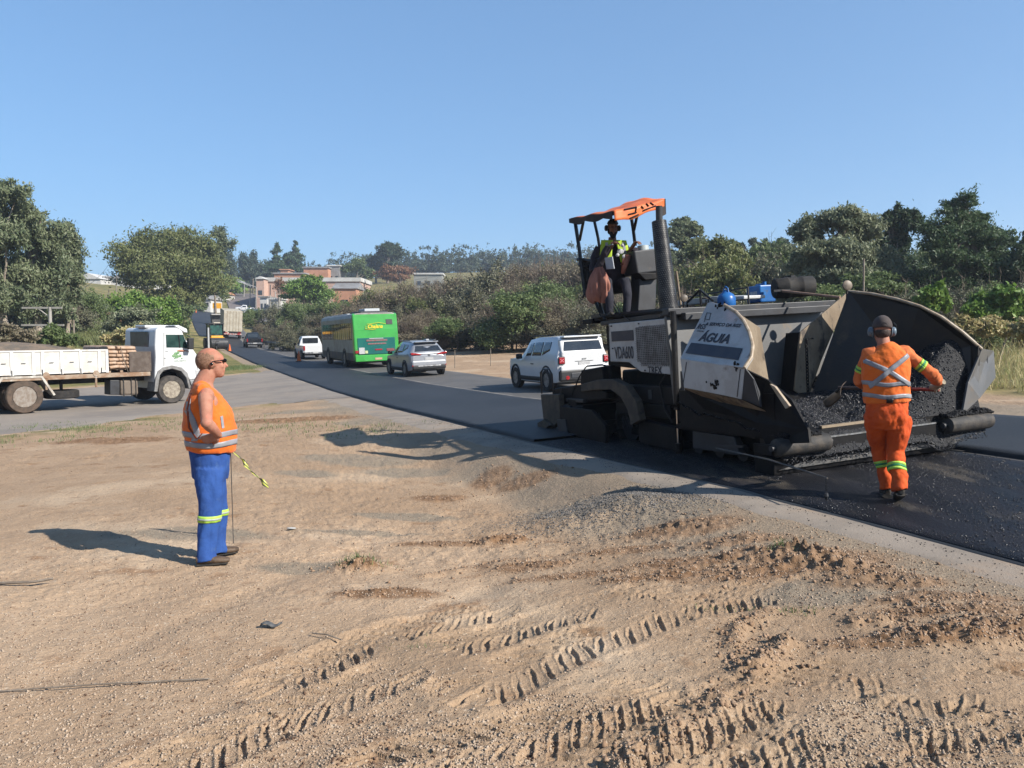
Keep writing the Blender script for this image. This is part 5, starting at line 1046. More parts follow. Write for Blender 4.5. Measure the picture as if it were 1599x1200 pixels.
def small_suv(name, label, cat, paint, loc, rz, kind, dz=.03):
    e = empty(name, loc, 0, label, cat); e.rotation_euler = slope(loc[0], loc[1], rz); e.location.z += 0
    if kind == 'boxy':
        L2 = 2.12; st = [(-2.12,.42,.80,1.02,.82,1.03,.74),(-2.08,.34,.86,1.05,.88,1.08,.80),(-1.98,.30,.89,1.06,.90,1.52,.70),(-1.86,.28,.90,1.06,.90,1.66,.66),(-1.5,.27,.90,1.05,.90,1.70,.66),(-.3,.26,.90,1.03,.90,1.70,.67),(.45,.26,.90,1.02,.90,1.62,.66),(1.05,.27,.90,1.00,.89,1.06,.74),(1.85,.3,.88,.98,.86,1.0,.76),(2.1,.36,.8,.9,.78,.92,.66)]
    else:
        L2 = 2.2; st = [(-2.2,.46,.72,.92,.76,.95,.66),(-2.14,.34,.82,1.0,.84,1.06,.74),(-1.95,.28,.88,1.06,.89,1.34,.64),(-1.65,.25,.91,1.06,.90,1.54,.60),(-1.3,.24,.92,1.04,.91,1.60,.60),(-.2,.24,.92,1.0,.91,1.63,.62),(.45,.24,.92,.98,.90,1.52,.60),(1.15,.26,.91,.95,.88,1.0,.70),(1.9,.3,.86,.88,.82,.9,.70),(2.2,.4,.74,.74,.68,.76,.6)]
    sh = Shell(st, paint, e); B = sh.o; z0 = .96 if kind == 'boxy' else .93
    # side glass, rear glass, windscreen
    for s_ in (0, 1):
        U = (lambda u: u) if s_ == 0 else (lambda u: 1-u)
        if kind == 'boxy':
            ws = [((.42,.315),(-.02,.315),(-.05,.40),(.25,.40)), ((-.10,.315),(-.82,.315),(-.82,.40),(-.12,.40)), ((-.90,.315),(-1.42,.345),(-1.42,.40),(-.90,.40))]
        else: ws = [((.60,.315),(.02,.315),(-.02,.40),(.25,.40)), ((-.06,.315),(-.85,.318),(-.85,.40),(-.09,.40)), ((-.92,.325),(-1.45,.365),(-1.3,.40),(-.92,.40))]
        for w in ws: sh.patch('side_window', [(x, U(u)) for x, u in w], m_glz, B)
        sh.patch('sill_trim', [(1.05, U(.03)), (-1.1, U(.03)), (-1.1, U(.095)), (1.05, U(.095))], m_plastic, B, off=.008)
    for s_ in (-1, 1):
        slab('door_mirror', B, (.62, s_*1.02, 1.08), (.16, .2, .17), m_plastic, .04)
        slab('roof_rail', B, (-.55, s_*.60, (1.735 if kind == 'boxy' else 1.64)), (1.7, .035, .035), m_plastic if kind == 'boxy' else m_alloy, .01)
        q = MB(); q.tube([(-.3, s_*.915, .84), (-.12, s_*.925, .845)], .014, n=6); q.build('door_handle', m_plastic, B)
    if kind == 'boxy':
        q = MB(); zz = lambda z: -2.10 + max(0, z-1.05)*.33 - .0
        def rg(a, b): y = -.66 + 1.32*a; z = 1.09 + .47*b + (-.03*(1-abs(2*a-1)**3) if b < .5 else 0); return Vector((-2.125 + max(0, z-1.06)*.30 + .10*(abs(2*a-1))**4*0, y*(1-.07*b), z))
        slab('tailgate', B, (-2.09, 0, .98), (.12, 1.50, .56), paint, .05); q = MB(); q.prism([(-2.15, 1.07), (-2.0, 1.62), (-1.85, 1.66), (-1.9, 1.07)], -.74, .74); q.build('rear_pillars', paint, B, bevel=.05)
        q = MB(); q.prism([(-.64, 1.12), (.64, 1.12), (.66, 1.30), (.60, 1.555), (-.60, 1.555), (-.66, 1.30)], -.014, .0, ax='x', T=TRS((-2.165+.028, 0, 0), (0, 0, 0)) @ Matrix.Translation((0, 0, 1.1)) @ Matrix.Rotation(R(15), 4, 'Y') @ Matrix.Translation((0, 0, -1.1))); q.build('rear_window', m_glz, B, bevel=.03)
        slab('spoiler', B, (-1.98, 0, 1.675), (.30, 1.30, .05), paint, .02, (0, 4, 0))
        for s_ in (-1, 1):
            lp = slab('tail_lamp', B, (-2.15, s_*.765, .97), (.06, .23, .24), m_plastic, .03); slab('lamp_glass', lp, (-2.178, s_*.765, .97), (.02, .18, .19), m_red, .02)
            q = MB(); q.box((-2.191, s_*.765, .97), (.004, .15, .018), (40, 0, 0)); q.box((-2.191, s_*.765, .97), (.004, .15, .018), (-40, 0, 0)); q.build('lamp_cross', M('pink_lamp', (.8, .25, .3), rough=.2), lp)
            q = MB(); q.cyl((-2.19, s_*.60, .44), (-2.21, s_*.60, .44), .062, n=20); q.build('reflector', m_red, B)
        slab('bumper', B, (-2.10, 0, .50), (.20, 1.70, .34), m_plastic, .06); slab('skid_plate', B, (-2.20, 0, .50), (.03, .95, .16), m_gry, .015); slab('lower_bumper', B, (-2.14, 0, .72), (.12, 1.62, .16), paint, .04)
        slab('number_plate', B, (-2.16, 0, .84), (.01, .40, .13), m_plate, .002); slab('plate_recess', B, (-2.155, 0, .925), (.012, .62, .014), m_plastic, .002)
        lettering('JEEP', .07, m_gry, B, basis(Vector((-2.156, 0, .985)), (0, -1, 0), (0, 0, 1)), sx=1.3); lettering('4x4', .06, m_gry, B, basis(Vector((-2.156, .52, .79)), (0, -1, 0), (0, 0, 1)), sx=1.5)
        arches(sh, (-1.30, 1.27), .42, .905, m_plastic, B); R0 = .345; xs = (-1.30, 1.27); wy = .82
    else:
        slab('tailgate', B, (-2.10, 0, .86), (.16, 1.30, .46), paint, .06); q = MB(); q.prism([(-.64, 1.14), (.64, 1.14), (.54, 1.45), (-.54, 1.45)], -.02, 0, ax='x', T=TRS((-2.10, 0, 1.12), (0, 38, 0)) @ Matrix.Translation((0, 0, -1.12))); q.build('rear_window', m_glz, B, bevel=.015)
        slab('spoiler', B, (-1.80, 0, 1.55), (.34, 1.12, .04), paint, .015, (0, 8, 0)); slab('roof_box', B, (-1.55, -.15, 1.64), (.2, .16, .09), paint, .02)
        for s_ in (-1, 1):
            q = MB(); q.prism([(s_*.38, .98), (s_*.84, 1.00), (s_*.86, 1.08), (s_*.78, 1.10), (s_*.40, 1.03)], -2.235, -2.05, ax='x'); q.build('tail_lamp', m_red, B, bevel=.01); slab('reflector', B, (-2.17, s_*.74, .50), (.08, .16, .07), m_red, .01)
        slab('chrome_bar', B, (-2.19, 0, 1.02), (.02, .80, .03), m_alloy, .005); q = MB(); q.cyl((-2.19, 0, .96), (-2.205, 0, .96), .06, n=20); q.build('badge', m_alloy, B)
        slab('bumper', B, (-2.11, 0, .60), (.22, 1.64, .26), paint, .06); slab('lower_bumper', B, (-2.14, 0, .42), (.20, 1.60, .18), m_plastic, .05); q = MB()
        for y in (-.5, -.25, 0, .25, .5): q.cyl((-2.245, y, .45), (-2.25, y, .40), .07, .05, 10)
        slab('skid_plate', B, (-2.235, 0, .47), (.03, 1.1, .05), m_alloy, .01); slab('number_plate', B, (-2.215, 0, .80), (.01, .40, .13), m_plate, .002)
        arches(sh, (-1.33, 1.32), .40, .91, m_plastic, B); R0 = .35; xs = (-1.33, 1.32); wy = .83
    for x in xs:
        for s_ in (-1, 1): wheel('wheel', e, (x, s_*wy, R0), R0, .23, s_)
    q = MB(); q.box((0, 0, .30), (3.6, 1.5, .18)); q.build('underbody', m_dk, e)
    q = MB(); f_ = [sh.at(.46, .47), sh.at(.46, .53), sh.at(1.04, .535), sh.at(1.04, .465)]
    sh.patch('windscreen', [(.50, .44), (.50, .56), (1.02, .56), (1.02, .44)], m_glz, B)
    return e
l = onto(878, 24.0); q_ = P(880, 609, 24.0); x_, y_ = q_.x+.1, q_.y
sw = math.atan2(RD[1], RD[0])
e = small_suv('boxy_suv', 'white boxy SUV with square red tail lamps driving behind the paver', 'car', m_wht, (x_ - .25, y_ + 1.7, g(x_-.25, y_+1.7)+.02), sw - R(2), 'boxy')
e.name = 'boxy_suv'
q_ = P(654, 590, 35.2); e = small_suv('silver_suv', 'silver SUV with slim red tail lamps following the green bus', 'car', m_slv, (q_.x-.40, q_.y+1.9, g(q_.x-.40, q_.y+1.9)+.02), sw + R(1), 'round')

# ---------------- city bus
def bus():
    d = 44.2; q0 = P(590, 577, d); rz = sw - R(1); L = 11.6; x, y = q0.x + math.cos(rz)*L/2, q0.y + math.sin(rz)*L/2; e = empty('city_bus', (x, y, g(x, y)+.02), 0, 'green city bus with dark windows seen from behind', 'bus'); e.rotation_euler = slope(x, y, rz, 4)
    G_ = M('bright_green_paint', (.06, .43, .07), (.05, .37, .06), sc=2, rough=.3, coat=.5); GD = M('dark_teal_paint', (.01, .13, .12), (.012, .16, .13), sc=2, rough=.3); GS = M('pale_grey_side', (.42, .42, .40), (.30, .28, .25), sc=1.2, rough=.4, c3=(.25, .17, .11), c3sc=1, c3lo=.55, c3hi=.75)
    Rf = M('bus_roof_white', (.62, .66, .68), rough=.4); h = 3.15; hw = 1.28; x0 = -L/2
    q = MB(); q.prism([(-hw, .42), (hw, .42), (hw, h-.28), (hw-.1, h-.06), (hw-.28, h), (-hw+.28, h), (-hw+.1, h-.06), (-hw, h-.28)], x0+.25, L/2, ax='x'); B = q.build('body', GS, e, bevel=.04)
    q = MB(); q.prism([(x0-.02, 1.0), (x0+.06, 2.2), (x0+.22, h-.08), (x0+.5, h+.0), (x0+.5, .4), (x0+.05, .4), (x0, .7)], -hw-.012, hw+.012); rear = q.build('rear_panel', G_, e, bevel=.07)
    def rp(name, y0, y1, z0, z1, mat, lift=.03, bev=.02, par=rear):
        zc = (z0+z1)/2; f = lambda z: x0-.02 + (z-1.0)*.067 if z < 2.2 else x0+.06+(z-2.2)*.18
        q = MB(); q.add([(f(z)-l_, yy, z) for l_ in (lift, -.02) for yy, z in ((y0, z0), (y1, z0), (y1, z1), (y0, z1))], [(0,1,2,3),(7,6,5,4),(0,4,5,1),(1,5,6,2),(2,6,7,3),(3,7,4,0)]); return q.build(name, mat, par, bevel=bev)
    rp('engine_cover', -1.08, 1.10, .95, 1.72, GD, .025, .06); rp('lower_panel', -1.05, 1.08, .78, 1.10, GD, .02, .03)
    for z0, z1, y0, y1 in ((1.52, 1.62, -.62, .60), (1.34, 1.42, -.55, .52)): rp('grille', y0, y1, z0, z1, M('faded_red', (.30, .07, .08), (.2, .2, .18), sc=20, rough=.6), .045, .01)
    rp('light_strip', -.4, .42, 1.66, 1.70, m_plate, .045, .005)
    lettering('Chalana', .29, M('yellow_lettering', (.85, .72, .03), rough=.5), rear, basis(Vector((x0+.075, .0, 2.36)) + Vector((-.02, .05, 0)), (0, -1, 0), (.14, 0, 1)), sx=.95, shear=.3, bold=.008)
    q = MB(); q.tube([(x0+.04, .56, 2.42), (x0+.03, .62, 2.24), (x0+.02, .2, 2.19), (x0+.02, 0, 2.22)], .014, n=5); q.tube([(x0+.05, .5, 2.5), (x0+.06, -.2, 2.58), (x0+.06, -.6, 2.5)], .012, n=5); q.build('logo_swoosh', MATS['yellow_lettering'], rear)
    rp('roof_hatch', -1.0, -.62, 2.46, 2.76, m_gry, .02, .03)
    for s_ in (-1, 1): rp('tail_lamp', s_*1.16-.1, s_*1.16+.1, .86, 1.02, m_red, .05, .02)
    rp('centre_lamps', -.3, .12, 1.0, 1.08, m_red, .045, .01); rp('direction_sign', -1.0, -.55, .93, 1.08, M('red_lettering_panel', (.35, .08, .08), (.12, .05, .06), sc=30, rough=.5), .045, .01)
    rp('notice', .72, 1.04, .82, 1.18, m_plate, .05, .005); rp('notice_small', .54, .70, .84, 1.0, M('cream_notice', (.6, .65, .35), rough=.6), .05, .005)
    rp('bumper', -1.27, 1.27, .38, .76, G_, .06, .05); rp('number_plate', -.25, .15, .46, .58, M('orange_plate', (.7, .45, .3), (.5, .3, .2), sc=50, rough=.5), .08, .005)
    q = MB(); q.prism([(x0+.30, h-.03), (x0+.36, h+.10), (x0+3.0, h+.14), (x0+3.2, h-.03)], -.8, .8); q.build('roof_pod', GD if 0 else m_gry, e, bevel=.04)
    q = MB(); q.box((x0+1.6, .0, h+.17), (1.6, .9, .18)); q.build('air_unit', Rf, e, bevel=.04); q = MB(); q.box((1.4, 0, h+.01), (8.6, 2.1, .06)); q.build('roof', Rf, e, bevel=.03)
    for s_ in (-1, 1):
        for i in range(8):
            q = MB(); q.box((x0+1.25+i*1.3, s_*(hw+.004), 2.12), (1.18, .02, .98)); w = q.build('side_window', m_glz, e, bevel=.02)
            q = MB(); q.box((x0+1.25+i*1.3, s_*(hw+.018), 2.12), (.04, .012, .98)); q.box((x0+1.25+i*1.3, s_*(hw+.018), 2.36), (1.18, .012, .03)); q.build('window_frame', m_plastic, w)
        slab('skirt', e, (0, s_*(hw+.006), .66), (11, .02, .42), M('bus_skirt', (.05, .06, .09), (.16, .12, .09), sc=2, rough=.5), .005)
        for x in (-2.7, 3.2):
            wheel('wheel', e, (x, s_*1.17, .50), .50, .3, s_, truck=True)
            q = MB(); q.lathe([(.54, -.06), (.62, -.06), (.62, .016), (.54, .016), (.54, -.06)], (x, s_*(hw+.01), .50), (0, s_, 0), 30); q.build('wheel_arch', m_dk, e, smooth=True)
    q = MB(); q.box((0, 0, .42), (10.6, 2.2, .3)); q.build('underbody', m_dk, e)
bus()

# ---------------- pickups and far cars
def pickup(name, label, paint, x, y, rz, group=None):
    e = empty(name, (x, y, g(x, y)+.02), 0, label, 'pickup', group); e.rotation_euler = slope(x, y, rz)
    st = [(-.55,.4,.86,1.1,.88,1.12,.78),(-.5,.38,.90,1.12,.90,1.70,.68),(-.3,.36,.90,1.12,.90,1.80,.68),(.6,.36,.90,1.10,.90,1.80,.69),(1.25,.38,.90,1.08,.89,1.14,.74),(2.3,.42,.88,1.04,.84,1.06,.72),(2.6,.5,.8,.9,.76,.92,.62)]
    sh = Shell(st, paint, e, n=4)
    for U in (lambda u: u, lambda u: 1-u): sh.patch('side_window', [(x_, U(u)) for x_, u in ((.95,.315),(-.35,.315),(-.35,.40),(.6,.40))], m_glz, sh.o, nu=4, nv=2)
    q = MB(); q.box((-.56, 0, 1.45), (.03, 1.2, .42), (0, 5, 0)); q.build('rear_window', m_glz, sh.o, bevel=.02)
    q = MB(); q.box((-1.6, -.86, .82), (2.1, .08, .55)); q.box((-1.6, .86, .82), (2.1, .08, .55)); q.box((-1.6, 0, .62), (2.1, 1.7, .08)); bed = q.build('cargo_bed', paint, e, bevel=.02)
    slab('tailgate', bed, (-2.66, 0, .84), (.07, 1.64, .52), paint, .02); slab('bumper', e, (-2.72, 0, .52), (.16, 1.7, .16), m_alloy, .03)
    for s_ in (-1, 1): slab('tail_lamp', e, (-2.66, s_*.83, .90), (.08, .12, .36), m_red, .01); slab('door_mirror', e, (.85, s_*1.03, 1.18), (.14, .2, .18), m_plastic, .03)
    for x_ in (-1.55, 1.6):
        for s_ in (-1, 1): wheel('wheel', e, (x_, s_*.82, .38), .38, .24, s_)
    slab('underbody', e, (0, 0, .42), (4.6, 1.4, .2), m_dk, .02); slab('number_plate', e, (-2.81, 0, .55), (.01, .4, .13), m_plate, .002); return e
q_ = P(492, 561, 60.); pickup('pickup_truck', 'white pickup ahead of the green bus', m_wht, q_.x - math.sin(R(23.8))*2.6, q_.y + 2.5, sw)
q_ = P(386, 541, 92); pickup('black_pickup', 'small black vehicle following the white box truck', m_bkc, q_.x, q_.y+2, sw)
for i, (px, d, pt, lab) in enumerate([(383, 225, m_wht, 'white vehicle farthest up the hill of those beside the street poles'), (393, 212, m_slv, 'middle car of the group beside the street poles'), (402, 205, m_wht, 'white vehicle lowest on the hill beside the street poles')]):
    v = onto(px, d); pickup('parked_pickup', lab, pt, v.x, v.y, R(200+i*25), 'vehicles beside the street poles on the hill')

# box truck on the road ahead
def box_truck(name, label, px, d, rz, h, w, L, body, z_extra=0):
    v = onto(px, d); e = empty(name, (v.x, v.y, v.z+.02), 0, label, 'truck'); e.rotation_euler = slope(v.x, v.y, rz, 4)
    q = MB(); q.box((L/2, 0, (h+1.0)/2+.1), (L, w, h-1.0)); b = q.build('cargo_box', body, e, bevel=.03)
    q = MB(); [q.box((-.012, y*w/6, (h+1.0)/2+.1), (.03, .05, h-1.15)) for y in (-1.9, -1, 0, 1, 1.9)]; q.build('rear_ribs', M('rusty_ribs', (.35, .28, .2), rough=.6), b)
    slab('rear_bar', e, (-.02, 0, .72), (.12, w*.96, .16), M('striped_red_bar', (.5, .06, .05), (.6, .55, .5), sc=3, rough=.5), .01); slab('chassis', e, (L/2, 0, .95), (L, .9, .25), m_dk, .02)
    for s_ in (-1, 1):
        slab('tail_lamp', e, (-.03, s_*w*.36, .92), (.06, .4, .12), m_red, .01)
        for x in (1.2, 2.4, L-1.2): wheel('wheel', e, (x, s_*(w/2-.2), .5), .5, .3, s_, truck=True)
    slab('cab', e, (L+1.0, 0, 1.7), (1.8, w*.95, 2.0), m_wht, .12); return e
box_truck('box_truck', 'cream box truck with ribbed rear doors ahead on the highway', 363, 112, sw, 4.0, 2.55, 8, M('cream_box', (.62, .57, .46), (.5, .44, .34), sc=1.5, rough=.6))
box_truck('far_truck', 'pale truck climbing at the top of the distant hill road', 362, 270, sw - R(4), 4.0, 2.6, 7, M('pale_truck', (.6, .6, .62), (.4, .38, .4), sc=1, rough=.5))
# yellow works sign on two posts, and a truck coming down the hill
m_yel = M('yellow_machine_paint', (.85, .42, .02), (.7, .34, .02), sc=3, rough=.5)
def works_sign():
    v = onto(340, 150); zc = P(340, 478, 150).z - v.z; e = empty('road_sign', v, R(20), 'yellow roadworks sign on two posts left of the cream box truck', 'sign')
    q = MB(); q.box((0, 0, zc), (1.6, .06, 1.05)); q.build('board', m_yel, e, bevel=.01)
    for x in (-.6, .6): q = MB(); q.cyl((x, .08, 0), (x, .08, zc+.4), .06, n=8); q.build('post', m_gry, e)
works_sign()
def oncoming():
    v = onto(344, 126); e = empty('oncoming_truck', v, sw + R(180), 'pale truck with a flat canvas top coming down beside the cream box truck', 'truck')
    q = MB(); q.box((1.6, 0, 1.5), (1.9, 2.3, 1.9)); cb = q.build('cab', M('pale_cab', (.62, .56, .46), rough=.5), e, bevel=.12); slab('windscreen', cb, (2.56, 0, 1.9), (.04, 1.9, .75), m_glz, .02)
    q = MB(); q.box((-2.3, 0, 2.3), (5.6, 2.45, 2.6)); q.build('cargo_box', M('grey_canvas', (.16, .155, .15), (.1, .1, .1), sc=1, rough=.8), e, bevel=.03); slab('canvas_top', e, (-1.9, 0, 3.72), (6.4, 2.7, .16), M('pale_canvas', (.55, .54, .52), rough=.8), .03)
    for x in (1.6, -3.6):
        for s_ in (-1, 1): wheel('wheel', e, (x, s_*1.0, .5), .5, .3, s_, truck=True)
oncoming()
def roller():
    v = onto(336, 84); e = empty('road_roller', (v.x, v.y, v.z+.06), sw + R(190), 'yellow roller with a dark roofed cab on the fresh asphalt', 'roller'); y_ = m_yel
    q = MB(); q.box((-.2, 0, 1.1), (2.2, 1.3, .7)); q.box((.9, 0, 1.0), (.6, 1.5, .5)); q.build('body', y_, e, bevel=.1)
    for x in (1.5, -1.5): q = MB(); q.cyl((x, -.85, .6), (x, .85, .6), .6, n=28); q.build('drum', m_gry, e, smooth=True)
    slab('cab_roof', e, (-.2, 0, 2.75), (1.9, 1.6, .1), m_dk, .03)
    for x in (-1.0, .6):
        for y in (-.68, .68): q = MB(); q.cyl((x, y, 1.3), (x, y, 2.7), .045); q.build('roof_post', m_dk, e)
    slab('cab_window', e, (-.2, 0, 2.1), (1.5, 1.35, 1.1), M('green_glass', (.05, .14, .12), (.03, .06, .06), sc=2, rough=.1), .02)
roller()
q_ = onto(339, 74)
def small_roller():
    v = onto(337, 72); e = empty('motorbike', (v.x, v.y, v.z+.07), sw, 'small dark motorbike parked before the yellow roller', 'motorbike')
    for x in (-.6, .6): q = MB(); q.lathe([(.2, -.05), (.3, -.05), (.3, .05), (.2, .05), (.2, -.05)], (x, 0, .3), (0, 1, 0), 20); q.build('wheel', m_tyre, e)
    q = MB(); q.box((0, 0, .6), (.9, .25, .3)); q.box((-.35, 0, .8), (.5, .22, .08)); q.tube([(.6, 0, .3), (.42, 0, 1.0), (.42, .3, 1.02)], .03); q.tube([(.42, 0, 1.0), (.42, -.3, 1.02)], .03); q.build('frame', m_dk, e, bevel=.02)
small_roller()

# ---------------- flatbed truck with cement sacks and sand, left
def flatbed():
    w0 = P(40, 647, 24.1); w1 = P(269, 631, 27.6); w0.z = g(w0.x, w0.y)+.012; w1.z = g(w1.x, w1.y)+.012; d = Vector((w1.x-w0.x, w1.y-w0.y, 0)); L = d.length; rz = math.atan2(d.y, d.x)
    e = empty('flatbed_truck', w0, 0, 'white flatbed truck with dusty wheels parked on the side road', 'truck'); e.rotation_euler = (0, -math.atan2(w1.z-w0.z, L), rz)
    W_ = Matrix.LocRotScale(e.location, e.rotation_euler, None); WI = W_.inverted(); C = WI @ Vector((0, 0, CZ))
    def A(px, py, y=-.02):             # pixel -> (x, z) on the truck's near side plane (local y)
        dd = WI @ P(px, py, 10) - C; q = C + dd*((y - C.y)/dd.y); return q
    def ol(pts, y=-.02): return [(a.x, a.z) for a in (A(p, r, y) for p, r in pts)]
    WP = M('truck_white', (.80, .81, .82), (.72, .73, .73), sc=2, rough=.35, coat=.4, c3=(.55, .45, .36), c3sc=1.2, c3lo=.62, c3hi=.8)
    WR = M('rusty_white_boards', (.74, .73, .69), (.66, .62, .55), sc=2, rough=.6, c3=(.42, .24, .11), c3sc=1.1, c3lo=.60, c3hi=.72, bump=.002)
    RW = M('rusty_frame', (.30, .18, .11), (.42, .33, .25), sc=3, rough=.8, c3=(.60, .56, .5), c3sc=4)
    Yn, Yf = -.02, 2.45                # wheels outside face near y=-.02
    for px, r, rimm, ty in ((40, .525, M('dusty_pale_rim', (.24, .19, .15), (.34, .30, .26), sc=8, rough=.5), m_tyred), (269, .50, M('dusty_cream_rim', (.42, .37, .29), (.22, .18, .14), sc=9, rough=.6), M('grey_dusty_tyre', (.10, .088, .078), (.06, .055, .05), sc=6, rough=.9, bump=.003, bsc=40))):
        x = 0 if px == 40 else L
        wheel('wheel', e, (x, .12, r), r, .28, -1, rim=rimm, truck=True, tyre=ty); wheel('wheel', e, (x, 2.3, r), r, .28, 1, rim=rimm, truck=True, tyre=ty)
        if px == 40: wheel('inner_wheel', e, (x, .46, r), r, .26, -1, rim=rimm, truck=True, tyre=ty); wheel('inner_wheel', e, (x, 1.96, r), r, .26, 1, rim=rimm, truck=True, tyre=ty)
    zt = A(100, 548).z; zb = A(100, 584).z; xl = A(0, 560).x - 2.2; xr = A(169, 560).x
    q = MB(); q.box(((xl+xr)/2, .02, (zt+zb)/2), (xr-xl, .05, zt-zb)); bd = q.build('side_board', WR, e, bevel=.01); q = MB(); q.box(((xl+xr)/2, 2.42, (zt+zb)/2), (xr-xl, .05, zt-zb)); q.build('side_board', WR, e, bevel=.01)
    q = MB(); [q.box((A(px, 560).x, -.015, (zt+zb)/2), (.09, .03, zt-zb+.03)) for px in (-18, 18, 52, 66, 96, 126, 155, 167)]; q.box(((xl+xr)/2, -.015, zt), (xr-xl, .035, .05)); q.box(((xl+xr)/2, -.015, zb+.03), (xr-xl, .035, .05)); q.build('board_ribs', M('white_ribs', (.78, .77, .74), (.5, .35, .22), sc=3, rough=.6, lo=.55, hi=.75), bd, bevel=.006)
    q = MB(); [q.box((A(px, 560).x, -.035, (zt+zb)/2), (.13, .008, .015)) for px in (5, 36, 80, 112, 140)]; [q.tube([(A(px, 578).x, -.04, zb+.16), (A(px, 578).x, -.04, zb-.02)], .014, n=5) for px in (18, 66, 96, 126, 158)]; q.build('latches', m_gry, bd)
    zd0, zd1 = A(150, 584).z, A(150, 590).z; xd1 = A(235, 586).x
    q = MB(); q.box(((xl+xd1)/2, 1.2, zd0-.07), (xd1-xl, 2.46, .14)); fl = q.build('bed_floor', RW, e, bevel=.01); slab('headboard', e, (xd1-.6, 1.2, zd0+.45), (.05, 2.3, .8), M('dark_ply', (.10, .075, .06), (.15, .12, .1), sc=4, rough=.8), .01)
    slab('side_panel', e, (xd1-.33, .0, A(225, 565).z), (.75, .04, .70), MATS['dark_ply'], .01)
    slab('chassis', e, (L/2-.3, 1.2, .95), (L+3.2, .8, .26), m_dk, .02); slab('subframe', e, (L/2-1.0, 1.2, 1.12), (L+1.8, 1.6, .2), m_dk, .02); slab('axle', e, (0, 1.2, .5), (.3, 2.0, .3), m_dk, .05); slab('axle', e, (L, 1.2, .5), (.2, 2.0, .2), m_dk, .05)
    q = MB(); q.prism([(-1.05, .62), (-.62, 1.18), (.50, 1.18), (.86, .55), (.80, .52), (.46, 1.11), (-.58, 1.11), (-.92, .66)], -.05, .55); q.build('mudguard', M('pale_guard', (.66, .64, .58), (.4, .34, .28), sc=3, rough=.6), e, bevel=.008)
    slab('mud_flap', e, (-.95, .25, .50), (.04, .5, .6), m_rub, .01, (0, 20, 0))
    q = MB(); c = A(106, 617); q.lathe([(.3, -.13), (.47, -.13), (.52, -.1), (.52, .1), (.47, .13), (.3, .13), (.3, -.13)], (c.x, .55, c.z), (0, 0, 1), 34); q.build('spare_tyre', m_tyre, e, smooth=True)
    q = MB(); q.cyl((c.x, .55, c.z+.13), (c.x, .55, .95), .05); q.build('spare_hanger', m_dk, e)
    tk = ol([(188, 594), (216, 594), (217, 617), (189, 618)], .1); q = MB(); q.prism(tk, .1, .65); tn = q.build('fuel_tank', M('dusty_tank', (.20, .16, .125), (.13, .105, .085), sc=3, rough=.7), e, bevel=.07)
    tk = ol([(172, 594), (187, 594), (187, 617), (172, 617)], .1); q = MB(); q.prism(tk, .1, .6); q.build('battery_box', m_gry, e, bevel=.02); q = MB(); [q.box((A(px, 605, .1).x, .09, A(200, 606, .1).z), (.03, .02, .62)) for px in (193, 205, 212)]; q.build('tank_straps', m_rub, tn)
    for px in (72, 150): q = MB(); q.tube([(A(px, 588).x, .0, zb-.02), (A(px, 588).x, .0, .72)], .035, n=6); q.cyl((A(px, 588).x, -.05, zb-.03), (A(px, 588).x, .05, zb-.03), .10, n=14); q.build('stake_bracket', RW, e)
    # cab
    cabo = [(241, 609), (243, 560), (242, 540), (243, 516), (247, 512), (276, 512), (284, 516), (290, 530), (297, 538), (309, 556), (315, 562), (315, 588), (312, 592), (296, 594), (291, 583), (283, 577), (269, 574), (256, 576), (249, 584), (246, 600)]
    q = MB(); q.prism(ol(cabo, -.05), -.05, 2.48); cab = q.build('cab', WP, e, bevel=.05); cab['label'] = 'white truck cab with an open side window'
    xb = A(243, 540).x
    wn_ = ol([(259, 523), (286, 523), (291, 536), (294, 545), (284, 543), (260, 543)], -.06); q = MB(); q.prism(wn_, -.062, -.045); w = q.build('side_window', M('greenish_glass', (.02, .05, .045), (.04, .085, .075), sc=3, rough=.08), cab)
    q = MB(); q.tube([A(279, 523, -.07), A(281, 543, -.07)], .02, n=5); q.build('window_post', m_plastic, w)
    q = MB(); q.prism(ol([(293, 528), (302, 528), (302, 546), (294, 546)], -.32), -.38, -.22); q.build('door_mirror', m_plastic, cab, bevel=.03)
    q = MB(); q.tube([A(292, 524, -.1), A(297, 527, -.3)], .015, n=5); q.build('mirror_arm', m_dk, cab)
    q = MB(); q.box((xb-.03, 1.2, A(243, 530).z), (.03, 1.5, .55)); rw = q.build('rear_window', M('blue_rear_glass', (.05, .075, .11), (.09, .12, .16), sc=2, rough=.1), cab, bevel=.05)
    q = MB(); q.prism(ol([(270, 509), (277, 508), (290, 514), (291, 520), (286, 519)], .2), .1, 2.3); q.build('sun_visor', WP, cab, bevel=.02); slab('roof_hatch', cab, (A(262, 512).x, 1.2, A(262, 510).z), (.9, .8, .1), WP, .03)
    q = MB(); q.prism(ol([(241, 612), (243, 592), (247, 580), (255, 574), (269, 571), (284, 574), (293, 583), (297, 600), (300, 608), (295, 607), (291, 590), (283, 580), (269, 576), (256, 579), (250, 586), (248, 600), (246, 612)], -.1), -.1, .5); q.build('wheel_arch', M('grey_arch', (.30, .30, .30), (.2, .19, .18), sc=5, rough=.6), cab, bevel=.015)
    q = MB(); q.prism(ol([(296, 594), (313, 592), (313, 603), (300, 605)], -.04), -.05, 2.45); q.build('bumper', M('grey_bumper', (.3, .31, .32), rough=.5), cab, bevel=.03)
    q = MB(); q.prism(ol([(305, 578), (314, 577), (314, 586), (306, 587)], -.06), -.07, .3); q.build('headlamp', m_plate, cab, bevel=.02)
    for pts in ([(256, 520), (256, 572)], [(308, 562), (308, 588)], [(256, 560), (259, 560)], [(258, 549), (263, 549)]): q = MB(); q.tube([A(a, b, -.055) for a, b in pts], .008, n=4); q.build('panel_gap', m_gry, cab)
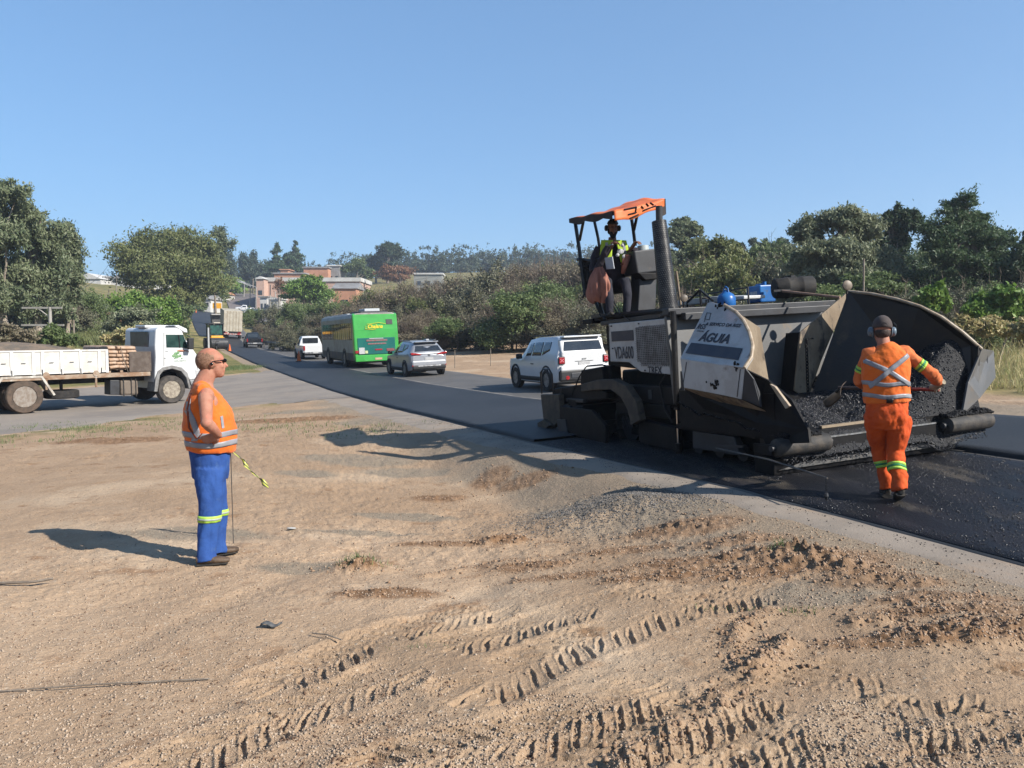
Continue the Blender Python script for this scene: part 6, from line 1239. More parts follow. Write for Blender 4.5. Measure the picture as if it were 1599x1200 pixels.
    q = MB(); rs_ = np.random.RandomState(2)
    for (a, b, r) in [(274, 553, .07), (278, 551, .06), (271, 556, .06), (281, 556, .06), (276, 557, .08), (273, 560, .03), (284, 560, .03)]: v = A(a, b, -.058); q.ell(v, (r, .004, r*.9), (0, rs_.rand()*60, 0), n=7, m=5)
    q.build('door_emblem', M('leaf_green', (.10, .28, .10), (.3, .42, .25), sc=16, rough=.6), cab)
    lettering('COLHEITA', .085, M('faint_green_text', (.3, .42, .3), rough=.6), cab, basis(A(281, 564, -.06), (1, 0, 0), (0, 0, 1)), sx=1.1)
    # driver's forearm on the sill
    pe = empty('person', W_ @ A(272, 546, .25), 0, 'truck driver resting a bare arm on the open window', 'person'); pe.rotation_euler = e.rotation_euler
    b = MB(); b.tube([(-.25, .1, -.25), (-.22, .08, .1), (-.2, .06, .25)], [.14, .19, .12], n=14); head(b, (-.16, .05, .45), 1.0); b.tube([(-.19, .06, .2), (-.18, .05, .36)], [.07, .06], n=10); b.tube([(-.22, -.12, .16), (-.15, -.22, -.04), (.12, -.31, -.045), (.25, -.30, -.05)], [.06, .045, .042, .028], n=10); hand(b, (.27, -.30, -.05), (1, .1, -.1), (0, 0, -1), curl=.3); bo = b.build('body', m_skin, pe); bake(bo, .012, 4)
    # sand heap
    x0, x1 = xl+.2, A(126, 545).x; nx, ny = 70, 30
    def sh_(u, v): x = x0+(x1-x0+.5)*u; y = .08+2.28*v; w = math.sin(math.pi*min(1, max(0, u)))**.7*math.sin(math.pi*v)**.6; return Vector((x, y, zt-.12 + .40*w + .06*(float(fbm(x, y, 2, 3, 3))-.5)))
    q = MB(); q.grid(sh_, nx, ny); so = q.build('sand_heap', M('dark_sand', (.16, .135, .11), (.25, .19, .14), sc=3, rough=.95, bump=.02, bsc=40), None, smooth='all'); so.matrix_world = W_; tag(so, 'heap of dark sand in the bed of the white flatbed truck', kind='stuff')
    # sacks on a pallet
    MS = [M('paper_sack', (.50, .33, .22), (.58, .42, .31), sc=5, rough=.8, bump=.01, bsc=9), M('pale_paper_sack', (.60, .45, .34), (.48, .31, .22), sc=5, rough=.8, bump=.01, bsc=9)]
    pxs = A(171, 560).x; pxe = A(214, 560).x; zp = A(190, 580).z; pal = empty('pallet', W_ @ Vector(((pxs+pxe)/2, 1.2, zd0)), 0, 'wooden pallet under the stacked cement sacks', 'pallet'); pal.rotation_euler = e.rotation_euler; wdt = pxe-pxs
    q = MB(); [q.box((0, y, .11), (wdt, .14, .025)) for y in np.linspace(-1.0, 1.0, 9)]; q.build('deck_boards', RW, pal); q = MB(); [q.box((x, 0, .05), (.1, 2.1, .09)) for x in (-wdt*.45, 0, wdt*.45)]; q.build('bearer', RW, pal)
    def sack(w, dp, h, seed):
        q = MB()
        def f(u, v):
            a = u*2*math.pi; s = math.sin(v*math.pi); r = min(1, s*1.9)**.6; cx = abs(math.cos(a))**.55*(1 if math.cos(a) > 0 else -1); cy = abs(math.sin(a))**.7*(1 if math.sin(a) > 0 else -1)
            return Vector((w/2*math.copysign(abs(math.cos(v*math.pi))**.6, -math.cos(v*math.pi)), dp/2*cx*(.80+.2*r)*(r if r > .35 else .35), h/2*cy*r))
        q.grid(f, 18, 14); return q
    rs_ = np.random.RandomState(11); rows = 6; hh = (zt + .12 - zd0 - .13)/rows; protos = {}
    for k in range(rows):
        wds = [.28, .33, .39] if k % 2 else [.36, .28, .36]; x = pxs; wt = sum(wds)
        for j, f_ in enumerate(wds):
            w = wdt*f_/wt; key = (round(f_, 2)); c = W_ @ Vector((x+w/2+rs_.randn()*.01, .42 + rs_.randn()*.02, zd0+.13+hh*(k+.5)))
            if key not in protos: so = sack(w*1.04, .8, hh*1.12, 1).build('cement_sack', MS[0], None, smooth='all'); protos[key] = so
            else: so = protos[key].copy(); col.objects.link(so)
            so.location = c; so.rotation_euler = (e.rotation_euler[0]+rs_.randn()*.03, e.rotation_euler[1]+rs_.randn()*.04, e.rotation_euler[2])
            pos = ['at the end beside the white side board', 'in the middle', 'at the end beside the cab'][j]; row = ['bottom', 'second', 'third', 'fourth', 'fifth', 'top'][k]
            tag(so, 'tan paper cement sack, %s row, %s' % (row, pos), 'sack', 'cement sacks stacked on the truck'); x += w
        for yy in (1.25, 2.0): c = W_ @ Vector(((pxs+pxe)/2, yy, zd0+.13+hh*(k+.5)));
    q = MB(); q.box((0, 0, 0), (wdt*.96, 1.5, rows*hh)); ob = q.build('sack_stack', MS[1], None, bevel=.06); ob.location = W_ @ Vector(((pxs+pxe)/2, 1.62, zd0+.13+rows*hh/2)); ob.rotation_euler = e.rotation_euler; tag(ob, 'rear layers of cement sacks packed behind the front row', 'sack stack')
    q = MB(); q.tube([A(188, 542, -.0), A(190, 548, -.02), A(193, 560, -.03), A(199, 578, -.03), A(202, 586, -.02)], .022, n=5, rad2=.008); so = q.build('strap', M('cream_strap', (.62, .54, .42), rough=.8), e)
flatbed()

# ---------------- cones, guard rail, posts, poles
def cone():
    e = empty('traffic_cone', (0, 0, 0), 0, None, 'cone', 'orange traffic cones on the highway'); q = MB(); q.lathe([(0, .0), (.16, .02), (.035, .72), (0, .73)], (0, 0, .02), (0, 0, 1), 18); q.build('cone_body', M('cone_orange', (.85, .17, .03), rough=.5), e, smooth=True)
    q = MB(); q.box((0, 0, .02), (.4, .4, .04)); q.build('base', m_rub, e, bevel=.01); q = MB(); q.lathe([(.118, .24), (.092, .38)], (0, 0, .02), (0, 0, 1), 18); q.build('white_band', m_plate, e); return e
cn = cone()
for i, (px, py, d, lab) in enumerate([(466, 565, 56, 'orange cone on the joint line ahead of the white pickup'), (358, 543, 80, 'orange cone standing behind the cream box truck'), (307, 494, 180, 'tiny orange cone at the far top of the fresh asphalt')]):
    c_ = cn if i == 0 else copy_tree(cn); v = onto(px, d); c_.location = v + Vector((0, 0, .06)); c_['label'] = lab
def guard():
    a, b = onto(398, 100), onto(436, 84); e = empty('guard_rail', a, 0, 'low grey guard rail beside the road before the bushes', 'guard rail'); d = b-a
    q = MB(); q.tube([Vector((0,0,.75)), d+Vector((0,0,.75))], .17, n=4, rad2=.05, up=(0,0,1)); q.build('rail', M('galvanised', (.35, .35, .33), (.25, .24, .22), sc=3, rough=.5, metal=.5), e)
    for i in range(6): q = MB(); p = d*(i/5.); q.box(p+Vector((0, .1, .35)), (.12, .12, .8)); q.build('post', MATS['galvanised'], e)
guard()
def post(name, px, py0, py1, d, r, mat, label, cat, lean=0):
    v = onto(px, d); zt = P(px+lean, py0, d); e = empty(name, v, 0, label, cat); q = MB(); q.cyl((0, 0, -.2), Vector((zt.x-v.x, zt.y-v.y, zt.z-v.z)), r, r*.75, 10); q.build('pole', mat, e, smooth=True); return e, zt-v
m_conc = M('concrete_pole', (.42, .40, .36), (.33, .31, .28), sc=3, rough=.8); m_woodp = M('weathered_pole', (.24, .20, .16), (.33, .29, .24), sc=4, rough=.9)
def white_post():
    v = P(323, 546, 40); z = g(v.x, v.y); e, t = post('marker_post', 325, 512, 560, 46, .07, m_plate, 'white marker post standing beside the white truck bonnet', 'post'); 
white_post()
e, t = post('utility_pole', 78, 480, 540, 58, .15, m_conc, 'pale concrete pole with two crossarms behind the flatbed truck', 'utility pole')
q = MB(); q.box(t+Vector((-.6, 0, -.05)), (3.0, .12, .14)); q.box(t+Vector((-.6, 0, -1.35)), (3.2, .12, .14)); q.tube([t+Vector((0, 0, -.8)), t+Vector((-.9, 0, -.1))], .05); q.tube([t+Vector((0, 0, -2.0)), t+Vector((-.8, 0, -1.4))], .05); ca = q.build('crossarm', m_conc, e)
for i, (px, y0, d, lab) in enumerate([(183, 384, 170, 'tall thin pole left of the big round tree'), (197, 376, 190, 'second tall pole in front of the big round tree'), (170, 452, 130, 'short pole behind the grey shed roof'), (139, 487, 80, 'thin leaning fence pole on the grassy slope'), (115, 500, 70, 'thin bare pole between the left tree trunks'), (1349, 405, 32, 'grey post rising behind the raised hopper wing')]):
    e, t = post('utility_pole', px, y0, 0, d, .10 if d > 60 else .05, m_woodp, lab, 'pole')
    if i < 2: q = MB(); q.box(t+Vector((0, 0, -.4)), (1.8, .1, .12)); q.box(t+Vector((0, 0, -1.4)), (1.2, .1, .12)); q.build('crossarm', m_woodp, e)
lampp = None
for i, (px, y0, y1, d) in enumerate([(366, 436, 478, 300), (374, 440, 480, 275), (382, 441, 478, 255), (391, 447, 480, 235), (400, 449, 486, 215), (422, 444, 480, 200), (436, 462, 480, 190), (430, 456, 480, 205)]):
    e, t = post('street_lamp' if i < 5 else 'utility_pole', px, y0, y1, d, .16, m_conc, '%s of the pale poles climbing the hill street' % ['farthest', 'second farthest', 'third farthest', 'fourth farthest', 'nearest lamp'][i] if i < 5 else '%s plain pole right of the street lamps' % ['tallest', 'rightmost', 'middle'][i-5], 'street lamp' if i < 5 else 'utility pole', )
    e['group'] = 'poles along the hill street'
    if i < 5: q = MB(); q.tube([t, t+Vector((-3.2, 0, 1.2))], .10, n=6); q.box(t+Vector((-3.6, 0, 1.35)), (1.4, .5, .3), (0, 20, 0)); q.build('lamp_arm', m_plate, e)
# stakes with string at the far side of the gravel
for i, (px, d) in enumerate([(710, 41), (766, 41), (1483, 30)]):
    v = onto(px, d); q = MB(); q.cyl(v, v+Vector((0, 0, .95)), .022, n=6); o = q.build('survey_stake', m_woodp); tag(o, ['thin wooden stake at the left on the gravel beyond the silver SUV', 'thin wooden stake at the right on the gravel left of the white SUV', 'dry brown stalk standing at the grass edge right of the hopper'][i], 'stake')
# rod and hazard tape beside the supervisor
v = P(363, 787, 7.1); z = g(v.x, v.y); q = MB(); q.cyl((v.x, v.y, z-.05), (v.x-.005, v.y, P(363, 703, 7.1).z), .0035, n=6); o = q.build('metal_rod', m_gry); tag(o, 'thin metal rod stuck in the ground beside the supervisor', 'rod')
def tape(u, v_):
    a, b, c, dd = P(367, 708, 7.05), P(384, 724, 7.0), P(397, 744, 7.05), P(419, 760, 7.0); p = a*(1-u)**3 + b*3*u*(1-u)**2 + c*3*u*u*(1-u) + dd*u**3; tw = u*11; w = Vector((math.cos(tw)*.6+.5, math.sin(tw), -.7)).normalized()*.035; return p + w*(v_-.5)*2*.8
q = MB(); q.grid(tape, 60, 3); tm = bpy.data.materials.new('hazard_tape'); tm.use_nodes = True; N = tm.node_tree.nodes; wv = N.new('ShaderNodeTexWave'); wv.inputs['Scale'].default_value = 16; wv.bands_direction = 'DIAGONAL'; cr = N.new('ShaderNodeValToRGB'); cr.color_ramp.interpolation = 'CONSTANT'; cr.color_ramp.elements[0].color = (.36, .36, .06, 1); cr.color_ramp.elements[1].position = .55; cr.color_ramp.elements[1].color = (.03, .04, .02, 1)
tcn = N.new('ShaderNodeTexCoord'); tm.node_tree.links.new(tcn.outputs['Object'], wv.inputs['Vector']); tm.node_tree.links.new(wv.outputs['Fac'], cr.inputs[0]); tm.node_tree.links.new(cr.outputs[0], N['Principled BSDF'].inputs['Base Color'])
o = q.build('hazard_tape', tm, smooth='all'); tag(o, 'twisted yellow and black hazard tape fluttering beside the supervisor', 'tape')

# thin cables between the far poles
def cable(a, b, sag, label):
    q = MB(); pts = [a.lerp(b, i/14.) - Vector((0, 0, sag*4*(i/14.)*(1-i/14.))) for i in range(15)]; q.tube(pts, .035, n=4); tag(q.build('power_cable', m_dk), label, 'cable', 'power cables in the distance')
cable(P(455, 446, 205), P(700, 428, 235), 1.5, 'thin power cable crossing in front of the brick buildings'); cable(P(700, 428, 235), P(930, 432, 190), 1.5, 'thin power cable crossing above the brown thicket')
cable(P(183, 386, 170), P(197, 378, 190), .3, 'short power cable between the two tall thin poles'); cable(P(183, 388, 170), P(78, 470, 60), 2., 'power cable dropping left through the eucalyptus trees')
# ================================================================ vegetation
def leafmat(name, a, b, c=None, tl=.35):
    m = bpy.data.materials.new(name); m.use_nodes = True; t = m.node_tree; N = t.nodes; L = t.links; N.remove(N['Principled BSDF']); out = N['Material Output']
    at = N.new('ShaderNodeAttribute'); at.attribute_name = 'tint'; sp_ = N.new('ShaderNodeSeparateColor'); L.new(at.outputs['Color'], sp_.inputs[0])
    mx = N.new('ShaderNodeMix'); mx.data_type = 'RGBA'; mx.inputs[6].default_value = (*a, 1); mx.inputs[7].default_value = (*b, 1); L.new(sp_.outputs[0], mx.inputs[0]); cur = mx.outputs[2]
    m2 = N.new('ShaderNodeMix'); m2.data_type = 'RGBA'; m2.inputs[7].default_value = (*(c or b), 1); L.new(cur, m2.inputs[6]); L.new(sp_.outputs[1], m2.inputs[0]); cur = m2.outputs[2]
    d = N.new('ShaderNodeBsdfPrincipled'); d.inputs['Roughness'].default_value = .55; d.inputs['Specular IOR Level'].default_value = .3; tr = N.new('ShaderNodeBsdfTranslucent'); ms = N.new('ShaderNodeMixShader'); ms.inputs[0].default_value = tl
    L.new(cur, d.inputs['Base Color']); L.new(cur, tr.inputs[0]); L.new(d.outputs[0], ms.inputs[1]); L.new(tr.outputs[0], ms.inputs[2]); L.new(ms.outputs[0], out.inputs[0]); return m
LM = dict(
 euc=leafmat('eucalyptus_leaves', (.075, .105, .052), (.14, .165, .085), (.20, .21, .13)),
 olive=leafmat('olive_leaves', (.078, .10, .034), (.135, .155, .055), (.18, .18, .08)),
 bright=leafmat('bright_leaves', (.06, .13, .02), (.14, .23, .045), (.20, .27, .07)),
 dark=leafmat('dark_leaves', (.022, .044, .024), (.048, .078, .038), (.075, .10, .05)),
 pine=leafmat('pine_needles', (.026, .055, .024), (.06, .10, .042), (.085, .12, .052)),
 grey=leafmat('grey_green_leaves', (.10, .125, .072), (.175, .195, .115), (.24, .25, .16)),
 mid=leafmat('mid_green_leaves', (.065, .10, .034), (.12, .165, .06), (.17, .20, .09)),
 brown=leafmat('dry_brown_leaves', (.15, .125, .085), (.215, .18, .125), (.14, .135, .08)),
 dry=leafmat('dry_grass_blades', (.34, .27, .13), (.45, .37, .2), (.2, .24, .08)),
 rust=leafmat('rusty_leaves', (.20, .10, .055), (.27, .14, .08), (.14, .11, .06)),
 scrub=leafmat('scrub_leaves', (.075, .082, .045), (.12, .122, .075), (.17, .155, .105), tl=.25),
 far=leafmat('far_leaves', (.040, .065, .040), (.075, .10, .062), (.06, .08, .05)))
m_bark = M('bark', (.20, .16, .125), (.32, .27, .22), sc=6, rough=.9, bump=.01); m_pbark = M('pale_bark', (.42, .36, .29), (.28, .22, .17), sc=4, rough=.85, bump=.01)
m_twig = M('dry_twigs', (.22, .175, .135), (.14, .11, .085), sc=5, rough=.9)
def leaves(blobs, n, size, seed=0, sub=9, aspect=.45, droop=.0, subr=.44, flat=.95, shell=.35):
    """leaf cards in leafy sprays spread through overlapping clumps; returns V, F, tint, spray centres"""
    rs = np.random.RandomState(seed); B = np.array([b[:6] for b in blobs], float); w = (B[:, 3]*B[:, 4]*B[:, 5])**.67; w /= w.sum(); cs = []; rr = []; tt = []
    subr = max(subr, .42); n = int(n*1.9); k = max(3, int(sub*1.25*len(B))); idx = rs.choice(len(B), k, p=w)
    for i in idx:
        d = rs.randn(3); d /= np.linalg.norm(d)
        if d[2] < -.5: d[2] *= -.6
        q = B[i, :3] + d*B[i, 3:6]*(1-subr*.75)*(shell + (1-shell)*rs.rand()); cs.append(q); rr.append(B[i, 3:6]*subr*(.5+.9*rs.rand())*(1+.35*rs.randn(3).clip(-1, 1))); tt.append(rs.rand())
    cs = np.array(cs); rr = np.array(rr); tt = np.array(tt); wv = (rr[:, 0]*rr[:, 1]*rr[:, 2])**.67; wv /= wv.sum(); j = rs.choice(k, n, p=wv)
    ns_ = 11; dS = rs.randn(k, ns_, 3); dS /= np.linalg.norm(dS, axis=2)[..., None]; rS = (.45 + .65*rs.rand(k, ns_))**1.0; SC = cs[:, None] + dS*rS[..., None]*rr[:, None]*np.array([1, 1, flat]); SR = (.22+.30*rs.rand(k, ns_))
    js = rs.randint(0, ns_, n); d = rs.randn(n, 3); d /= np.linalg.norm(d, axis=1)[:, None]; rad = rs.rand(n)**.5*(1 + .7*(rs.rand(n) < .12)); C = SC[j, js] + d*(rad*SR[j, js])[:, None]*rr[j]*1.15; core = rs.rand(n) < .22
    d0 = C - cs[j]; d0 /= np.linalg.norm(d0, axis=1)[:, None] + 1e-9; C = np.where(core[:, None], cs[j] + d*rs.rand(n)[:, None]*rr[j]*.85, C); d = d0
    a = rs.randn(n, 3); a[:, 2] -= droop*2; a /= np.linalg.norm(a, axis=1)[:, None]; nb = d*.8 + rs.randn(n, 3)*.7 + np.array([0, 0, .5]); b = np.cross(a, nb); b /= np.linalg.norm(b, axis=1)[:, None] + 1e-9
    s = size*(.5+.8*rs.rand(n)); L_ = a*s[:, None]; Wd = b*(s*aspect*.5)[:, None]
    V = np.stack([C - L_*.5, C + Wd, C + L_*.5, C - Wd], 1).reshape(-1, 3); Fq = np.arange(n*4).reshape(-1, 4); tn = np.clip(tt[j]*.8 + rs.rand(n)*.3 - .05, 0, 1); T = np.zeros((n, 4)); T[:, 0] = tn; T[:, 1] = (rs.rand(n)**3)*.9; T[:, 3] = 1
    return V, Fq, np.repeat(T, 4, 0), cs
def crown(name, blobs, n, size, mat, par, **k): V, Fq, T, cs = leaves(blobs, n, size, **k); o = raw_mesh(name, V, Fq, mat, par, attr={'tint': T}); return o, cs
def limbs(q, base, cs, r0, rs, kmax=14, trunk_top=None, zmin=.25):
    top = Vector(trunk_top); base = Vector(base); mid = base.lerp(top, .5) + Vector((rs.randn()*.04, rs.randn()*.04, 0))*(top-base).length
    q.tube([base - Vector((0, 0, .3)), base.lerp(mid, .5), mid, top], [r0*1.25, r0, r0*.8, r0*.5], n=9)
    idx = rs.choice(len(cs), min(kmax, len(cs)), replace=False)
    for i in idx:
        c = Vector(cs[i]); t = min(.95, max(zmin, rs.rand()*.7+.25)); st = base.lerp(mid, t*2) if t < .5 else mid.lerp(top, (t-.5)*2)
        m = st.lerp(c, .5) + Vector((rs.randn()*.05, rs.randn()*.05, .06))*(c-st).length; q.tube([st, m, c], [r0*.38, r0*.24, r0*.09], n=5)
def tree(name, label, d, base_px, blobs, n, size, mat, cat='tree', bark=None, r0=.2, group=None, seed=1, top=None, thick=.8, kmax=14, **k):
    b = onto(base_px, d); rs = np.random.RandomState(seed); e = empty(name, b, 0, label, cat, group); s = d/F; BB = []
    for bb in blobs:
        px, py, rx, ry = bb[:4]; c = P(px, py, d) - b; c.y += rs.randn()*rx*s*.35 + (bb[4] if len(bb) > 4 else 0); BB.append((c.x, c.y, c.z, rx*s*1.25, rx*s*thick*1.2, ry*s*1.25))
    o, cs = crown('crown', BB, n, size, mat, e, seed=seed, **k); q = MB(); tp = max(BB, key=lambda v: v[2])[:3] if top is None else tuple(P(top[0], top[1], d) - b)
    limbs(q, (0, 0, 0), cs, r0, rs, kmax=kmax, trunk_top=tp); q.build('trunk', bark or m_bark, e, smooth=True); return e
# left side
tree('eucalyptus_tree', 'tall eucalyptus at the left edge, the highest of the left group', 62, 12, [(0,300,34,24),(22,325,36,24),(44,306,28,20),(8,345,38,30),(30,380,42,32),(-20,400,40,50),(10,430,46,36),(20,475,44,30)], 26000, .34, LM['euc'], bark=m_pbark, r0=.30, seed=2, aspect=.35, droop=.5, sub=9, subr=.30, kmax=20)
tree('eucalyptus_tree', 'middle eucalyptus of the left group with hanging foliage', 66, 62, [(60,340,30,20),(66,368,34,26),(48,400,40,30),(84,395,28,26),(60,440,44,34),(50,480,40,26)], 20000, .34, LM['euc'], bark=m_pbark, r0=.26, seed=5, aspect=.35, droop=.5, subr=.30, kmax=18)
tree('eucalyptus_tree', 'right eucalyptus of the left group, lower and denser', 70, 102, [(96,366,24,18),(104,395,22,26),(100,425,28,26),(116,440,18,22),(112,478,20,26),(98,505,18,22)], 14000, .32, LM['euc'], bark=m_pbark, r0=.2, seed=8, aspect=.35, droop=.5, subr=.32, kmax=16)
tree('yellowing_bush', 'yellowish bush between the left eucalyptus trunks', 76, 96, [(98,455,16,16),(94,490,12,18)], 2600, .3, LM['dry'], cat='bush', seed=4, r0=.06)
tree('scrub_bush', 'brownish scrub at the left edge behind the truck bed', 40, 10, [(10,520,24,18),(-10,528,30,18),(34,528,20,14)], 7000, .17, LM['brown'], cat='bush', seed=6, r0=.05)
tree('scrub_bush', 'dark green scrub behind the truck bed below the crossarm pole', 44, 62, [(58,530,18,14),(88,528,18,20),(112,532,14,12)], 7000, .17, LM['mid'], cat='bush', seed=7, r0=.05)
tree('round_tree', 'large round olive green tree left of the road', 122, 278, [(275,384,48,34),(232,404,36,34),(316,396,32,34),(262,428,60,38),(306,436,42,36),(218,432,28,26),(276,470,46,24),(320,465,22,26)], 42000, .50, LM['olive'], r0=.6, seed=12, aspect=.4, droop=.3, sub=12, subr=.26, kmax=24, thick=.9)
tree('eucalyptus_tree', 'thin eucalyptus rising behind the round tree', 150, 338, [(338,368,14,14),(347,384,14,16),(340,410,18,22)], 4500, .5, LM['euc'], r0=.2, seed=14)
tree('leafy_tree', 'bright green tree in front of the round tree', 84, 222, [(210,478,30,22),(246,486,28,22),(178,500,14,12),(232,503,36,14)], 13000, .36, LM['bright'], seed=15, r0=.15)
tree('grey_shrub', 'bare grey shrub below the bright green tree', 70, 204, [(204,498,30,18),(180,512,18,14),(228,512,26,14)], 6500, .28, LM['grey'], cat='bush', seed=16, r0=.08)
tree('pale_shrub', 'pale grassy shrub just behind the truck cab', 48, 188, [(182,530,20,9),(205,524,20,12),(226,520,14,12)], 5000, .22, LM['dry'], cat='bush', seed=17, r0=.04)
tree('roadside_shrub', 'dark green shrub at the left edge of the fresh asphalt', 104, 284, [(280,494,16,22),(288,520,8,14),(268,508,14,18)], 7000, .34, LM['mid'], cat='bush', seed=18, r0=.1)
tree('hillside_tree', 'dark tree beside the pale houses left of the hill road', 215, 335, [(336,470,12,8),(350,462,10,8),(320,478,10,7)], 2600, .6, LM['mid'], seed=19, r0=.2)
tree('garden_shrub', 'palm-like shrub before the pale hillside houses', 190, 306, [(300,482,12,7),(314,482,9,7)], 1500, .6, LM['mid'], cat='bush', seed=20, r0=.1)
for i, (px, py, rx, ry, d, lab) in enumerate([(358, 418, 12, 22, 300, 'dark hillside tree just right of the round tree'), (382, 418, 12, 22, 310, 'pointed dark tree left of the two tall conifers'), (396, 412, 10, 18, 330, 'second pointed dark tree left of the two tall conifers'), (350, 446, 22, 14, 260, 'bright green tree where the hill road disappears'), (415, 424, 12, 12, 320, 'small dark tree before the left tall conifer')]):
    tree('hillside_tree', lab, d, px, [(px, py, rx, ry), (px-2, py-ry*.6, rx*.5, ry*.55), (px+3, py+ry*.6, rx*1.2, ry*.6)], 3200, .9, LM['bright'] if i == 3 else LM['far'], seed=30+i, r0=.25)
for i, (px, y0, y1, w, d) in enumerate([(432, 380, 430, 14, 300), (461, 377, 428, 14, 305), (446, 394, 428, 7, 310)]):
    h = y1-y0; bl = [(px, y0+h*(.12+.17*k), w*(.32+.16*k), h*.13) for k in range(5)]
    tree('tall_conifer', ['left of the two tall conifers above the brick buildings', 'right of the two tall conifers above the brick buildings', 'small narrow conifer between the two tall ones'][i], d, px, bl, 5500, .9, LM['pine'], seed=40+i, r0=.3, thick=1, droop=-.4)
tree('umbrella_pine', 'dark spreading pine on the skyline, taller right crown', 300, 606, [(610,390,15,11),(598,398,12,9),(620,400,12,9),(606,414,16,10)], 6000, 1.0, LM['dark'], seed=45, r0=.4, subr=.4)
tree('umbrella_pine', 'lower dark pine on the skyline left of the taller one', 305, 588, [(588,408,14,10),(580,420,12,9),(596,422,14,8)], 4500, 1.0, LM['dark'], seed=46, r0=.4)
tree('rusty_tree', 'rusty brown tree below the dark skyline pines', 240, 617, [(606,426,16,8),(628,424,16,9),(618,434,24,6)], 4500, .7, LM['rust'], seed=47, r0=.25)
tree('bright_tree', 'bright green round tree before the brick buildings', 150, 478, [(470,452,20,14),(496,448,18,16),(484,440,16,11),(455,462,16,11),(505,462,14,12),(480,465,34,12)], 12000, .5, LM['bright'], seed=48, r0=.3)
tree('garden_tree', 'dark green garden tree behind the long brick building', 270, 550, [(540,420,12,9),(560,416,14,12),(575,428,12,9)], 4500, .8, LM['mid'], seed=49, r0=.3)
tree('bare_tree', 'thin reddish tree against the long brick wall', 200, 438, [(438,446,10,12),(442,458,8,8)], 700, .5, LM['rust'], seed=50, r0=.12, kmax=20)
# skyline wood as one mass
def treeline():
    rs = np.random.RandomState(9); V = []; T = []; n0 = 0
    X0 = [(px, 395 + rs.randn()*18, 10+rs.rand()*8) for px in np.linspace(355, 1010, 190)] + [(px, 330+rs.randn()*15, 10+rs.rand()*8) for px in np.linspace(1010, 1900, 110)] + [(px, 300+rs.randn()*15, 8+rs.rand()*5) for px in np.linspace(-500, 130, 60)] + [(px, 360+rs.randn()*10, 9+rs.rand()*5) for px in np.linspace(200, 360, 24)]
    for px, d, h in X0:
        b = onto(px, d); w = h*.22*(.7+.6*rs.rand()); bl = [(b.x, b.y, b.z+h*(.12+.2*k), w*(1.7-.33*k), w*(1.7-.33*k), h*.18) for k in range(4)]
        v, f, t, _ = leaves(bl, 420, 1.15, seed=rs.randint(9999), sub=3, subr=.5); V.append(v); T.append(t)
    V = np.vstack(V); T = np.vstack(T); tag(raw_mesh('skyline_wood', V, np.arange(len(V)).reshape(-1, 4), LM['far'], attr={'tint': T}), 'dark wood along the far skyline', kind='stuff')
treeline()
# the brown and green thicket beyond the road
def bush_proto(name, seed, mat, n, size, twigs=0, h=4.5, w=3.2, aspect=.45, bl=None):
    rs = np.random.RandomState(seed); e = empty(name, (0, 0, -50), 0); B = bl or [(rs.randn()*w*.28, rs.randn()*w*.28, h*(.16+.60*rs.rand()**.8), w*(.34+.22*rs.rand()), w*(.34+.22*rs.rand()), h*(.22+.14*rs.rand())) for _ in range(8)]
    o, cs = crown('crown', B, n, size, mat, e, seed=seed, aspect=aspect, sub=8, subr=.32); q = MB(); limbs(q, (0, 0, 0), cs, .045 if twigs else .07, rs, kmax=16, trunk_top=(0, 0, h*.7))
    if twigs:
        for k in range(twigs):
            a = rs.rand()*6.28; r_ = rs.rand()**.5*w*.55; z = h*(.25+.35*rs.rand()); p0_ = Vector((r_*.4*math.cos(a), r_*.4*math.sin(a), z*.6)); p1 = Vector((r_*math.cos(a), r_*math.sin(a), z+h*(.15+.45*rs.rand())*(1-r_/w))); m = p0_.lerp(p1, .5)+Vector((rs.randn(), rs.randn(), rs.randn()))*.12
            q.tube([p0_, m, p1], [.028, .018, .008], n=3, cap=False)
            for _ in range(3): t = .4+.6*rs.rand(); s0 = p0_.lerp(p1, t); q.tube([s0, s0+Vector((rs.randn()*.35, rs.randn()*.35, .15+.4*rs.rand()))], [.012, .005], n=3, cap=False)
    q.build('stem', m_twig if twigs else m_bark, e, smooth=False); return e
GP = 'shrubs of the thicket beyond the road'
protos = [bush_proto('bare_shrub', 61, LM['brown'], 5600, .13, 460), bush_proto('bare_shrub', 62, LM['brown'], 8500, .13, 320), bush_proto('olive_shrub', 63, LM['scrub'], 12000, .20), bush_proto('green_shrub', 64, LM['mid'], 14000, .16), bush_proto('leafy_shrub', 65, LM['olive'], 7500, .20, 120), bush_proto('dark_shrub', 66, LM['scrub'], 14000, .15, 120)]
plabel = ['brown leafless shrub in the thicket beyond the road', 'dull brown twiggy shrub with sparse leaves in the thicket', 'grey green shrub in the thicket beyond the road', 'mid green dense shrub in the thicket beyond the road', 'olive shrub with loose leaves in the thicket', 'dull olive dense shrub in the thicket beyond the road']
used_p = set()
def put(k, px, d, h, w=1., rz=0, lab=None):
    v = onto(px, d); o = protos[k] if k not in used_p else copy_tree(protos[k]); used_p.add(k); o.location = v - Vector((0, 0, .15)); o.scale = (h/4.5*w, h/4.5*w, h/4.5); o.rotation_euler = (0, 0, rz); tag(o, lab or plabel[k], 'shrub', GP if lab is None else None); return o
rs = np.random.RandomState(21)
def topy(px): return float(np.interp(px, [400, 440, 480, 520, 560, 620, 680, 740, 800, 860, 910, 960, 1040, 1100], [478, 470, 472, 462, 452, 446, 436, 428, 420, 411, 412, 420, 418, 410]))
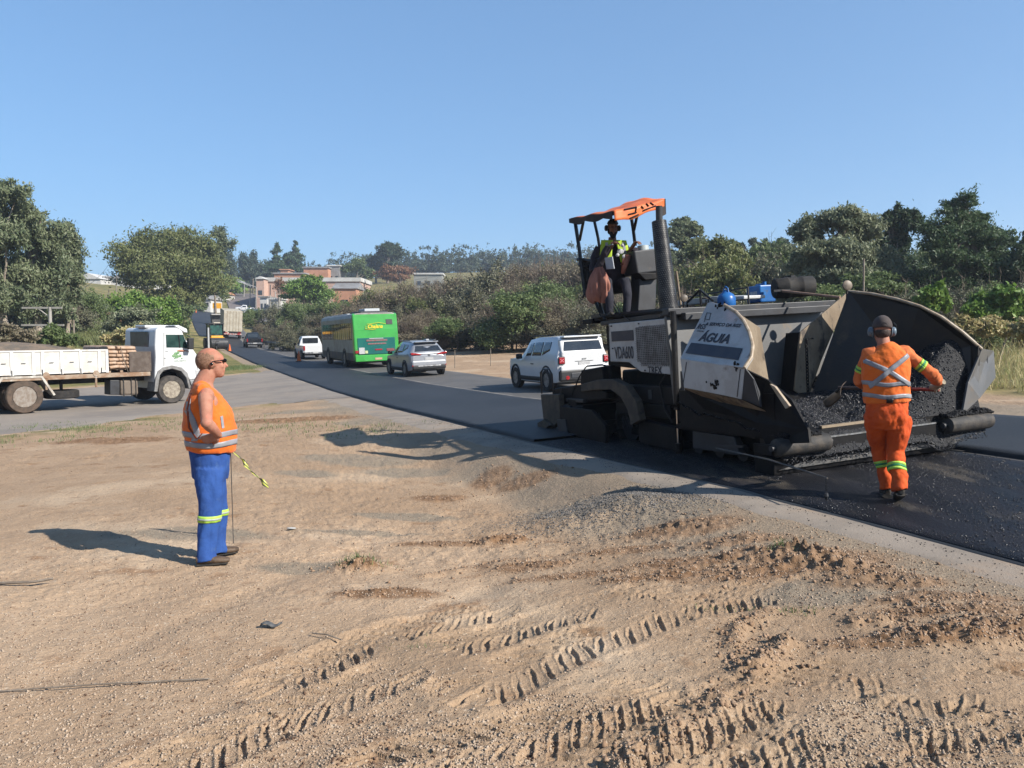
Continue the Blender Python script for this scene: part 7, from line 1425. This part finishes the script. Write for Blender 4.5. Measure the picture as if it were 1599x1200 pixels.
for px in np.arange(408, 1130, 21):      # back row reaching the top outline
    d = float(np.interp(px, [400, 500, 620, 1130], [128, 108, 90, 74])) + rs.randn()*4; v = onto(px, d); h = P(px, topy(px)+rs.randn()*5, d).z - v.z; put(int(rs.choice([0, 1, 1, 0, 2, 4] if px > 560 else [3, 2, 1, 5, 3])), px+rs.randn()*4, d, max(2.5, h)*1.02, .95, rs.rand()*6)
for px in np.arange(400, 1130, 25):      # middle row
    d = float(np.interp(px, [400, 500, 620, 1130], [115, 94, 76, 62])) + rs.randn()*3; v = onto(px, d); h = P(px, topy(px)+26+rs.randn()*9, d).z - v.z; put(int(rs.choice([0, 1, 2, 3, 5, 4])), px+rs.randn()*5, d, max(2., h)*1.02, 1.0, rs.rand()*6)
for px in np.arange(425, 1110, 24):      # front row
    d = float(np.interp(px, [400, 450, 520, 620, 1130], [112, 93, 78, 63, 49])) + rs.randn()*1.5; v = onto(px, d); yt = topy(px)+52+rs.randn()*12; h = P(px, yt, d).z - v.z; k = int(rs.choice([3, 5, 2, 0, 5, 1])); put(k, px+rs.randn()*4, d, max(1.6, h)*1.02, 1.25, rs.rand()*6)
put(3, 800, 56, 5.0, 1.2, 1.0, 'tall bright leafy shrub standing left of the white SUV'); put(4, 1118, 50, 6.2, .9, 2.0, 'pale shrub with bare fan of branches behind the paver deck')
put(2, 447, 84, 2.6, 1.1, .4, 'rounded pale bush at the end of the guard rail')
# right side wood
tree('eucalyptus_tree', 'eucalyptus crown rising behind the exhaust stack', 88, 1068, [(1064,350,20,12),(1082,362,18,12),(1050,372,16,14),(1074,384,26,16),(1060,410,26,20)], 13000, .42, LM['euc'], seed=70, r0=.25)
tree('leafy_tree', 'mid green tree with pale stems behind the paver deck', 60, 1115, [(1090,400,26,18),(1125,392,30,18),(1150,410,24,22),(1110,430,40,22),(1090,450,26,22),(1150,446,28,24)], 17000, .30, LM['olive'], seed=71, r0=.12, bark=m_pbark, kmax=26)
tree('leafy_tree', 'smaller tree left of the large leafy tree', 72, 1205, [(1190,398,26,18),(1215,390,20,16),(1180,425,30,24),(1222,420,28,24),(1200,455,40,22)], 16000, .34, LM['mid'], seed=72, r0=.15)
for i, (px, y) in enumerate([(1157, 382), (1178, 374), (1196, 378), (1222, 372)]): tree('slender_tree', ['leftmost', 'second', 'third', 'rightmost'][i] + ' slender tree tip on the skyline behind the deck', 110, px, [(px, y+8, 9, 9), (px+3, y+24, 12, 14)], 2200, .5, LM['far'], seed=73+i, r0=.12)
tree('large_leafy_tree', 'large grey green leafy tree behind the hopper wing', 44, 1300, [(1270,365,34,24),(1316,346,36,24),(1350,362,34,26),(1290,400,50,30),(1350,405,46,30),(1258,425,32,28),(1310,445,52,28),(1370,445,40,32),(1250,460,30,20)], 46000, .24, LM['grey'], seed=80, r0=.25, aspect=.4, droop=.4, sub=11, subr=.27, kmax=26)
tree('dark_tree', 'dark tree between the large leafy tree and the big conifer', 50, 1400, [(1395,345,22,20),(1415,352,24,26),(1400,385,30,30),(1420,430,34,36),(1390,470,40,26)], 22000, .27, LM['dark'], seed=82, r0=.25, sub=10)
tree('broad_conifer', 'big dark green conifer, highest tree on the right', 42, 1500, [(1506,322,26,20),(1485,342,24,20),(1528,345,28,22),(1460,358,22,24),(1500,372,48,26),(1545,385,32,26),(1470,405,40,28),(1530,420,52,30),(1480,450,50,30),(1550,455,40,28),(1500,480,70,24)], 60000, .22, LM['pine'], seed=84, r0=.3, aspect=.3, sub=11, subr=.24, kmax=24, droop=-.2)
tree('dark_tree', 'very dark tree at the right edge of the picture', 38, 1600, [(1600,395,24,22),(1590,420,28,26),(1615,440,40,34),(1590,465,36,26),(1640,400,40,40)], 22000, .24, LM['dark'], seed=86, r0=.25)
tree('green_shrub', 'bright green large leaved shrub at the right edge', 30, 1560, [(1580,465,26,16),(1550,475,26,16),(1590,485,34,16),(1530,485,24,14),(1600,500,36,16)], 13000, .20, LM['bright'], cat='bush', seed=88, r0=.05, aspect=.7)
tree('green_shrub', 'small bright shrub peeping over the hopper wing', 30, 1452, [(1448,462,16,12),(1465,475,14,14),(1440,480,18,16)], 4500, .20, LM['bright'], cat='bush', seed=89, r0=.04, aspect=.7)
tree('green_shrub', 'mid green shrub tops behind the drum', 40, 1330, [(1300,462,40,16),(1370,452,40,18),(1260,455,30,14)], 9000, .2, LM['mid'], cat='bush', seed=90, r0=.04)
tree('dry_shrub', 'dry yellowish mound of brush below the right shrubs', 25, 1540, [(1478,522,18,9),(1505,512,22,14),(1530,517,18,12),(1548,509,24,15),(1590,516,26,14),(1620,512,26,16)], 9000, .14, LM['dry'], cat='bush', seed=91, r0=.01, kmax=3, top=(1540,516))
for i, px in enumerate(np.arange(1130, 1480, 38)): put(int([3, 2, 5, 3, 4][i % 5]), px, 40 + (i % 3)*3, 2.6 + (i % 2)*.5, 1.1, i)
for i, px in enumerate(np.arange(1150, 1680, 30)):      # a wall of foliage behind the right hand trees
    d = 62 + (i % 3)*7 + rs.randn()*2; v = onto(px, d); h = P(px, float(np.interp(px, [1150, 1240, 1300, 1420, 1600], [404, 384, 372, 372, 385])) + rs.randn()*7, d).z - v.z; put(int([5, 3, 5, 2, 3][i % 5]), px, d, h*1.02, .8, i*1.7)
for i, px in enumerate(np.arange(1400, 1680, 30)): put(int([5, 3, 5][i % 3]), px, 34 + (i % 2)*4, 3.6, .9, i*2.1)
for i, px in enumerate(np.arange(-60, 125, 26)): d = 74 + (i % 2)*5; put(int([5, 3, 2][i % 3]), px, d, 5.5, .9, i*1.3)
# off to the right and left beyond the frame edges
for i, (x, y, k, h) in enumerate([(44, 42, 5, 7), (40, 30, 3, 4), (52, 55, 2, 8), (-52, 52, 3, 6), (-60, 64, 2, 8)]):
    o = copy_tree(protos[k]); o.location = (x, y, g(x, y)-.1); o.scale = (h/4.5,)*3; tag(o, plabel[k], 'shrub', GP)
# ---------------- grass
def blades(n, fn, h, seed, w=.006):
    rs = np.random.RandomState(seed); x, y = fn(rs, n); n = len(x); z = G(x, y) + relief(x, y)[0] - .01; hh = h*(.4+.9*rs.rand(n)); a = rs.rand(n)*6.28; lean = hh*(.15+.6*rs.rand(n)); b = rs.rand(n)*6.28; ww = w*(.6+rs.rand(n))
    P0 = np.stack([x, y, z], -1); wx = np.stack([np.cos(a)*ww, np.sin(a)*ww, 0*a], -1); m = P0 + np.stack([np.cos(b)*lean*.35, np.sin(b)*lean*.35, hh*.6], -1); t = P0 + np.stack([np.cos(b)*lean, np.sin(b)*lean, hh], -1)
    V = np.stack([P0-wx, P0+wx, m+wx*.7, m-wx*.7, t+wx*.15, t-wx*.15], 1).reshape(-1, 3); base = np.arange(n)*6; Fq = np.vstack([np.stack([base, base+1, base+2, base+3], -1), np.stack([base+3, base+2, base+4, base+5], -1)]); T = np.zeros((n, 4)); T[:, 0] = rs.rand(n); T[:, 1] = rs.rand(n)**2; T[:, 3] = 1
    return V, Fq, np.repeat(T, 6, 0)
def patch_fn(cx, cy, ra, rb, thr=.45, f=1.5):
    def fn(rs, n): x = cx + rs.randn(n)*ra; y = cy + rs.randn(n)*rb; k = fbm(x, y, f, 3, 41) > thr; return x[k], y[k]
    return fn
def grass(name, label, specs, mat):
    V = []; T = []; Fs = []; o = 0
    for s_ in specs:
        v, f, t = blades(*s_); V.append(v); T.append(t); Fs.append(f+o); o += len(v)
    tag(raw_mesh(name, np.vstack(V), np.vstack(Fs), mat, attr={'tint': np.vstack(T)}), label, kind='stuff')
def rightfield(rs, n):
    d = 14 + 24*rs.rand(n)**.8; px = 1440 + 300*rs.rand(n); a = (px-CX0)/F; x = a*d; y = d; s, p = sp(x, y); k = (p > 10.6 + 1.2*vnoise(x, y, .7)) & (fbm(x, y, .5, 3, 44) > .42); return x[k], y[k]
grass('dry_grass', 'dry pale grass growing on the right verge', [(26000, rightfield, .34, 51, .008), (1500, patch_fn(17.5, 27, 2.4, 3, .3), .9, 52, .010)], LM['dry'])
hg = hit(356, 577); hb = [hit(a, b) for a, b in ((200, 672), (60, 668), (320, 655), (560, 675), (430, 668), (20, 690), (150, 668))]
grass('verge_grass', 'green grass tufts along the side road edge', [(4500, patch_fn(hg[0], hg[1]+.8, .8, 1.8, .3), .11, 53, .008)] + [(700, patch_fn(hx_, hy_, .9, .5, .48, 3), .07, 60+i, .005) for i, (hx_, hy_) in enumerate(hb)] + [(160, patch_fn(*hit(565, 888), .10, .07, .2), .06, 70, .003), (70, patch_fn(*hit(1225, 872), .07, .05, .2), .05, 71, .003), (50, patch_fn(*hit(1130, 955), .1, .04, .2), .03, 72, .003), (60, patch_fn(*hit(650, 1010), .1, .05, .2), .025, 73, .002), (60, patch_fn(*hit(1245, 955), .09, .05, .2), .035, 74, .003)], LM['mid'])
def pasture(rs, n): px = 120+110*rs.rand(n); d = 62+110*rs.rand(n)**1.3; x = (px-CX0)/F*d; return x, d
grass('pasture_grass', 'long green and straw coloured grass on the left slope', [(14000, pasture, .8, 54, .05)], LM['olive'])
# ---------------- stones and soil crumbs on the dirt
def near(n):
    rs = np.random.RandomState(77); u = rs.rand(n); r = 1/(1/2.6 + u*(1/15.-1/2.6)); a = R(-38) + R(76)*rs.rand(n); x = r*np.sin(a); y = r*np.cos(a); s, p = sp(x, y); ins, dd = side_w(x, y); _, z = relief(x, y)
    keep = (p < -.25) & (~ins) & (rs.rand(n) < .10 + .6*(fbm(x, y, .9, 3, 55) > .52) + z[:, 2]*1.5 + z[:, 0]*.8); return x[keep], y[keep], z[keep], rs
x_, y_, z_, rs = near(110000); zz = GH(x_, y_)
def mk(n): return np.stack([x_, y_, zz+.001], -1)
V, T_ = grains(len(x_), mk, .0062, rs); m_st = M('pale_gravel', (.56, .44, .33), (.42, .30, .21), sc=20, rough=.95, lo=.45, hi=.55, c3=(.17, .10, .065), c3sc=14, c3lo=.56, c3hi=.6)
tag(raw_mesh('gravel', V, T_, m_st), 'small stones and crumbs scattered over the dirt', kind='stuff')
rs = np.random.RandomState(78); xs, ys = [], []
for cx, cy, ra, rb, am in _cl: n = int(110*min(1.5, ra*3)*am/.05); xs.append(cx+rs.randn(n)*ra*.8); ys.append(cy+rs.randn(n)*rb*.8)
for pts, am, wd in RIDGES:
    for (ax, ay), (bx, by) in zip(pts[:-1], pts[1:]): n = int(150*am/.05); t = rs.rand(n); xs.append(ax+(bx-ax)*t+rs.randn(n)*wd*1.4); ys.append(ay+(by-ay)*t+rs.randn(n)*wd*1.4)
xs = np.concatenate(xs); ys = np.concatenate(ys); zs = GH(xs, ys)
V, T_ = grains(len(xs), lambda n: np.stack([xs, ys, zs+.002], -1), .0125, rs); tag(raw_mesh('soil_clods', V, T_, M('brown_clods', (.33, .21, .13), (.45, .31, .21), sc=7, rough=1., bump=.004, bsc=40)), 'brown clods of loose soil on the dirt mounds', kind='stuff')
hx0, hy0 = HEAP; n = 9000; xs = hx0+rs.randn(n)*.62; ys = hy0+rs.randn(n)*.33; zs = GH(xs, ys); V, T_ = grains(n, lambda n: np.stack([xs, ys, zs+.002], -1), .008, rs); tag(raw_mesh('grey_gravel_heap', V, T_, M('grey_gravel', (.17, .16, .15), (.27, .25, .23), sc=15, rough=.9)), 'low heap of grey gravel beside the road shoulder', kind='stuff')
def lane(n):
    n = int(n*.95)
    s = -13+21*rs.rand(n)**.8; p = .0+3.5*rs.rand(n); x, y = xy(s, p); k = fbm(x*1., y*1., 1.3, 3, 58) > .36; x, y = x[k], y[k]; return np.stack([x, y, G(x, y)+.024], -1)
V, T_ = grains(60000, lane, .0068, rs); tag(raw_mesh('loose_asphalt_stones', V, T_, m_mixg), 'loose black stones on the tack coated lane before the paver', kind='stuff')
def shl(n): n = n//3; s = -10+24*rs.rand(n); p = -.12-.5*rs.rand(n)**2.2; x, y = xy(s, p); return np.stack([x, y, G(x, y)+.012], -1)
V, T_ = grains(6000, shl, .005, rs); tag(raw_mesh('shoulder_stones', V, T_, m_mix), 'dark asphalt crumbs strewn along the cement shoulder', kind='stuff')
# litter and sticks on the ground
def litter(name, px, py, fn, label, cat): x, y = hit(px, py); e = fn(); e.location = (x, y, gh(x, y)+.01); e.name = name; tag(e, label, cat)
def stick(pts, r): 
    q = MB(); q.tube(pts, r, n=6); return q.build('stick', m_bark, smooth=True)
litter('black_hose', 30, 921, lambda: stick([(-.35, -.02, .01), (-.1, .0, .015), (.1, .01, .02), (.22, .06, .03)], .010), 'short dark strip lying at the left edge of the dirt', 'strip'); 
litter('twig', 150, 1075, lambda: stick([(-.5, -.06, .0), (0, .0, .012), (.55, .09, .0)], .004), 'long thin twig at the lower left', 'twig')
litter('twig', 510, 995, lambda: stick([(-.1, .05, .0), (0, .0, .012), (.1, -.05, .0)], .004), 'small bent twig beside the dark scrap', 'twig')
def scrap():
    q = MB(); q.grid(lambda u, v: Vector(((u-.5)*.12, (v-.5)*.06, .012+.012*math.sin(u*7)+.01*math.sin(v*6))), 8, 5); return q.build('scrap', M('grey_scrap', (.08, .085, .09), (.16, .16, .16), sc=30, rough=.7), smooth='all', solid=.004)
litter('rubber_scrap', 424, 983, scrap, 'small dark rubber scrap on the dirt', 'scrap')
def wscrap():
    q = MB(); q.ell((0, 0, .008), (.05, .02, .008), n=10, m=6); return q.build('scrap', M('white_litter', (.6, .6, .58), rough=.7), smooth='all')
litter('white_litter', 455, 829, wscrap, 'small white scrap on the dirt beside the supervisor', 'litter'); litter('white_litter', 1240, 1, wscrap, 'x', 'litter') if 0 else None
# ================================================================ buildings
def house(name, label, px0, px1, pyt, pyb, d, wall, roof, depth=10, kind='flat', wins=0, yaw=0, cat='building', roof_h=.4, group=None, doors=0):
    a = P(px0, pyt, d); b = P(px1, pyt, d); w = b.x-a.x; zt = a.z; cx = (a.x+b.x)/2; zb = min(g(cx, a.y), P(px0, pyb, d).z); e = empty(name, (cx, a.y, zb), R(yaw), label, cat, group); h = zt-zb
    q = MB(); q.box((0, depth/2, h/2-.5), (w, depth, h+1)); wl = q.build('wall', wall, e); q = MB()
    if kind == 'flat': q.box((0, depth/2, h+roof_h/2), (w+.8, depth+.8, roof_h))
    elif kind == 'gable_side': q.prism([(-depth*.5-.4, 0), (depth*.5+.4, 0), (0, roof_h)], -w/2-.4, w/2+.4, ax='x', T=Matrix.Translation((0, depth/2, h)))
    else: q.prism([(-w*.5-.4, 0), (w*.5+.4, 0), (0, roof_h)], -.4, depth+.4, ax='y', T=Matrix.Translation((0, 0, h)))
    q.build('roof', roof, e)
    for i in range(wins):
        q = MB(); x = -w/2 + w*(i+.5)/wins; q.box((x, -.03, h*.55), (min(1.6, w/wins*.5), .1, min(1.3, h*.35))); wf = q.build('window', m_glz, e)
    for i in range(doors): q = MB(); q.box((w*(.3-.5*i), -.04, 1.1), (1.2, .1, 2.2)); q.build('door', m_gry, e)
    return e
mw_ = M('white_render', (.72, .72, .70), (.62, .6, .57), sc=.3, rough=.8); ms_ = M('salmon_brick', (.66, .46, .37), (.58, .38, .3), sc=.4, rough=.9, c3=(.55, .33, .25), c3sc=.15); mo_ = M('orange_brick', (.62, .32, .20), (.52, .26, .16), sc=.4, rough=.9); mg_ = M('grey_sheet_roof', (.33, .33, .33), (.25, .24, .23), sc=.5, rough=.7); mt_ = M('fibre_roof', (.42, .41, .40), (.3, .29, .28), sc=1, rough=.8); mb_ = M('shed_red', (.24, .09, .06), (.18, .07, .05), sc=1, rough=.9)
house('warehouse', 'white gabled warehouse on the grassy hilltop at left', 120, 157, 436, 446, 240, mw_, mw_, 30, 'gable_front', roof_h=1.8); house('warehouse', 'long low white warehouse right of the gabled one', 157, 203, 435, 445, 246, mw_, mt_, 30, wins=3, roof_h=.6)
house('shed', 'brown shed with a grey roof on the left slope', 134, 168, 484, 502, 104, mb_, mg_, 5, 'gable_side', wins=2, roof_h=.9)
house('brick_building', 'long salmon brick building with a white parapet above the road', 402, 562, 440, 470, 235, ms_, mw_, 18, wins=0, roof_h=1.2, doors=1)
house('white_house', 'white gabled end at the left of the long brick building', 400, 412, 436, 446, 231, ms_, mw_, 10, 'gable_front', roof_h=.8, wins=1); 
house('brick_building', 'upper orange brick building, the taller wide block', 474, 512, 419, 432, 262, mo_, mg_, 10, wins=3, roof_h=.5); house('brick_building', 'small orange brick block left of the upper building', 438, 450, 422, 434, 262, mo_, mo_, 6, roof_h=.3); house('brick_building', 'lowest link wall of orange brick between the two upper blocks', 428, 476, 428, 436, 258, mo_, mt_, 6, roof_h=.4)
house('grey_house', 'grey house at the right end of the upper brick building', 512, 530, 416, 432, 266, mg_, mw_, 8, wins=2, roof_h=.4); house('orange_house', 'small orange house with a grey roof in the bushes', 520, 556, 451, 468, 190, mo_, mg_, 9, 'gable_side', wins=1, roof_h=1.6)
house('white_house', 'little white house beneath the long brick wall', 406, 417, 465, 476, 205, mw_, mg_, 7, wins=2, roof_h=.4, doors=0); house('white_house', 'low white wall house right of the little one', 420, 438, 468, 478, 200, mw_, mw_, 5, roof_h=.3)
house('flat_roofed_house', 'flat white roofed building on the skyline right of centre', 646, 690, 429, 440, 250, M('pale_wall', (.35, .36, .34), rough=.8), mw_, 8, wins=3, roof_h=.5)
house('pale_house', 'pale house left of the hill road, lower one', 300, 328, 468, 485, 195, mw_, mt_, 8, 'gable_side', wins=3, roof_h=1.2); house('pale_house', 'pale house left of the hill road, upper one', 334, 352, 460, 468, 240, mw_, mo_, 8, 'gable_side', wins=1, roof_h=.8)
house('dark_shelter', 'dark low shelter beside the hill road', 362, 378, 466, 474, 262, m_gry, mg_, 5, roof_h=.3)
# farther hill road
def hillroad():
    pts = [(400, 505, 172), (396, 492, 198), (386, 480, 230), (374, 470, 268), (366, 462, 320), (358, 457, 370)]; L_ = []
    c = [onto(a, d) for a, b, d in pts]; q = MB(); n = 40; V = []
    for i in range(n+1):
        t = i/n*(len(c)-1); k = min(len(c)-2, int(t)); p = c[k].lerp(c[k+1], t-k); dv = (c[k+1]-c[k]).normalized(); w = Vector((dv.y, -dv.x, 0))*5.
        for s_ in (-1, -.5, 0, .5, 1): a = p + w*s_; V.append((a.x, a.y, g(a.x, a.y)+.25))
    q.add(V, [(i*5+j, i*5+j+1, (i+1)*5+j+1, (i+1)*5+j) for i in range(n) for j in range(4)]); o = q.build('hill_road', M('far_road', (.17, .15, .15), (.21, .18, .17), sc=.1, rough=.9)); tag(o, 'road climbing the far hill', kind='structure')
hillroad()
# ================================================================ air
def haze():
    q = MB(); q.box((0, 0, 45), (2700, 2700, 110)); m = bpy.data.materials.new('haze'); m.use_nodes = True; N = m.node_tree.nodes; N.remove(N['Principled BSDF']); v = N.new('ShaderNodeVolumePrincipled')
    v.inputs['Color'].default_value = (.80, .88, 1, 1); v.inputs['Density'].default_value = .0005; v.inputs['Anisotropy'].default_value = .3; m.node_tree.links.new(v.outputs[0], N['Material Output'].inputs['Volume'])
    o = q.build('haze', m); tag(o, 'thin blue haze in the distance', kind='stuff')
haze()
